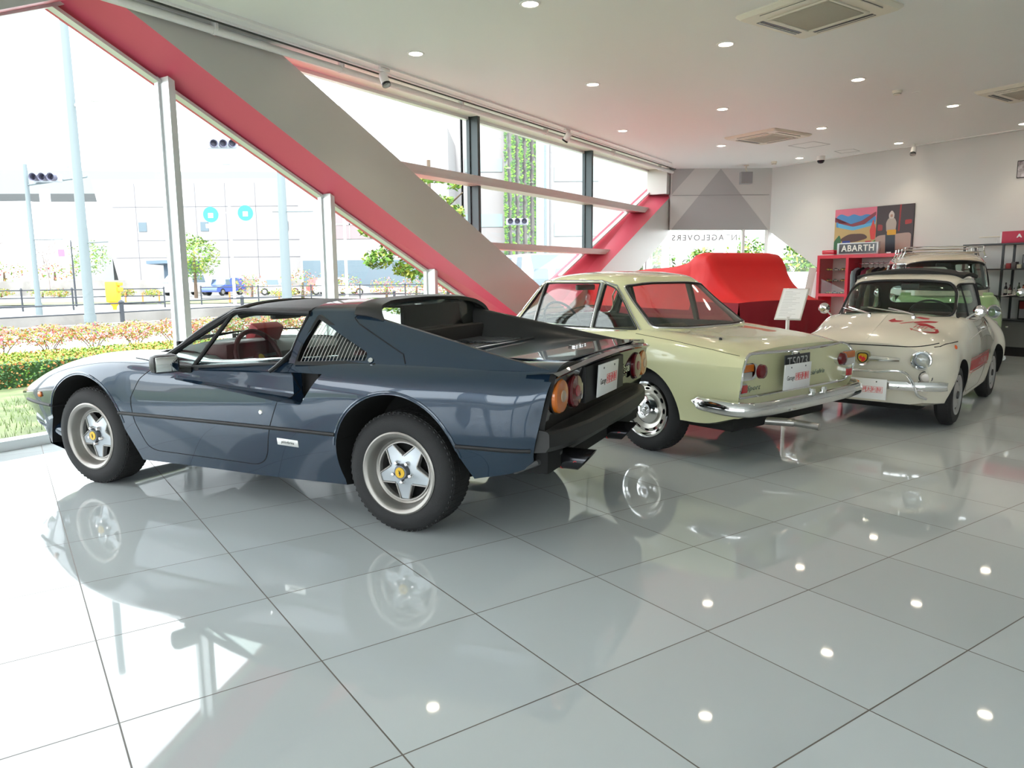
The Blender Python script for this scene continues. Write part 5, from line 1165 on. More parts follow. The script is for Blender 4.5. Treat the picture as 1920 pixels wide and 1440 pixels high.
    for y in np.linspace(-.625, .625, 33):
        x = 2.405-.16*(abs(y)/.625)**3; e = 1-.25*max(0, (abs(y)-.58)/.045); rows.append([(x-.02, y, .365+.042*e), (x+.004, y, .365+.036*e), (x+.014, y, .365+.012), (x+.014, y, .365-.012), (x+.004, y, .365-.034*e), (x-.02, y, .365-.040*e)])
    grid_faces(bm, np.array(rows)); bmesh.ops.recalc_face_normals(bm, faces=bm.faces[:]); bu = obj('front_bumper', bm, M_chrome, root, angle=50)
    bm = bmesh.new(); pts = hspline([(2.36, -.50, .275), (2.44, -.46, .31), (2.45, -.41, .42), (2.44, -.36, .475), (2.45, -.15, .478), (2.45, .15, .478), (2.44, .36, .475), (2.45, .41, .42), (2.44, .46, .31), (2.36, .50, .275)], 6); tube(bm, [tuple(p) for p in pts], .011, 10); obj('nudge_bar', bm, M_chrome, bu)
    plate(root, T(2.47, -.0+.07, .335) @ tf @ RX(-.05), .335, .165)
    bm = bmesh.new()
    for y in (-.36, .30): tube(bm, [(2.2, y, .34), (2.40, y, .36)], .012, 6)
    obj('bumper_bracket', bm, M_blk, bu)
    bm = bmesh.new(); box(bm, .3, 2.15, -.42, .42, .14, .24, bev=.03); obj('underbody', bm, M_well, root)
    # side stripe following the door
    def strip(z0, z1, m, name, a0=1.50, a1=.60, par=root):
        bm = bmesh.new(); rows = []
        for k in range(25):
            x = a0+(a1-a0)*k/24; r = side_pts(bt, [(x, z0+(z1-z0)*j/3) for j in range(4)], 1, .0025); rows.append([tuple(p) for p in r])
        grid_faces(bm, np.array(rows)); return obj(name, bm, m, par)
    rm = mat('red side stripe', (.42, .012, .018), .4); st = strip(.425, .515, rm, 'side_stripe', 1.555, .50); strip(.525, .533, rm, 'pinstripe', 1.555, .50, st); strip(.405, .413, rm, 'pinstripe', 1.555, .50, st)
    bm = text_bm('ABARTH 500', .072, .001, 1.05, sx=1.35); h = side_pts(bt, [(1.05, .47)], 1, .004)[0]; obj('stripe_lettering', xf(bm, basis(h, (-1, 0, 0), (0, -.04, 1), (0, 1, .04))), mat('stripe text', (.55, .40, .38), .5), st, smooth=False)
    line_on(bt, [(1.56, .70), (1.0, .735), (.4, .735), (.05, .70)], P, .006, bo, 'waist_ridge', mirror=True)
    # mirrors, handles, wipers
    for s in (1, -1):
        bm = bmesh.new(); tube(bm, [(1.42, s*.565, .865), (1.40, s*.61, .90), (1.38, s*.645, .925)], .008, 8); lathe(bm, [(0, .05), (.03, .044), (.050, .02), (.054, 0), (.052, -.006), (0, -.006)], 28, T(1.36, s*.655, .928) @ RY(PI/2)); obj('door_mirror', bm, M_chrome, root)
        bm = bmesh.new(); h = side_pts(bt, [(.80, .76), (.70, .76)], s, .012); tube(bm, [tuple(p) for p in h], .009, 8); lathe(bm, [(.014, -.012), (.014, .008), (0, .012)], 12, Matrix.Translation(h[0]) @ RX(-s*PI/2)); obj('door_handle', bm, M_chrome, dos[0] if s == 1 else dos[1])
    for y0 in (.22, -.14):
        a = cast(bt, [(1.70, y0, 1.5)], (0, 0, -1), 0)[0]; g_ = cast(tree, [(3, y0-.02, .90), (3, y0-.12, .925), (3, y0-.24, .95)], (-1, 0, 0), .018); q = cast(tree, [(3, y0-.42+.05*k, .952-.006*k) for k in range(8)], (-1, 0, 0), .008)
        bm = bmesh.new(); lathe(bm, [(.018, -.01), (.017, .018), (0, .026)], 14, T(*a)); tube(bm, [a+Vector((0, 0, .012))]+g_, .007, 6); tube(bm, q, .006, 6); obj('wiper', bm, M_chrome, root)
    def steel(w, r, wid):
        bm = bmesh.new(); lathe(bm, [(r+.005, -.014), (r+.007, -.002), (r-.004, .0), (r-.014, -.012), (r-.024, -.018)], 48); obj('rim', bm, mat('grey wheel', (.42, .42, .42), .35, metal=.5), w)
        pl = bmesh.new(); lathe(pl, [(0, -.004), (.035, -.006), (.055, -.016), (r-.05, -.012), (r-.022, -.020), (r-.02, -.04), (0, -.04)], 48); bmesh.ops.recalc_face_normals(pl, faces=pl.faces[:]); ho = []
        for k in range(8):
            a = 2*PI*k/8; rr = r-.046; c, s_ = math.cos(a), math.sin(a); ho.append(prism_z([(rr*c+(.018*math.cos(t))*(-s_)+(.009*math.sin(t))*c, rr*s_+(.018*math.cos(t))*c+(.009*math.sin(t))*s_) for t in np.linspace(0, 2*PI, 13)[:-1]], -.1, .05, M_well))
        obj('disc', boolean(mesh_of(pl, [mat('grey wheel', (.4, .4, .4), .4)]), ho), None, w)
        bm = bmesh.new(); lathe(bm, [(.035, -.008), (.03, .006), (0, .012)], 20); obj('hub_cap', bm, mat('dark hub', (.05, .05, .05), .4, metal=.6), w)
    w0 = wheel(root, WB, .625, R, .135, .160, steel); copy_wheel(w0, root, WB, -.625, R); copy_wheel(w0, root, 0, .585, R); copy_wheel(w0, root, 0, -.585, R)
    dk = mat('dark red seat', (.05, .015, .015), .6)
    bm = bmesh.new(); box(bm, 1.40, 1.55, -.50, .50, .68, .855, bev=.03); obj('dashboard', bm, M_darkint, root); steering(root, (1.30, .27, .86), .55, .185, M_blk, 2, .010)
    for y in (.26, -.26): seat(root, .92, y, .28, dk, .42, .46, .2, .44)
    bm = bmesh.new(); box(bm, .12, .5, -.48, .48, .34, .52, bev=.04); box(bm, .02, .16, -.48, .48, .45, .86, bev=.04); obj('rear_seat', bm, dk, root)
    bm = bmesh.new(); box(bm, 1.22, 1.245, -.01, .14, 1.105, 1.165, bev=.01); tube(bm, [(1.23, .06, 1.16), (1.2, .06, 1.20)], .006, 6); obj('rear_view_mirror', bm, M_blk, root)
    # rear bumper hints for other views
    bm = bmesh.new(); tube(bm, [tuple(p) for p in hspline([(-.45, -.60, .36), (-.60, -.50, .36), (-.66, 0, .36), (-.60, .50, .36), (-.45, .60, .36)], 6)], .03, 8); obj('rear_bumper', bm, M_chrome, root)
    return root
CINQ = cinquecento()
# ---------------------------------------------------------------- tall two-tone van-like car
def multipla():
    root = thing('minivan', 'tall cream over green classic minivan with chrome roof rack, behind the small white car', 'car', (5.53, 9.46, 0), math.radians(248.5)); root.scale = (.97, .965, .985)
    mx = lambda x: x if x > -.6 else -.6+(x+.6)*.83
    P = mat('mint green paint', (.36, .52, .24), .25, coat=1.0, coat_rough=.03); P2 = mat('cream paint', (.62, .54, .42), .25, coat=1.0, coat_rough=.03); R = .29
    ctrl = []
    for x, f, zb, zt in ((.07, .42, .42, .93), (.05, .62, .36, .965), (.0, .80, .30, .975), (-.12, .93, .26, .98), (-.40, 1.0, .22, .985), (-1.0, 1.02, .20, .985), (-2.0, 1.02, .20, .985), (-2.9, 1.0, .24, .985), (-3.25, .93, .30, .98), (-3.42, .75, .36, .95)):
        w_ = .70*f; x = mx(x); ctrl.append([(x-.02, w_*.75, zb), (x-.01, w_*.93, zb+.03), (x, w_*.985, .50), (x, w_, .68), (x-.01, w_*.96, .84), (x-.03, w_*.885, zt), (x-.03, w_*.5, zt+.002), (x-.03, 0, zt+.004)])
    body = mesh_of(solid_body(surf(ctrl, 4, 5, ck=(1,))), [P]); cuts = []
    for s in (1, -1):
        for cx in (-.52, mx(-2.52)):
            bm = bmesh.new(); cyl_y(bm, cx, .30, .33, s*.5, s*1.0, 48); cuts.append(mesh_of(bm, [M_well]))
    cuts.append(prism_y([(-2.6, .4), (-.12, .4), (-.12, 1.1), (-2.6, 1.1)], -.6, .6, M_darkint)); body = boolean(body, cuts); bt = bvh(body); bo = obj('body', body, None, root)
    key = [(.975, .03, -3.38, .625, 3.2), (1.10, -.02, -3.34, .610, 3.3), (1.25, -.10, -3.28, .588, 3.4), (1.40, -.20, -3.18, .556, 3.6), (1.46, -.26, -3.12, .535, 3.4), (1.505, -.36, -3.0, .495, 3.2), (1.54, -.55, -2.8, .42, 3.0), (1.56, -.85, -2.5, .30, 2.8), (1.568, -1.2, -2.2, .15, 2.6)]
    key = [(k[0], k[1], mx(k[2]), k[3], k[4]) for k in key]; A = ring_loft(lv_interp(key, 4), 144); gm = mesh_of(ring_shell(A, .025), [P2, mat('dark headlining', (.03, .028, .026), .8)]); tree = bvh(mesh_of(ring_shell(A, .025))); glass = mesh_of(ring_shell(A, .005), [CARGLASS, CARGLASS])
    ws = rounded([(-.515, 1.075), (0, 1.06), (.515, 1.075), (.525, 1.20), (.47, 1.40), (.25, 1.435), (-.25, 1.435), (-.47, 1.40), (-.525, 1.20)], [.08, .2, .08, .2, .08, .15, .15, .08, .2], 6)
    sw = [rounded([(mx(a), 1.08), (mx(b), 1.08), (mx(b2), 1.41), (mx(a2), 1.41)], .05, 5) for a, b, a2, b2 in ((-1.05, -.27, -1.05, -.42), (-2.0, -1.15, -2.0, -1.15), (-3.0, -2.1, -2.9, -2.1))]; rw = rounded([(-.42, 1.12), (.42, 1.12), (.38, 1.38), (-.38, 1.38)], .07, 6)
    cs = [prism_x(ws, -.6, .5, M_rub), prism_x(rw, -4, -2.5, M_rub)]+[prism_y(w_, s*.35, s*.9, M_rub) for w_ in sw for s in (1, -1)]
    obj('roof', boolean(gm, [c.copy() for c in cs]), None, bo)
    nm = ['windscreen', 'rear_window']+['side_window']*6
    for c, n_ in zip(cs, nm):
        c2 = c.copy(); c2.materials.clear(); c2.materials.append(CARGLASS); po = obj(n_, boolean(glass, [c2], 'INTERSECT'), None, root)
        if n_ == 'windscreen': outline(tree, [(3, a, b) for a, b in densify(ws, .03)], (-1, 0, 0), M_rub, .012, po, 'window_rubber', .002)
    for w_ in sw[:2]:
        for s in (1, -1):
            bm = bmesh.new(); tube(bm, side_pts(tree, densify(w_, .04), s, .002), .010, 6, closed=True); obj('window_trim', bm, M_chrome, bo)
    ringp = [tuple(p) for p in ring_loft([(.985, .04, mx(-3.39), .632, 3.2)], 96)[0]]; bm = bmesh.new(); tube(bm, ringp, .007, 6, closed=True); obj('waist_moulding', bm, mat('dark green seam', (.12, .17, .08), .4), bo)
    tf = Matrix(((0, 0, 1, 0), (1, 0, 0, 0), (0, 1, 0, 0), (0, 0, 0, 1)))
    for s in (1, -1):
        h = cast(bt, [(1, s*.52, .79)], (-1, 0, 0), 0)[0]; M = T(h.x-.03, s*.52, .79) @ RZ(s*.25) @ tf; bm = bmesh.new(); lathe(bm, [(.088, 0), (.090, .04), (.080, .055), (.072, .05)], 36, M); hl = obj('headlamp', bm, M_chrome, root)
        bm = bmesh.new(); lathe(bm, [(.074, .044), (.05, .03), (0, .0)], 28, M); obj('reflector', bm, mat('lamp mirror', (.65, .66, .68), .12, metal=1.), hl); bm = bmesh.new(); lathe(bm, [(.074, .046), (.05, .062), (0, .070)], 28, M); obj('lens', bm, glassmat('headlamp glass', (.8, .84, .86), 2.0), hl)
        M = T(h.x-.02, s*.54, .635) @ RZ(s*.25) @ tf; bm = bmesh.new(); lathe(bm, [(.045, 0), (.045, .02), (.035, .034), (0, .042)], 28, M); obj('turn_lamp', bm, mat('frosted lens', (.62, .56, .50), .2, coat=.6), root)
        bm = bmesh.new(); tube(bm, [(-.1, s*.62, .98), (-.05, s*.72, 1.0), (-.02, s*.80, 1.02)], .008, 6); lathe(bm, [(0, .05), (.03, .044), (.05, .02), (.054, 0), (0, -.004)], 24, T(-.03, s*.82, 1.03) @ RY(PI/2)); obj('door_mirror', bm, M_chrome, root)
        bm = bmesh.new(); tube(bm, [(.0, s*.68, .60), (-.01, s*.70, .60)], .01, 6); obj('door_hinge', bm, M_chrome, bo)
    bm = bmesh.new(); rows = []
    for y in np.linspace(-.70, .70, 25):
        x = .16-.22*(abs(y)/.7)**3; rows.append([(x-.02, y, .40), (x+.01, y, .39), (x+.02, y, .35), (x+.01, y, .31), (x-.02, y, .30)])
    grid_faces(bm, np.array(rows)); bu = obj('front_bumper', bm, M_chrome, root, angle=50); plate(root, T(.20, 0, .36) @ tf)
    for s in (1, -1):
        bm = bmesh.new(); lathe(bm, [(.0, .09), (.03, .07), (.04, 0), (.03, -.07), (0, -.09)], 16, T(.17, s*.42, .37)); obj('overrider', bm, M_chrome, bu)
    # roof rack
    bm = bmesh.new(); z1 = 1.625; ringr = rounded([(-.50, -.47), (-.50, .47), (-1.75, .47), (-1.75, -.47)], .12, 6); tube(bm, [(a, b, z1) for a, b in ringr], .010, 8, closed=True); tube(bm, [(a, b, z1-.07) for a, b in ringr], .008, 8, closed=True); ra = obj('roof_rack', bm, M_chrome, root)
    for x in (-.55, -.95, -1.35, -1.72):
        for s in (1, -1):
            bm = bmesh.new(); tube(bm, [(x-.0, s*.47, z1), (x, s*.475, z1-.07), (x, s*.50, 1.49)], .009, 8); box(bm, x-.02, x+.02, s*.50-.02, s*.50+.02, 1.478, 1.495, bev=.004); obj('rack_foot', bm, M_chrome, ra)
    for k in range(8):
        bm = bmesh.new(); x = -.62-.15*k; tube(bm, [(x, -.46, z1-.07), (x, .46, z1-.07)], .006, 6); obj('rack_bar', bm, mat('varnished slat', (.42, .36, .28), .4), ra)
    def steel(w, r, wid):
        bm = bmesh.new(); lathe(bm, [(r+.005, -.014), (r+.006, 0), (r-.012, -.01), (r-.024, -.02), (.08, -.015), (.075, -.004), (0, .006)], 40); obj('rim', bm, M_chrome, w)
    w0 = wheel(root, -.52, .67, R, .145, .165, steel, tread=False); copy_wheel(w0, root, -.52, -.67, R); copy_wheel(w0, root, mx(-2.52), .67, R); copy_wheel(w0, root, mx(-2.52), -.67, R)
    sm_ = mat('green seat', (.10, .12, .08), .6)
    for y in (.3, -.3): seat(root, -.75, y, .45, sm_, .45, .5); seat(root, -1.7, y, .45, sm_, .45, .5)
    bm = bmesh.new(); box(bm, -.25, -.12, -.55, .55, .80, 1.03, bev=.03); obj('dashboard', bm, P, root); steering(root, (-.42, .3, 1.0), .7, .20, M_blk, 2, .01)
    bm = bmesh.new(); box(bm, -2.6, -.15, -.45, .45, .18, .3, bev=.03); obj('underbody', bm, M_well, root)
    bm = bmesh.new(); box(bm, -.33, -.30, -.12, .06, 1.36, 1.41, bev=.012); obj('rear_view_mirror', bm, M_blk, root)
    return root
MULTI = multipla()
# ---------------------------------------------------------------- car under a red dust cover
def covered():
    root = thing('covered_car', 'tall car hidden under a stretched bright red cloth cover with shade coloured into its skirt', 'covered car', (3.455, 9.44, 0), math.radians(115))
    m = mat('bright red stretch cloth', (.70, .010, .012), .6, sheen=.0, bump=(7, .12)); md = mat('shaded red skirt cloth', (.26, .006, .018), .7, sheen=.0, bump=(6, .2))  # skirt is the same cloth, shade on its upright sides put in as darker red
    st = [(.0, .925, .60, .74), (.12, .965, .60, .765), (.30, 1.05, .605, .78), (.48, 1.18, .61, .78), (.60, 1.33, .615, .78), (.68, 1.475, .618, .78), (.74, 1.528, .62, .78), (.95, 1.545, .60, .78), (1.06, 1.53, .58, .78), (1.16, 1.45, .60, .78), (1.35, 1.40, .62, .79), (2.2, 1.345, .64, .79), (3.0, 1.27, .64, .79), (3.5, 1.18, .63, .78), (3.9, 1.02, .60, .76), (4.15, .86, .52, .70), (4.25, .66, .45, .62)]
    rows = []; rows2 = []
    for x, zt, yr, ys in hspline(st, 5, creases=(0, 6, 8)):
        zs = min(.915, zt-.005) if x < .9 else min(.80, zt-.06); 
        row = [(x, 0, zt+.012), (x, yr*.6, zt+.010), (x, yr*.93, zt), (x, yr, zt-.02*min(1, (zt-.9)*4+.02)), (x, yr+(ys-yr)*.35, zt-(zt-zs)*.42-.02*min(1, (zt-.9)*4+.02)), (x, yr+(ys-yr)*.80, zs+(zt-zs)*.14), (x, ys, zs)]
        rows.append(hspline(row, 4, creases=())); 
        wob = .02*math.sin(x*7)+.012*math.sin(x*17+1)
        rows2.append(hspline([(x, ys, zs), (x, ys+.012+wob*.2, zs-.12), (x, ys+.02+wob, .45), (x, ys+.03+wob*1.4, .06)], 5))
    H_ = np.array(rows)[:, ::-1]; R_ = H_[:, :-1][:, ::-1].copy(); R_[:, :, 1] *= -1; A = np.concatenate([H_, R_], 1)
    for i in range(A.shape[0]):
        for k in range(A.shape[1]):
            x, y, z = A[i, k]; 
            if .05 < x < .75: A[i, k, 2] += .006*math.sin(y*40+x*9)*max(0, abs(y)-.35)*2
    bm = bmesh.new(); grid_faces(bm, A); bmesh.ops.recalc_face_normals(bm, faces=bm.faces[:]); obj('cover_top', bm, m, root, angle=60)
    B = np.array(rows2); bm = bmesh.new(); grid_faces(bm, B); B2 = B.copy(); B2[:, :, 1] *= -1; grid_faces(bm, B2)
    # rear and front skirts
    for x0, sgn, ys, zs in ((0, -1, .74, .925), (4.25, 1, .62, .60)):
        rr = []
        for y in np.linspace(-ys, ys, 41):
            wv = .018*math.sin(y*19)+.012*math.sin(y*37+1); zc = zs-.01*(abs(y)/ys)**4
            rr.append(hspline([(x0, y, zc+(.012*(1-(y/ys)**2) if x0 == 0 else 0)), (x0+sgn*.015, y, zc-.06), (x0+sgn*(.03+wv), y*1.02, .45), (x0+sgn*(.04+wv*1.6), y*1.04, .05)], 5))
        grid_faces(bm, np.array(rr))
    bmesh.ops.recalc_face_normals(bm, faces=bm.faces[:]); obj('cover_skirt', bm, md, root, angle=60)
    bm = bmesh.new()
    for x in (.55, 3.4):
        for s in (1, -1): cyl_y(bm, x, .30, .30, s*.5, s*.68, 28)
    obj('tyres', bm, M_tyre, root)
    return root
COVER = covered()
# ---------------------------------------------------------------- shop furniture along the right wall (frame RW: s along wall, off from wall, z)
def rwm(s, off, z): return basis(RW(s, off, z), RD, (0, 0, 1), -RD.cross(Vector((0, 0, 1)))) if False else Matrix(((RD.x, 0, RN.x, RW(s, off, z).x), (RD.y, 0, RN.y, RW(s, off, z).y), (0, 1, 0, z), (0, 0, 0, 1)))
# local frame of rwm: x along wall (to the right in the photo), y up, z toward the room
def wbox(bm, s0, s1, z0, z1, o0, o1, bev=0.): return box(bm, s0, s1, z0, z1, o0, o1, rwm(0, 0, 0), bev=bev)
def at_root(t, o):
    o.parent = t; o.matrix_parent_inverse = t.matrix_basis.inverted() if hasattr(t, 'matrix_basis') else Matrix(); return o
def wthing(name, label, cat, s, off, z, group=None):
    t = bpy.data.objects.new(name, None); COL.objects.link(t); t.matrix_basis = T(*RW(s, off, z)); t.empty_display_size = .1; return tag(t, label, cat, group)
def wpart(t, name, bm, m, **k):
    xf(bm, t.matrix_basis.inverted()); return obj(name, bm, m, t, **k)
def wpart2(t, p, name, bm, m, **k):
    xf(bm, t.matrix_basis.inverted()); return obj(name, bm, m, p, **k)
REDL = mat('red lacquer', (.62, .02, .045), .3, coat=.3); PANE = glassmat('cabinet glass', (.95, .96, .95), 1.0)
t = wthing('display_shelf', 'tall red lacquered shelf unit with glazed model case and clothes rail against the wall', 'shelf', 2.3, .25, 0)
bm = bmesh.new()
wbox(bm, 1.50, 3.25, 1.545, 1.605, .03, .45); wbox(bm, 1.50, 3.25, .04, .10, .03, .45); wbox(bm, 1.50, 1.555, .10, 1.545, .03, .45); wbox(bm, 3.195, 3.25, .10, 1.545, .03, .45); wbox(bm, 2.08, 2.135, .10, 1.545, .03, .45); wbox(bm, 1.555, 2.08, .85, .905, .03, .45)
wpart(t, 'carcass', bm, REDL, smooth=False)
bm = bmesh.new(); wbox(bm, 1.555, 3.195, .1, 1.545, .03, .04); wpart(t, 'back_panel', bm, mat('pale back panel', (.62, .58, .54), .6), smooth=False)
for z in (1.12, 1.32): 
    bm = bmesh.new(); wbox(bm, 1.56, 2.075, z, z+.008, .05, .42); wpart(t, 'glass_shelf', bm, PANE, smooth=False)
bm = bmesh.new(); wbox(bm, 1.56, 2.075, .91, 1.54, .432, .438); wpart(t, 'case_door', bm, PANE, smooth=False)
bm = bmesh.new(); tube(bm, [RW(2.14, .25, 1.44), RW(3.19, .25, 1.44)], .012, 10); wpart(t, 'clothes_rail', bm, M_chrome)
# model cars in the case
mc = None
cols = [((.65, .45, .05), 'yellow'), ((.60, .05, .03), 'red'), ((.08, .12, .30), 'blue'), ((.45, .43, .40), 'silver'), ((.70, .32, .05), 'orange'), ((.05, .20, .08), 'green')]
def model_car(P, ci, label, rz):
    t2 = thing('model_car', label, 'model car', P, rz, 'model cars in the glazed case')
    bm = bmesh.new(); rows = []
    for x, h, hw in ((-.06, .020, .020), (-.055, .026, .026), (-.03, .030, .028), (.02, .028, .028), (.05, .022, .027), (.062, .015, .02)): rows.append([(x, -hw, .008), (x, -hw, h*.8), (x, -hw*.7, h), (x, 0, h+.002), (x, hw*.7, h), (x, hw, h*.8), (x, hw, .008)])
    grid_faces(bm, np.array(rows)); 
    for r in (rows[0], rows[-1]): bm.faces.new([bm.verts.new(p) for p in r])
    bmesh.ops.recalc_face_normals(bm, faces=bm.faces[:]); obj('body', bm, mat('model '+cols[ci][1], cols[ci][0], .3, coat=.5), t2)
    bm = bmesh.new(); add(bm, [(-.04, -.022, .029), (.025, -.022, .027), (.025, .022, .027), (-.04, .022, .029), (-.025, -.016, .043), (.005, -.016, .043), (.005, .016, .043), (-.025, .016, .043)], [(0, 1, 5, 4), (1, 2, 6, 5), (2, 3, 7, 6), (3, 0, 4, 7), (4, 5, 6, 7)]); obj('cabin', bm, M_blk, t2, smooth=False)
    for x in (-.038, .038):
        for s in (1, -1): bm = bmesh.new(); cyl_y(bm, x, .011, .011, s*.018, s*.030, 16); obj('wheel', bm, M_tyre, t2)
    return t2
k = 0
for z, zn in ((.905, 'bottom'), (1.128, 'middle'), (1.328, 'top')):
    for j, s in enumerate((1.66, 1.80, 1.95)):
        ci = (k*2+j) % 6; model_car(tuple(RW(s, .30, z)), ci, '%s model car on the %s level of the red case, %s' % (cols[ci][1], zn, ('left', 'middle', 'right')[j]), math.radians(-56.8)+(.5 if j % 2 else -.3)); k += 1
# jackets on hangers
jc = [((.50, .60, .68), 'pale blue denim jacket'), ((.015, .015, .02), 'black leather jacket'), ((.24, .03, .07), 'wine patterned shirt'), ((.35, .30, .22), 'khaki jacket'), ((.02, .02, .03), 'black knit top'), ((.03, .05, .04), 'dark green coat'), ((.30, .13, .03), 'tan brown jacket'), ((.02, .02, .025), 'black coat'), ((.25, .25, .27), 'grey sweatshirt')]
for i, (c, nm) in enumerate(jc):
    s = 2.20+.095*i; t2 = wthing('hanging_jacket', nm+' on a hanger on the red unit rail, '+('nearest the case' if i == 0 else 'number %s from the case' % ['', 'two', 'three', 'four', 'five', 'six', 'seven', 'eight', 'nine'][i]), 'jacket', s, .25, 1.44, 'clothes on the rail')
    bm = bmesh.new(); rows = []
    for z, hw, th in ((-.07, .03, .012), (-.085, .10, .022), (-.13, .20, .03), (-.20, .225, .035), (-.45, .215, .038), (-.75, .22, .04)):
        rows.append([RW(s+th*math.cos(a), .25+hw*math.sin(a), 1.44+z) for a in [2*PI*q/16 for q in range(16)]])
    grid_faces(bm, np.array([[tuple(p) for p in r] for r in rows]), closed_k=True); bm.faces.new([bm.verts.new(p) for p in rows[-1]]); bm.faces.new([bm.verts.new(p) for p in rows[0]]); bmesh.ops.recalc_face_normals(bm, faces=bm.faces[:]); wpart(t2, 'cloth', bm, mat(nm, c, .8, bump=(60, .3)))
    bm = bmesh.new(); tube(bm, [RW(s, .25+.015*math.sin(a), 1.455-.0+.015*math.cos(a)) for a in np.linspace(-1.5, 3.0, 9)]+[RW(s, .25, 1.38)], .0025, 6); tube(bm, [RW(s, .06, 1.32), RW(s, .25, 1.375), RW(s, .44, 1.32)], .007, 6); wpart(t2, 'hanger', bm, M_blk)
# things on top of the red shelf
t = wthing('storage_tin', 'small red case lying on the left end of the red shelf top', 'case', 1.68, .30, 1.605); bm = bmesh.new(); wbox(bm, 1.55, 1.80, 1.622, 1.70, .22, .40, bev=.015); wpart(t, 'body', bm, REDL); bm = bmesh.new(); wbox(bm, 1.56, 1.79, 1.605, 1.622, .23, .39, bev=.004); wpart(t, 'base', bm, M_white)
t = wthing('illuminated_sign', 'black and silver box sign reading ABARTH on the red shelf top', 'sign', 2.26, .42, 1.605)
bm = bmesh.new(); wbox(bm, 1.87, 2.66, 1.605, 1.815, .36, .42, bev=.006); wpart(t, 'housing', bm, mat('sign silver', (.50, .52, .52), .35, metal=.4))
bm = bmesh.new(); wbox(bm, 1.915, 2.625, 1.625, 1.795, .418, .424); fa = wpart(t, 'face', bm, mat('sign black', (.03, .03, .032), .15), smooth=False)
bm = text_bm('ABARTH', .155, .004, 1.12, bold=.003, sx=.98); xf(bm, rwm(2.28, .426, 1.71)); wpart(t, 'lettering', bm, mat('sign letters', (.78, .77, .70), .4), smooth=False)
t = wthing('price_card', 'small white card standing on the red shelf right of the sign', 'card', 2.85, .40, 1.605); bm = bmesh.new(); wbox(bm, 2.80, 2.88, 1.605, 1.63, .40, .405); wpart(t, 'card', bm, M_plate, smooth=False)
t = wthing('folded_cloth', 'black cloth lying on the right end of the red shelf top', 'cloth', 3.05, .35, 1.605); bm = bmesh.new(); lathe(bm, [(.10, 0), (.10, .02), (.06, .035), (0, .04)], 16, rwm(3.05, .33, 1.607) @ RX(-PI/2)); wpart(t, 'cloth', bm, M_blk)
# long poster: landscape painting half and photograph half
t = wthing('wall_poster', 'wide unframed poster above the sign, painted landscape left, woman by pale car right', 'poster', 2.28, .03, 2.02)
PZ0, PZ1, PS0, PS1 = 1.62, 2.45, 1.54, 3.03
def px_(a, b, d): return RW(PS0+(PS1-PS0)*a, .022+d, PZ0+(PZ1-PZ0)*b)
bm = bmesh.new(); wbox(bm, PS0, PS1, PZ0, PZ1, .002, .022); board = wpart(t, 'board', bm, M_blk, smooth=False)
def pshape(pts, col, d, nm, r=0, par=board):
    bm = bmesh.new(); p = rounded(pts, r, 3) if r else pts; prism(bm, p, lambda a, b: px_(a, b, 0), lambda a, b: px_(a, b, d)); return wpart2(t, par, nm, bm, mat('print '+nm, col, .45), smooth=False)
pshape([(0, 0), (.55, 0), (.55, 1), (0, 1)], (.50, .36, .14), .0006, 'sand_ground')
pshape([(0, .72), (.55, .72), (.55, 1), (0, 1)], (.68, .16, .24), .0010, 'pink_sky')
pshape([(.02, .60), (.54, .66), (.54, .80), (.42, .86), (.34, .82), (.25, .88), (.18, .83), (.08, .90), (.02, .84)], (.06, .24, .52), .0014, 'blue_mountains', .03)
pshape([(0, .72), (.10, .74), (.22, .66), (.36, .72), (.54, .90), (.54, .82), (.38, .62), (.22, .56), (.08, .62), (0, .84)], (.22, .03, .05), .0018, 'dark_hills', .02)
pshape([(.05, .60), (.25, .52), (.54, .62), (.54, .68), (.25, .60), (.04, .70)], (.10, .42, .68), .0022, 'lake', .03)
pshape([(.08, .34), (.20, .45), (.40, .44), (.46, .34), (.30, .27), (.12, .26)], (.09, .04, .03), .0026, 'brown_field', .06)
pshape([(0, .30), (.07, .44), (.10, .30), (.05, .06), (0, .06)], (.03, .14, .05), .0030, 'dark_tree', .03)
pshape([(.10, .20), (.22, .24), (.22, .30), (.12, .30)], (.02, .05, .30), .0034, 'blue_cars', .01)
pshape([(.41, .20), (.49, .21), (.50, .28), (.42, .28)], (.55, .02, .03), .0034, 'red_coach', .01)
pshape([(.12, .0), (.30, .18), (.48, .0)], (.04, .10, .45), .0034, 'blue_hill', .03)
pshape([(.49, .30), (.47, .50), (.51, .74), (.55, .50), (.54, .30)], (.66, .05, .04), .0036, 'red_cypress', .03)
pshape([(.46, .04), (.50, .24), (.55, .30), (.55, .0), (.48, .0)], (.06, .26, .03), .0038, 'green_bush', .02)
pshape([(.0, .0), (.12, .0), (.10, .08), (0, .1)], (.30, .45, .60), .0038, 'pale_road', .01)
pshape([(.555, 0), (1, 0), (1, 1), (.555, 1)], (.045, .030, .032), .0010, 'dark_background')
pshape([(.82, .45), (.83, 1), (.85, 1), (.84, .45)], (.25, .02, .02), .0014, 'red_post')
pshape([(.57, .48), (.63, .48), (.63, .60), (.57, .62)], (.30, .03, .03), .0014, 'red_chair', .02); pshape([(.90, .58), (.98, .60), (.98, .68), (.90, .68)], (.35, .03, .03), .0014, 'red_chair_far', .02)
pshape([(.53, .0), (.53, .28), (.57, .38), (.80, .40), (.98, .42), (.98, .08), (.86, .0)], (.40, .30, .25), .0020, 'pale_car', .06)
pshape([(.54, .02), (.54, .16), (.58, .20), (.62, .14), (.62, .02)], (.03, .03, .03), .0024, 'car_wheel', .05)
pshape([(.68, .0), (.67, .42), (.73, .48), (.79, .42), (.80, .0)], (.035, .045, .06), .0026, 'trousers', .03)
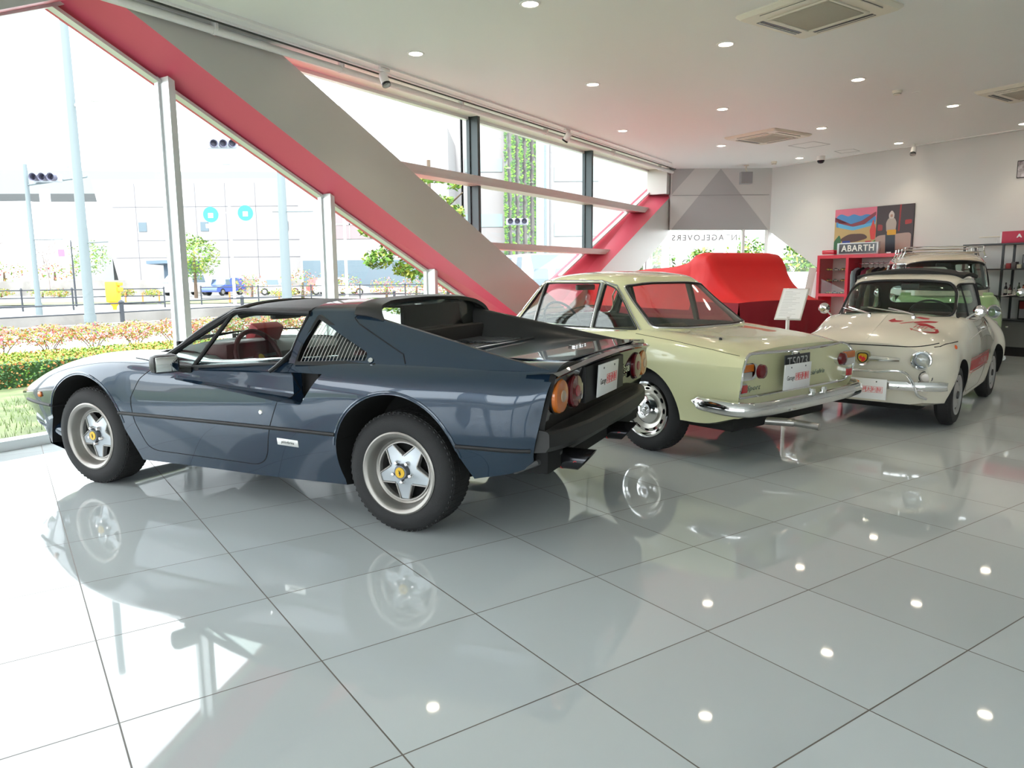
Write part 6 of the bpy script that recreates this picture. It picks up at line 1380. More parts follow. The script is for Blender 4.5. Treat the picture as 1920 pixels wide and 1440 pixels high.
pshape([(.68, .44), (.67, .64), (.70, .74), (.77, .74), (.80, .64), (.79, .44)], (.42, .36, .31), .0030, 'knit_top', .04)
pshape([(.705, .72), (.70, .82), (.735, .90), (.77, .82), (.765, .72)], (.55, .50, .46), .0034, 'headscarf', .03); pshape([(.72, .75), (.72, .81), (.75, .81), (.75, .75)], (.38, .22, .16), .0038, 'face_patch', .015)
pshape([(.69, .38), (.69, .49), (.80, .49), (.80, .38)], (.68, .36, .02), .0036, 'yellow_bag', .015)
bm = text_bm('ITALIA', .05, .0008, 1.1); xf(bm, rwm(PS0+.25, .028, PZ0+.10)) if False else None
bm.free()
# framed picture at right edge, leaning boards
t = wthing('framed_picture', 'black framed photograph high on the wall at the right edge of the photo', 'picture', 4.72, .02, 2.81); bm = bmesh.new(); wbox(bm, 4.57, 4.90, 2.69, 2.95, .0, .02, bev=.003); wpart(t, 'frame', bm, M_blk); bm = bmesh.new(); wbox(bm, 4.582, 4.888, 2.702, 2.938, .019, .022); wpart(t, 'print', bm, mat('grey photograph', (.20, .16, .17), .4, var=((.62, .60, .62), 9, .4, .6)), smooth=False)
for i, (s, c, h, w_) in enumerate(((1.14, (.52, .46, .42), .62, .16), (1.27, (.64, .58, .58), .60, .10), (1.36, (.10, .08, .06), .30, .05))):
    t = wthing('leaning_board', ('beige board leaning on the red shelf side, wider one', 'pinkish board leaning next to the red shelf side', 'narrow dark board beside the red shelf foot')[i], 'board', s, .35, 0); bm = bmesh.new(); box(bm, -w_/2, w_/2, 0, .78+h-.08*i, -.012, .012, rwm(s, .42, 0) @ RX(-.10) @ RZ(-.12), bev=.003); wpart(t, 'panel', bm, mat('board %d' % i, c, .6))
# black metal rack with goods
t = wthing('metal_rack', 'black metal rack of shelves at the right edge with bottles and boxes', 'rack', 4.9, .25, 0)
for s in (4.10, 4.66, 5.9):
    for o in (.08, .44): bm = bmesh.new(); wbox(bm, s-.014, s+.014, 0, 1.70, o-.014, o+.014); wpart(t, 'post', bm, mat('black rack', (.03, .033, .035), .4), smooth=False)
for z in (.55, .91, 1.32, 1.70): bm = bmesh.new(); wbox(bm, 4.08, 5.92, z-.02, z, .06, .46, bev=.002); wpart(t, 'shelf_board', bm, mat('black rack', (.03, .033, .035), .4), smooth=False)
t = wthing('storage_cabinet', 'grey low cabinet under the black rack', 'cabinet', 4.9, .25, 0); bm = bmesh.new(); wbox(bm, 4.13, 4.63, .14, .525, .10, .42, bev=.005); wbox(bm, 4.69, 5.87, .14, .525, .10, .42, bev=.005); wpart(t, 'body', bm, mat('grey cabinet', (.17, .17, .165), .5)); bm = bmesh.new(); wbox(bm, 4.13, 4.63, 0, .14, .11, .40); wbox(bm, 4.69, 5.87, 0, .14, .11, .40); wpart(t, 'plinth', bm, M_blk, smooth=False)
t = wthing('storage_box', 'flat red box with white mark on top of the black rack', 'box', 4.95, .28, 1.70); bm = bmesh.new(); wbox(bm, 4.62, 5.3, 1.70, 1.875, .12, .44, bev=.004); wpart(t, 'carton', bm, mat('crimson carton', (.50, .02, .06), .5))
bm = bmesh.new(); wbox(bm, 4.60, 4.622, 1.71, 1.865, .12, .44); wpart(t, 'end_flap', bm, M_white, smooth=False)
bm = text_bm('A', .07, .001, bold=.004, sx=1.3); xf(bm, rwm(4.86, .441, 1.80)); wpart(t, 'mark', bm, M_white, smooth=False)
t = wthing('model_aeroplane', 'small cream model wing on a stand on the black rack top', 'model', 4.45, .3, 1.70); bm = bmesh.new(); box(bm, 4.25, 4.60, 1.80, 1.815, .28, .34, rwm(0, 0, 0), bev=.004); wpart(t, 'wing', bm, M_cream); bm = bmesh.new(); tube(bm, [RW(4.5, .31, 1.70), RW(4.5, .31, 1.80)], .004, 6); lathe(bm, [(.03, 0), (.03, .008), (0, .008)], 14, rwm(4.5, .31, 1.70) @ RX(-PI/2)); wpart(t, 'stand', bm, M_white)
bottle = None; bc = [(.02, .015, .02), (.05, .01, .01), (.55, .50, .45), (.03, .05, .03), (.30, .05, .02), (.45, .42, .40)]
for i in range(12):
    s = 4.70+.06*i; P = RW(s, .36, .91); h = (.20, .17, .12)[i % 3]; t = thing('bottle', 'bottle on the middle rack shelf, %s, %s' % (('tall', 'medium', 'short')[i % 3], ('dark', 'dark red', 'pale', 'green black', 'amber', 'light grey')[i % 6])+', place %s from the left' % ['one', 'two', 'three', 'four', 'five', 'six', 'seven', 'eight', 'nine', 'ten', 'eleven', 'twelve'][i], 'bottle', P, 0, 'bottles on the black rack')
    bm = bmesh.new(); lathe(bm, [(0, 0), (.022, 0), (.024, .01), (.024, h*.62), (.010, h*.78), (.009, h*.92)], 18); obj('glass', bm, mat('bottle %d' % (i % 6), bc[i % 6], .2, coat=.4), t); bm = bmesh.new(); lathe(bm, [(.011, h*.90), (.011, h), (0, h)], 14); obj('cap', bm, M_blk, t); bm = bmesh.new(); lathe(bm, [(.0245, h*.2), (.0245, h*.5)], 18); obj('label_band', bm, mat('paper label', (.6, .57, .5), .6), t)
for i in range(11):
    s = 4.66+.075*i; c = [(.5, .45, .42), (.4, .05, .05), (.1, .08, .08), (.6, .55, .4), (.06, .06, .07)][i % 5]; t = wthing('small_carton', '%s carton on the upper rack shelf, place %s from the left' % (('grey', 'red', 'brown black', 'straw', 'black')[i % 5], ['one', 'two', 'three', 'four', 'five', 'six', 'seven', 'eight', 'nine', 'ten', 'eleven'][i]), 'carton', s, .38, 1.32, 'cartons on the upper rack shelf'); bm = bmesh.new(); wbox(bm, s-.03, s+.03, 1.32, 1.32+.06+.02*(i % 3), .33, .43, bev=.002); wpart(t, 'box', bm, mat('carton %d' % (i % 5), c, .5))
t = wthing('framed_picture', 'grey framed print standing at the back of the upper rack shelf', 'picture', 4.95, .2, 1.32); bm = bmesh.new(); wbox(bm, 4.80, 5.15, 1.321, 1.53, .12, .135, bev=.002); wpart(t, 'frame', bm, M_blk); bm = bmesh.new(); wbox(bm, 4.812, 5.138, 1.335, 1.518, .134, .137); wpart(t, 'print', bm, mat('grey print', (.30, .28, .30), .4), smooth=False)
t = wthing('framed_picture', 'dark red and grey picture leaning on the lowest rack shelf', 'picture', 5.0, .3, .55); bm = bmesh.new(); wbox(bm, 4.84, 5.25, .551, .84, .22, .235, bev=.002); wpart(t, 'frame', bm, M_blk); bm = bmesh.new(); wbox(bm, 4.86, 5.23, .71, .825, .234, .237); wpart(t, 'red_area', bm, mat('dark red print', (.25, .03, .03), .4), smooth=False); bm = bmesh.new(); wbox(bm, 4.86, 5.23, .57, .71, .234, .237); wpart(t, 'grey_area', bm, mat('grey print', (.30, .28, .30), .4), smooth=False)
# sign stand between the covered car and the small white car
sx, sy = 3.02, 8.22; t = thing('sign_stand', 'white display stand with tilted silver-framed specification sheet beside the covered car', 'sign', (sx, sy, 0))
f = Vector((-.62, -.78, 0)); r = Vector((.78, -.62, 0)); dn_ = (f*.27+Vector((0, 0, -.34))).normalized(); M = Matrix(((r.x, -dn_.x, 0, 0), (r.y, -dn_.y, 0, 0), (r.z, -dn_.z, 0, 0), (0, 0, 0, 1)))
nz = r.cross(-dn_).normalized()
if nz.z < 0: nz = -nz
for i in range(3): M[i][2] = nz[i]
M.translation = Vector((.08, .02, .935))
bm = bmesh.new(); box(bm, -.145, .145, -.215, .215, -.008, .004, M, bev=.003); pn = obj('frame', bm, mat('silver frame', (.62, .62, .60), .3, metal=.6), t)
bm = bmesh.new(); box(bm, -.13, .13, -.20, .20, .004, .006, M); obj('sheet', bm, mat('white paper', (.78, .80, .80), .6), pn, smooth=False)
bm = bmesh.new()
for k in range(16): box(bm, -.105, -.105+.08+.12*((k*37) % 10)/10, .165-.022*k, .168-.022*k, .006, .0066, M)
obj('printed_lines', bm, mat('grey print ink', (.42, .43, .44), .6), pn, smooth=False)['kind'] = 'stuff'
base = M @ Vector((0, -.20, -.01)); bm = bmesh.new(); box(bm, base.x-.014, base.x+.014, base.y-.02, base.y+.02, .01, base.z+.03); obj('pole', bm, M_white, t, smooth=False)
bm = bmesh.new(); lathe(bm, [(0, 0), (.15, 0), (.15, .008), (.03, .014), (0, .014)], 30, T(base.x, base.y, 0)); obj('foot', bm, M_white, t)
# red pouch on the blue coupe's dashboard
t = thing('pouch', 'small red leather pouch lying on the dark blue coupe dashboard', 'pouch', tuple(FERRARI.matrix_basis @ Vector((1.62, -.02, .853))), math.radians(155)); bm = bmesh.new(); box(bm, -.04, .04, -.13, .13, 0, .12, RY(-.5), bev=.02); obj('body', bm, mat('red leather', (.42, .03, .04), .5), t)
# ---------------------------------------------------------------- outside the glass
GZ = -.10
M_road = mat('pale asphalt', (.22, .22, .22), .85, var=((.30, .30, .30), .5, .4, .6)); M_pave = mat('pale paving', (.34, .33, .32), .85, var=((.42, .41, .39), 2, .4, .6)); M_conc = mat('weathered concrete', (.26, .25, .24), .85, var=((.18, .17, .16), .6, .4, .65))
M_bld = mat('white building cladding', (.27, .26, .265), .7); M_bld2 = mat('pale grey building', (.20, .215, .215), .7); M_jnt = mat('cladding joint', (.16, .16, .18), .8); M_bwin = mat('distant window', (.10, .14, .17), .3)
M_steelp = mat('galvanised pole', (.15, .185, .20), .5, metal=.2); M_wpole = mat('white pole', (.55, .55, .55), .5)
M_grass = mat('lawn green', (.075, .10, .042), .9, var=((.15, .18, .085), 3, .35, .65)); M_rail = mat('dark rail paint', (.03, .035, .045), .5)
def poly3(pts, z, m, name, **k):
    bm = bmesh.new(); V = [bm.verts.new((x, y, z)) for x, y in pts]; bm.faces.new(V); bmesh.ops.recalc_face_normals(bm, faces=bm.faces[:]); o = struct(name, bm, m, smooth=False)
    return o
poly3([(-500, -500), (500, -500), (500, 500), (-500, 500)], GZ-.06, M_road, 'ground')
P2 = lambda u, o: (W(u, o, 0).x, W(u, o, 0).y)
poly3([P2(-14, -.2), P2(30, -.2), P2(30, -6.1), P2(-14, -6.1)], GZ, M_grass, 'lawn')
poly3([P2(-20, -6.1), P2(40, -6.1), P2(40, -7.4), P2(-20, -7.4)], GZ-.01, mat('bare soil', (.14, .11, .08), .95), 'flower_bed')
poly3([P2(-20, -7.4), P2(60, -7.4), P2(60, -12), P2(-20, -12)], GZ-.015, M_pave, 'pavement')
bm = bmesh.new(); slab(bm, [(-20, -.16), (60, -.16), (60, -.02), (-20, -.02)], W, -16.2, -16.5); struct('kerb', bm, M_conc, smooth=False)
bm = bmesh.new(); slab(bm, [(-20, -.16), (22, -.16), (22, .18), (-20, .18)], W, -19.0, -19.5); struct('low_wall', bm, M_conc, smooth=False)
# lawn blades
bm = bmesh.new()
for i in range(5200):
    u = rnd.uniform(-1.5, 6); o_ = -rnd.uniform(.25, 3.2); p = W(u, o_, GZ); a = rnd.uniform(0, 6.28); h = rnd.uniform(.03, .09); w_ = .004; d = Vector((math.cos(a), math.sin(a), 0))
    add(bm, [p-d*w_, p+d*w_, p+Vector((rnd.uniform(-.03, .03), rnd.uniform(-.03, .03), h))], [(0, 1, 2)])
o = obj('grass_blades', bm, mat('grass blade', (.13, .20, .06), .8), smooth=False); tag(o, 'short green grass growing right outside the window sill', 'grass', kind='stuff')
# foliage
def leafball(bm, c, r, n, sz, mis, zmin=-9, flat=1.0):
    c = Vector(c)
    for i in range(n):
        v = Vector((rnd.gauss(0, 1), rnd.gauss(0, 1), rnd.gauss(0, 1))).normalized(); q = rnd.uniform(.55, 1.0); p = c+Vector((v.x*r[0], v.y*r[1], v.z*r[2]))*q
        if p.z < zmin: continue
        a = Vector((rnd.gauss(0, 1), rnd.gauss(0, 1), rnd.gauss(0, .6))).normalized(); b = a.cross(v if rnd.random() < .6 else Vector((0, 0, 1))); 
        if b.length < .1: continue
        b.normalize(); s = sz*rnd.uniform(.6, 1.3); add(bm, [p-a*s, p-b*s*.45, p+a*s, p+b*s*.45], [(0, 1, 2, 3)], rnd.choice(mis))
L1 = mat('leaf fresh green', (.11, .23, .03), .7); L2 = mat('leaf yellow green', (.24, .28, .04), .7); L3 = mat('azalea pink', (.50, .12, .14), .7); L4 = mat('azalea orange', (.42, .16, .05), .7); L5 = mat('leaf dark green', (.045, .11, .035), .7); BR = mat('twig bark', (.10, .07, .05), .9)
protos = []
for v in range(3):
    t = thing('azalea_bush', '', 'bush', (0, 0, 0)); bm = bmesh.new(); leafball(bm, (0, 0, .36), (.52, .44, .22), 1300, .030, [0, 0, 0, 1, 2, 2, 3, 3, 3], .16); obj('foliage', bm, (L2, L1, L3, L4), t, smooth=False)
    for k in range(5):
        a = 2*PI*k/5+v; bm = bmesh.new(); tube(bm, [(.04*math.cos(a), .04*math.sin(a), 0), (.12*math.cos(a+.4), .12*math.sin(a+.4), .15), (.30*math.cos(a+.2), .30*math.sin(a+.2), .36)], [.012, .009, .005], 6); obj('stem', bm, BR, t)
    protos.append(t)
A_, B_ = Vector((-11.2, 11.05, GZ)), Vector((-4.9, 17.5, GZ)); nb = 13; words = 'first second third fourth fifth sixth seventh eighth ninth tenth eleventh twelfth thirteenth'.split()
for i in range(nb):
    p = A_.lerp(B_, i/(nb-1)); lb = 'pink and orange azalea bush beyond the glass, %s of the row from the left' % words[i]
    if i < 3: t = protos[i]; t.location = p; t['label'] = lb; t['group'] = 'azalea row outside'
    else: t = dup(protos[i % 3], p, rnd.uniform(0, 6), lb, 'azalea row outside')
    t.rotation_euler[2] = rnd.uniform(0, 6)
t = thing('box_hedge', 'low clipped green hedge on the lawn behind the blue coupe nose', 'hedge', (-6.6, 10.2, GZ)); bm = bmesh.new()
for i in range(13000):
    a = rnd.random(); b = rnd.random(); c = rnd.random(); x = -1.9+5.0*a; side = rnd.random()
    u_, o_ = (x, -.65+1.3*b); z = .34 if side < .55 else .34*c; 
    if side >= .55: o_ = .65 if side < .85 else -.65
    d = Vector((math.cos(math.radians(52)), math.sin(math.radians(52)), 0)); n_ = Vector((d.y, -d.x, 0)); p = d*u_+n_*(o_+rnd.gauss(0, .02))+Vector((0, 0, z+rnd.gauss(0, .018))); q = Vector((rnd.gauss(0, 1), rnd.gauss(0, 1), rnd.gauss(0, 1))).normalized(); r_ = q.orthogonal().normalized(); s = rnd.uniform(.012, .024)
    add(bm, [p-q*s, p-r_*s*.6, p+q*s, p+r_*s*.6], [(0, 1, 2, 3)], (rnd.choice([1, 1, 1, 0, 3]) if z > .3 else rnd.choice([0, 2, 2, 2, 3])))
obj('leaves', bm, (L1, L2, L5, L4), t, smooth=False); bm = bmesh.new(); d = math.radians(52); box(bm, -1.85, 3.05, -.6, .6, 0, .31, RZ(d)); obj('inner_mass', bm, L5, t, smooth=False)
# rails
def rail(name, A, B, n, zs, r, label, post=.04, ph=None):
    A = Vector(A); B = Vector(B); t = thing(name, label, 'railing', A)
    for z in zs: bm = bmesh.new(); tube(bm, [Vector((0, 0, z)), B-A+Vector((0, 0, z))], r, 6); obj('bar', bm, M_rail, t)
    for k in range(n): p = (B-A)*k/(n-1); bm = bmesh.new(); lathe(bm, [(0, 0), (post, 0), (post, ph), (post*1.3, ph+.01), (post*1.3, ph+.05), (post*.6, ph+.10), (0, ph+.12)], 10, T(*p)); obj('post', bm, M_rail, t)
rail('road_railing', (-17.3, 14.9, GZ), (-6.1, 39, GZ), 6, (.33, .62), .025, 'low dark two-bar railing along the road edge, the nearer one', .07, .62)
rail('road_railing', (-30.0, 27.6, GZ), (-17.4, 37.5, GZ), 9, (.25, .6, .95), .03, 'taller dark three-bar railing across the road at the left', .04, .95)
rail('road_railing', (-17.0, 41.0, GZ), (3.4, 55.0, GZ), 9, (.35, .95), .03, 'thin dark railing across the road, further along', .04, .95)
# poles
def pole(name, x, y, h, r, label, m=M_steelp, extra=None):
    t = thing(name, label, 'pole', (x, y, GZ)); bm = bmesh.new(); tube(bm, [(0, 0, 0), (0, 0, h)], [r, r*.72], 16); obj('shaft', bm, m, t)
    bm = bmesh.new(); tube(bm, [(0, 0, 0), (0, 0, .5)], r*1.15, 16); obj('sleeve', bm, m, t); 
    if extra: extra(t)
    return t
def signal(t, M, label=''):
    hb = bpy.data.objects.new('signal_head', None); COL.objects.link(hb); hb.parent = t; hb.matrix_basis = M
    bm = bmesh.new(); box(bm, -.55, .55, -.12, .12, -.16, .16, bev=.05); obj('housing', bm, mat('signal grey', (.40, .45, .50), .5), hb)
    for k in range(3): bm = bmesh.new(); lathe(bm, [(.13, 0), (.15, .28), (.12, .24), (.11, 0)], 16, T(-.34+.34*k, -.12, 0) @ RX(PI/2)); lathe(bm, [(.11, .01), (0, .03)], 16, T(-.34+.34*k, -.12, 0) @ RX(PI/2)); obj('visor', bm, mat('signal visor', (.10, .10, .15), .5), hb)
def e1(t):
    bm = bmesh.new(); tube(bm, [(0, 0, 5.6), (.75, 0, 5.75)], .04, 8); box(bm, .5, 1.1, -.12, .12, 5.7, 5.82, bev=.04); obj('street_lamp_arm', bm, M_wpole, t)
    bm = bmesh.new(); lathe(bm, [(0, 0), (.36, 0), (.36, .02), (0, .03)], 24, T(1.0, .0, 2.35) @ RX(PI/2)); obj('road_mirror', bm, mat('mirror grey', (.42, .44, .46), .4), t); bm = bmesh.new(); tube(bm, [(0, 0, 2.3), (1.0, 0, 2.35)], .02, 6); obj('mirror_arm', bm, M_steelp, t)
pole('lamp_post', -10.75, 19.0, 9.5, .125, 'thick pale steel lamp post standing behind the azaleas', M_steelp, e1)
def e2(t):
    bm = bmesh.new(); tube(bm, [(0, 0, 5.1), (2.4, 0, 5.4)], .04, 8); obj('arm', bm, M_steelp, t); signal(t, T(.9, -.1, 5.35)); bm = bmesh.new(); box(bm, .5, .85, -.1, .1, 4.45, 4.95, bev=.03); obj('lower_signal', bm, mat('signal grey', (.40, .45, .50), .5), t)
    bm = bmesh.new(); box(bm, .7, 1.7, -.02, .02, 5.72, 5.98); obj('road_sign', bm, mat('blue road sign', (.20, .32, .45), .5), t, smooth=False); bm = bmesh.new(); tube(bm, [(0, 0, 3.0), (1.2, 0, 3.0)], .03, 6); obj('lower_arm', bm, M_steelp, t)
    bm = bmesh.new(); box(bm, 1.0, 1.35, -.1, .1, 1.95, 2.65, bev=.03); ps = obj('pedestrian_signal', bm, mat('signal grey', (.40, .45, .50), .5), t); bm = bmesh.new(); box(bm, 1.05, 1.30, -.115, -.10, 2.33, 2.6); obj('red_man_light', bm, mat('red signal light', (.7, .05, .1), .4, emit=(1, .1, .2), es=.6), ps, smooth=False)
pole('signal_post', -19.0, 30.0, 5.9, .11, 'slim pole with traffic signals at the far left, across the road', M_steelp, e2)
def e3(t):
    bm = bmesh.new(); tube(bm, [(.0, 0, 6.2), (-1.6, 0, 6.55)], .045, 8); obj('arm', bm, M_steelp, t); signal(t, T(-2.2, -.1, 6.55) @ RZ(.5) @ RY(-.08)); bm = bmesh.new(); box(bm, -2.3, -1.95, -.1, .15, 5.8, 6.2, bev=.04); obj('lower_signal', bm, mat('signal grey', (.40, .45, .50), .5), t); bm = bmesh.new(); box(bm, -1.5, -.3, -.02, .05, 6.1, 6.38, bev=.05); obj('name_board', bm, M_wpole, t)
    bm = bmesh.new(); tube(bm, [(-.4, 0, 4.0), (1.2, 0, 4.0)], .03, 6); obj('cross_arm', bm, M_steelp, t)
pole('signal_post', -9.0, 30.0, 6.8, .20, 'thick pale pole with overhanging traffic signal, between second and third window bay', M_steelp, e3)
def e4(t):
    for x, z in ((-.72, 3.9), (.65, 3.95)):
        bm = bmesh.new(); lathe(bm, [(0, 0), (.30, 0), (.30, .03), (0, .03)], 28, T(x, -.05, z) @ RX(PI/2)); d = obj('round_sign', bm, mat('cyan sign face', (.03, .42, .62), .5), t); bm = bmesh.new(); box(bm, x-.10, x+.10, -.087, -.08, z-.13, z+.06, bev=.01); obj('sign_symbol', bm, M_wpole, d)
        bm = bmesh.new(); box(bm, x-.22, x+.28, -.07, -.04, z-.52, z-.36); obj('sign_plate', bm, M_wpole, t, smooth=False)
    bm = bmesh.new(); tube(bm, [(-.7, 0, 3.95), (.7, 0, 4.0)], .02, 6); obj('sign_arm', bm, M_wpole, t)
pole('sign_post', -11.1, 30.0, 4.7, .06, 'white post carrying two round blue signs across the road', M_wpole, e4)
pole('lamp_post', -23.3, 40.0, 3.5, .05, 'thin black garden lamp post near the concrete wall', M_rail, None)
pole('lamp_post', -7.9, 36.0, 4.6, .08, 'white lamp post in the third window bay', M_wpole, None); pole('lamp_post', 2.06, 45.0, 9.0, .10, 'tall thin grey lamp post seen between the dark mullions', M_steelp, None)
pole('signal_post', -2.2, 45.0, 4.4, .12, 'pole with small traffic signal before the ivy tower', M_steelp, lambda t: signal(t, T(2.6, -.1, 4.6) @ Matrix.Scale(1.2, 4)))
for x, y, lb in ((8.2, 40, 'first'), (11.2, 38, 'second'), (16.0, 36, 'third')): pole('utility_pole', x, y, 9, .22, 'pale utility pole seen through the end window, %s from the left' % lb, M_wpole, None)
# delineator and cones
t = thing('road_bollard', 'bright orange-yellow road bollard across the road', 'bollard', (-18.6, 35, GZ)); bm = bmesh.new(); box(bm, -.30, .25, -.2, .2, .35, 1.32, bev=.06); box(bm, .2, .42, -.12, .12, .85, 1.05, bev=.04); box(bm, .2, .42, -.12, .12, 1.12, 1.28, bev=.04); obj('body', bm, mat('amber plastic', (.70, .36, .02), .5), t); bm = bmesh.new(); lathe(bm, [(.08, 0), (.10, .15), (.25, .36)], 14); obj('foot', bm, mat('amber plastic', (.70, .36, .02), .5), t)
cn = None
for i, (x, y) in enumerate(((-22.5, 43.6), (-21.4, 43.4), (-20.3, 43.1), (-16.2, 43), (-13.2, 42.5), (-10.2, 42))):
    lb = 'slim orange lane post on the far roadside, %s from the left' % words[i]
    if cn is None: cn = thing('lane_post', lb, 'lane post', (x, y, GZ), 0, 'orange lane posts'); bm = bmesh.new(); tube(bm, [(0, 0, 0), (0, 0, .65)], .05, 10); obj('tube', bm, mat('orange post', (.75, .16, .04), .5), cn); bm = bmesh.new(); lathe(bm, [(0, 0), (.12, 0), (.10, .04), (.05, .06)], 12); obj('base', bm, M_rail, cn)
    else: dup(cn, (x, y, GZ), 0, lb)
# retaining wall, verge and hedge balls
bm = bmesh.new(); box(bm, -95, -12, 70.5, 70.9, GZ, 1.3); struct('boundary_wall', bm, M_conc, smooth=False)
poly3([(-60, 42.5), (30, 47), (30, 58), (-60, 46)], GZ-.02, M_grass, 'verge')
def shrub(x, y, r, h, mis, ms, label, n=500, z0=0., sz=.09, nm='shrub', stem=True):
    t = thing(nm, label, 'shrub' if nm == 'shrub' else 'tree', (x, y, GZ)); bm = bmesh.new(); leafball(bm, (0, 0, z0+h/2), (r, r, h/2), n, sz, mis, 0); obj('foliage', bm, ms, t, smooth=False)
    if stem: bm = bmesh.new(); tube(bm, [(0, 0, 0), (.04, 0, z0+h*.5)], [max(.03, r*.08), max(.02, r*.04)], 8); obj('trunk', bm, BR, t)
    return t
for i, (x, y, r, h, q) in enumerate(((-44, 64.5, 1.0, .8, 0), (-40.3, 64.3, 1.2, .8, 0), (-36.4, 60.2, .9, .8, 0), (-31.5, 61.2, .8, .75, 0), (-28.9, 60.4, .8, .7, 0), (-19.4, 56, 1.2, 1.9, 1), (-14.5, 52, 1.6, 2.2, 1), (-16.4, 54, 1.2, .8, 0), (-11.4, 52, 1.2, 1.7, 1), (-9.0, 54, 1.3, 1.5, 1), (-6.6, 52, 1.2, 1.6, 1), (-4.2, 50, 1.0, 1.4, 1))):
    shrub(x, y, r, h, [0, 1, 1, 2] if q == 0 else [0, 1, 2, 3], (L1, L2, L4, L3), '%s bush by the far roadside wall, %s counted from the left' % (('low yellow-green', 'reddish round')[q], words[i]), 420, 0, .09)
for i, (x, y) in enumerate(((-56, 74), (-50, 74), (-45, 74))): shrub(x, y, 2.4, 2.2, [0, 1, 2, 3], (L1, L2, L3, L4), 'reddish garden shrub behind the concrete wall, %s from the left' % words[i], 400, 1.2, .16)
shrub(-23.6, 56, 1.9, 3.6, [0, 0, 1], (L1, L2), 'light green round tree in front of the white building', 1500, 1.3, .13, 'tree'); shrub(-36.5, 65, 1.9, 3.0, [0, 0, 1], (L1, L2), 'small light green tree behind the thick lamp post', 700, 1.9, .12, 'tree')
for i in range(2):
    t = thing('bare_tree', 'leafless grey tree at the far left edge, %s' % ('the taller' if i == 0 else 'the shorter'), 'tree', (-46.5+5.5*i, 66.5, GZ)); bm = bmesh.new()
    def br(p, d, l, r, dep):
        q = p+d*l; tube(bm, [p, q], [r, r*.6], 5)
        if dep: 
            for _ in range(3): br(q, (d+Vector((rnd.gauss(0, .4), rnd.gauss(0, .3), rnd.gauss(0, .2)))).normalized(), l*.72, r*.6, dep-1)
    br(Vector((0, 0, 0)), Vector((0, 0, 1)), 2.1-.4*i, .12, 5); obj('branches', bm, mat('grey bark', (.30, .26, .25), .9), t)
# close tree beside the facade
t = thing('street_tree', 'bright green leafy tree close outside, seen either side of the long brace', 'tree', (-2.35, 17.2, GZ)); bm = bmesh.new()
for c, r, n in (((.05, -1.0, 2.0), (.55, .55, .28), 420), ((-.45, -1.2, 1.75), (.35, .3, .22), 240), ((.35, -.9, 1.55), (.6, .5, .22), 420), ((-.6, -1.3, 2.35), (.25, .25, .16), 110), ((.1, -1.2, .75), (.5, .4, .18), 300), ((.5, -1.1, .55), (.4, .3, .14), 170), ((.75, -1.1, 3.42), (.34, .3, .12), 120), ((1.15, -1.2, 3.25), (.16, .2, .08), 40), ((.95, -1.2, 2.95), (.22, .2, .14), 90), ((1.2, -1.2, 2.72), (.20, .2, .16), 100), ((.2, -.6, 2.9), (.35, .4, .4), 260)): leafball(bm, c, r, n, .075, [0, 0, 1], 0)
obj('foliage', bm, (L1, L2), t, smooth=False); bm = bmesh.new(); tube(bm, [(.6, 0, 0), (.5, 0, 2), (.5, .2, 4)], [.08, .06, .04], 8); tube(bm, [(.5, 0, 1.6), (.0, -1.0, 2.0), (-.4, -1.2, 1.9)], [.04, .02, .01], 6); tube(bm, [(.55, 0, .9), (.3, -1.1, .7)], [.03, .012], 6); tube(bm, [(.5, .1, 2.6), (1.3, -.5, 3.2)], [.04, .015], 6); obj('trunk', bm, BR, t)
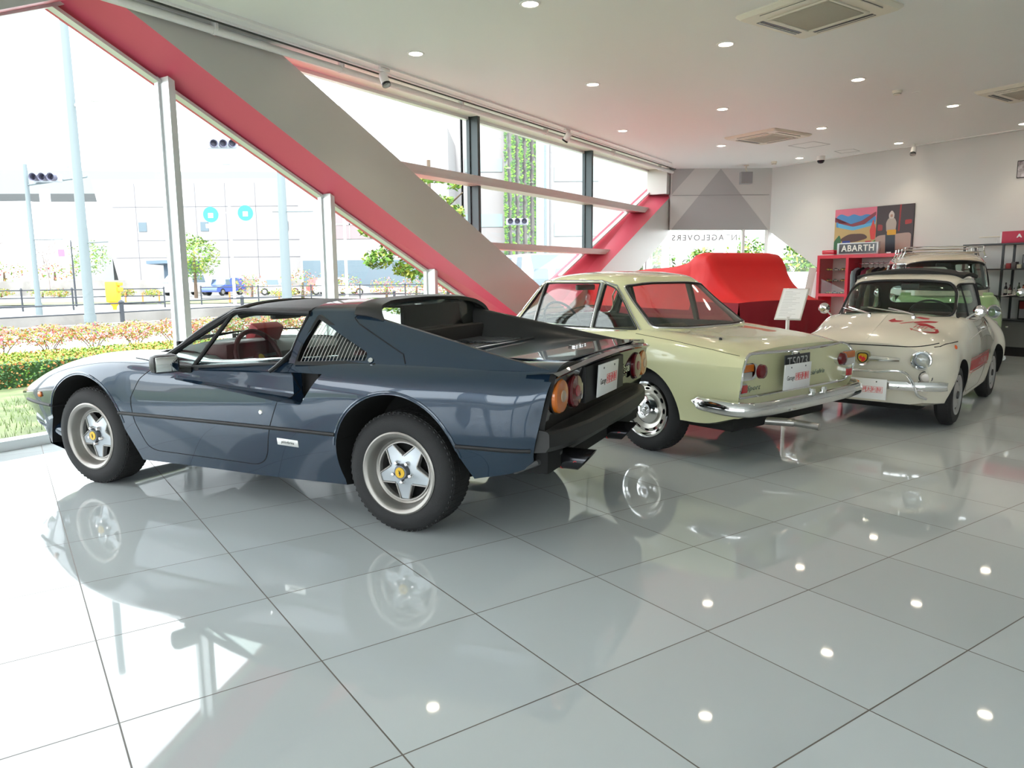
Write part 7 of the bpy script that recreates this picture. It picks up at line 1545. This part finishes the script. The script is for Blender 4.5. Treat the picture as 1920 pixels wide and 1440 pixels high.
# vehicles across the road: simple but shaped
def road_car(name, cat, label, x, y, rz, col, L=4.2, w_=1.7, h=1.45, van=False, z=GZ):
    t = thing(name, label, cat, (x, y, z), rz); m = mat('car '+name+str(col), col, .35, coat=.6); hb = h*.58
    prof = [(-L/2, .35), (-L/2, hb*.95), (-L/2+.1, hb), (L/2-(.9 if not van else .3), hb), (L/2-.1, hb*.82), (L/2, .55), (L/2, .30)] 
    bm = bmesh.new(); prism(bm, rounded(prof, .12, 4), lambda a, b: (a, -w_/2, b), lambda a, b: (a, w_/2, b)); obj('body', bm, m, t)
    cab = [(-L/2+.12, hb), (-L/2+(.35 if not van else .12), h-.05), (-L/2+(.8 if not van else .3), h), (L/2-(2.0 if not van else 1.1), h), (L/2-(1.15 if not van else .35), hb)]
    bm = bmesh.new(); prism(bm, rounded(cab, .08, 4), lambda a, b: (a, -(w_/2-.12*(b-hb)/(h-hb)), b), lambda a, b: (a, (w_/2-.12*(b-hb)/(h-hb)), b)); obj('cabin', bm, m, t)
    for s in (1, -1):
        for a0, a1 in ((-.38, -.02), (.02, .30)) if not van else ((-.40, .0), (.12, .36)):
            bm = bmesh.new(); x0, x1 = a0*L*.75, a1*L*.62; q = rounded([(x0, hb+.04), (x1, hb+.04), (x1-.08, h-.12), (x0+.1, h-.12)], .05, 3); prism(bm, q, lambda a, b: (a, s*(w_/2-.13*(b-hb)/(h-hb)), b), lambda a, b: (a, s*(w_/2-.12*(b-hb)/(h-hb)+.012), b)); obj('side_window', bm, M_bwin, t, smooth=False)
    bm = bmesh.new(); add(bm, [(L/2-(1.15 if not van else .36)+.02, -w_/2+.12, hb+.03), (L/2-(1.15 if not van else .36)+.02, w_/2-.12, hb+.03), (L/2-(1.92 if not van else 1.0), w_/2-.2, h-.04), (L/2-(1.92 if not van else 1.0), -w_/2+.2, h-.04)], [(0, 1, 2, 3)]); obj('windscreen', bm, M_bwin, t, smooth=False)
    for a in (-L*.30, L*.30):
        for s in (1, -1): bm = bmesh.new(); cyl_y(bm, a, .31, .31, s*(w_/2-.18), s*(w_/2+.01), 24); wh = obj('wheel', bm, M_tyre, t); bm = bmesh.new(); cyl_y(bm, a, .31, .18, s*(w_/2), s*(w_/2+.02), 20); obj('wheel_cover', bm, M_steel, wh)
road_car('parked_van', 'van', 'white parked van under the light green tree', -28.6, 66, -2.1, (.55, .57, .58), 4.4, 1.7, 1.9, True); road_car('parked_car', 'car', 'blue parked car beside the white van', -25.3, 66, -1.9, (.05, .09, .35), 3.8, 1.6, 1.5); road_car('parked_car', 'car', 'white parked sedan near the third window bay bushes', -20.0, 65, .2, (.6, .6, .6)); road_car('parked_car', 'car', 'silver white parked car under the tree leaves', -13.6, 60, .4, (.5, .5, .52)); road_car('parked_car', 'car', 'dark red parked car behind the silver one', -15.5, 64, .3, (.3, .08, .08), 4.0)
road_car('minibus', 'bus', 'white minibus seen below the lower transom', .9, 36, -1.2, (.6, .6, .6), 6.0, 2.0, 2.4, True); road_car('parked_car', 'car', 'pale lilac car close behind the brace foot', 1.75, 25.5, 2.6, (.50, .47, .58), 4.0, 1.7, 1.75); road_car('parked_car', 'car', 'white car outside the corner window by the red shelf', 10.6, 25.5, .4, (.62, .64, .66), 4.2, 1.7, 1.45)
# big white building with slanted end, sawtooth flank and viaduct behind
t = thing('hall_building', 'huge white windowless hall with slanted end and saw-tooth flank across the road', 'building', (-39.5, 76, GZ))
bm = bmesh.new(); pr = [(0, 0), (19, 0), (19, 11.3), (-2.2, 11.3)]; prism(bm, pr, lambda a, b: (a, 0, b), lambda a, b: (a, 26, b)); obj('hall', bm, M_bld, t, smooth=False)
bm = bmesh.new()
for z in (3.6, 5.3, 8.6): box(bm, -.3, 19, -.03, .0, z, z+.04)
for k in range(6): box(bm, 2+3*k, 2.04+3*k, -.03, 0, .0, 10.9)
obj('cladding_joints', bm, M_jnt, t, smooth=False)
for x in (2.2, 8.4, 16.4): bm = bmesh.new(); box(bm, x, x+.8, -.05, .02, 6.2, 7.1); obj('window', bm, M_bwin, t, smooth=False)
bm = bmesh.new()
for k in range(7): 
    a, b = 11.3-1.2*k, 11.3-1.2*(k+1); add(bm, [(-2.3-1.7*k, 3+1.8*k, 0), (-2.3-1.7*(k+1), 3+1.8*(k+1), 0), (-2.3-1.7*(k+1), 3+1.8*(k+1), b), (-2.3-1.7*k, 3+1.8*k, a), (-2.3-1.7*k, 3+1.8*k+2.0, a), (-2.3-1.7*k, 3+1.8*k+2.0, 0)], [(0, 1, 2, 3), (0, 3, 4, 5)])
obj('saw_tooth_flank', bm, M_bld2, t, smooth=False)
bm = bmesh.new(); add(bm, [(4.6, -4, 3.2), (8.0, -4, 3.3), (8.2, -.2, 3.2), (4.8, -.2, 3.1), (4.6, -4, 2.9), (8.0, -4, 3.0), (8.2, -.2, 2.9), (4.8, -.2, 2.8)], [(0, 1, 2, 3), (4, 5, 6, 7), (0, 1, 5, 4), (1, 2, 6, 5)]); box(bm, 5.4, 8.0, -2.2, -2.0, 0, 2.9); obj('entrance_canopy', bm, mat('blue grey canopy', (.10, .15, .21), .6), t, smooth=False)
t = thing('viaduct', 'long pale elevated road crossing behind the white hall', 'viaduct', (-90, 130, GZ)); bm = bmesh.new(); pts = [(-110, 0), (0, 0), (40, 4), (90, 12)]
for (a, b), (c, d) in zip(pts, pts[1:]): add(bm, [(a, b, 16.2), (c, d, 16.4), (c, d, 20.0), (a, b, 20.2), (a, b+14, 16.2), (c, d+14, 16.4), (c, d+14, 20), (a, b+14, 20.2)], [(0, 1, 2, 3), (4, 5, 6, 7), (3, 2, 6, 7), (0, 1, 5, 4)])
obj('deck', bm, mat('viaduct concrete', (.19, .21, .22), .7), t, smooth=False)
for x in (-60, -10, 45): bm = bmesh.new(); box(bm, x, x+3, 4, 8, 0, 16.3); obj('pier', bm, M_bld2, t, smooth=False)
# office blocks behind the upper windows
t = thing('office_building', 'large white office block with ground floor glazing and window bands', 'building', (-20, 68, GZ)); bm = bmesh.new(); box(bm, 1, 14.5, 0, 9, 0, 14.5); box(bm, 3, 15, 9, 20, 0, 25); obj('block', bm, M_bld, t, smooth=False)
for a, b, z0, z1 in ((4.2, 8.3, 4.9, 8.2), (1.2, 13, .6, 3.0)): bm = bmesh.new(); box(bm, a, b, -.06, 0, z0, z1); obj('window', bm, M_bwin if z0 < 1 else mat('pinkish window', (.22, .17, .18), .5), t, smooth=False)
bm = bmesh.new(); 
for k in range(2): box(bm, 5.5+1.5*k, 5.6+1.5*k, -.09, -.06, 4.9, 8.2)
box(bm, 4.2, 8.3, -.09, -.06, 6.1, 6.25); obj('window_bars', bm, M_bld, t, smooth=False)
t = thing('tower_building', 'tall pale building with green ivy columns and long window bands', 'building', (-4, 78, GZ)); bm = bmesh.new(); box(bm, -.8, 26, 0, 20, 0, 24); obj('block', bm, M_bld, t, smooth=False)
for z in (6.5, 12.0, 17.5): 
    bm = bmesh.new(); box(bm, -.6, 3.2, -.06, 0, z, z+1.3); obj('window', bm, M_bwin if False else mat('pale window band', (.24, .32, .33), .5), t, smooth=False); bm = bmesh.new(); box(bm, 8.5, 13, -.06, 0, z-1, z+.4); obj('window', bm, mat('pale window band', (.24, .32, .33), .5), t, smooth=False)
bm = bmesh.new(); box(bm, 6.6, 7.9, -1.4, 0, 0, 24); obj('shaft', bm, mat('blue grey shaft', (.30, .35, .40), .6), t, smooth=False)
for k in range(5):
    x = 3.4+.75*k; bm = bmesh.new(); box(bm, x, x+.35, -1.0, -.6, 0, 23); cl = obj('trellis_column', bm, mat('grey trellis', (.17, .19, .17), .7), t, smooth=False); bm = bmesh.new()
    for q in range(330): p = Vector((x+.17+rnd.gauss(0, .10), -1.1, rnd.triangular(0, 23, (5, 12, 18, 20, 9)[k]))); s = rnd.uniform(.07, .17); add(bm, [p+Vector((-s, 0, 0)), p+Vector((0, -.05, -s)), p+Vector((s, 0, 0)), p+Vector((0, .05, s))], [(0, 1, 2, 3)], rnd.choice([0, 1]))
    obj('ivy', bm, (L1, L5), cl, smooth=False)['kind'] = 'stuff'
# green belt and trees beyond the end window
for i, (x, y, r, h, z0) in enumerate(((6.6, 50, 1.5, 3.6, .3), (9.7, 51, 1.5, 3.4, .3), (12.8, 50, 1.5, 3.0, .2), (16.0, 51, 1.6, 3.8, .3), (19.4, 50, 1.6, 3.6, .2), (22.8, 48, 1.7, 3.9, .3), (16.6, 40, 1.5, 3.0, .2), (3.6, 52, 1.4, 2.2, .2), (.5, 52, 1.4, 1.9, .2), (20.2, 43, 1.6, 3.7, .3))):
    shrub(x, y, r, h, [0, 0, 1, 2], (L1, L2, L5), 'green tree in the belt beyond the end window, %s in planting order' % words[i], 900, z0, .20, 'tree')
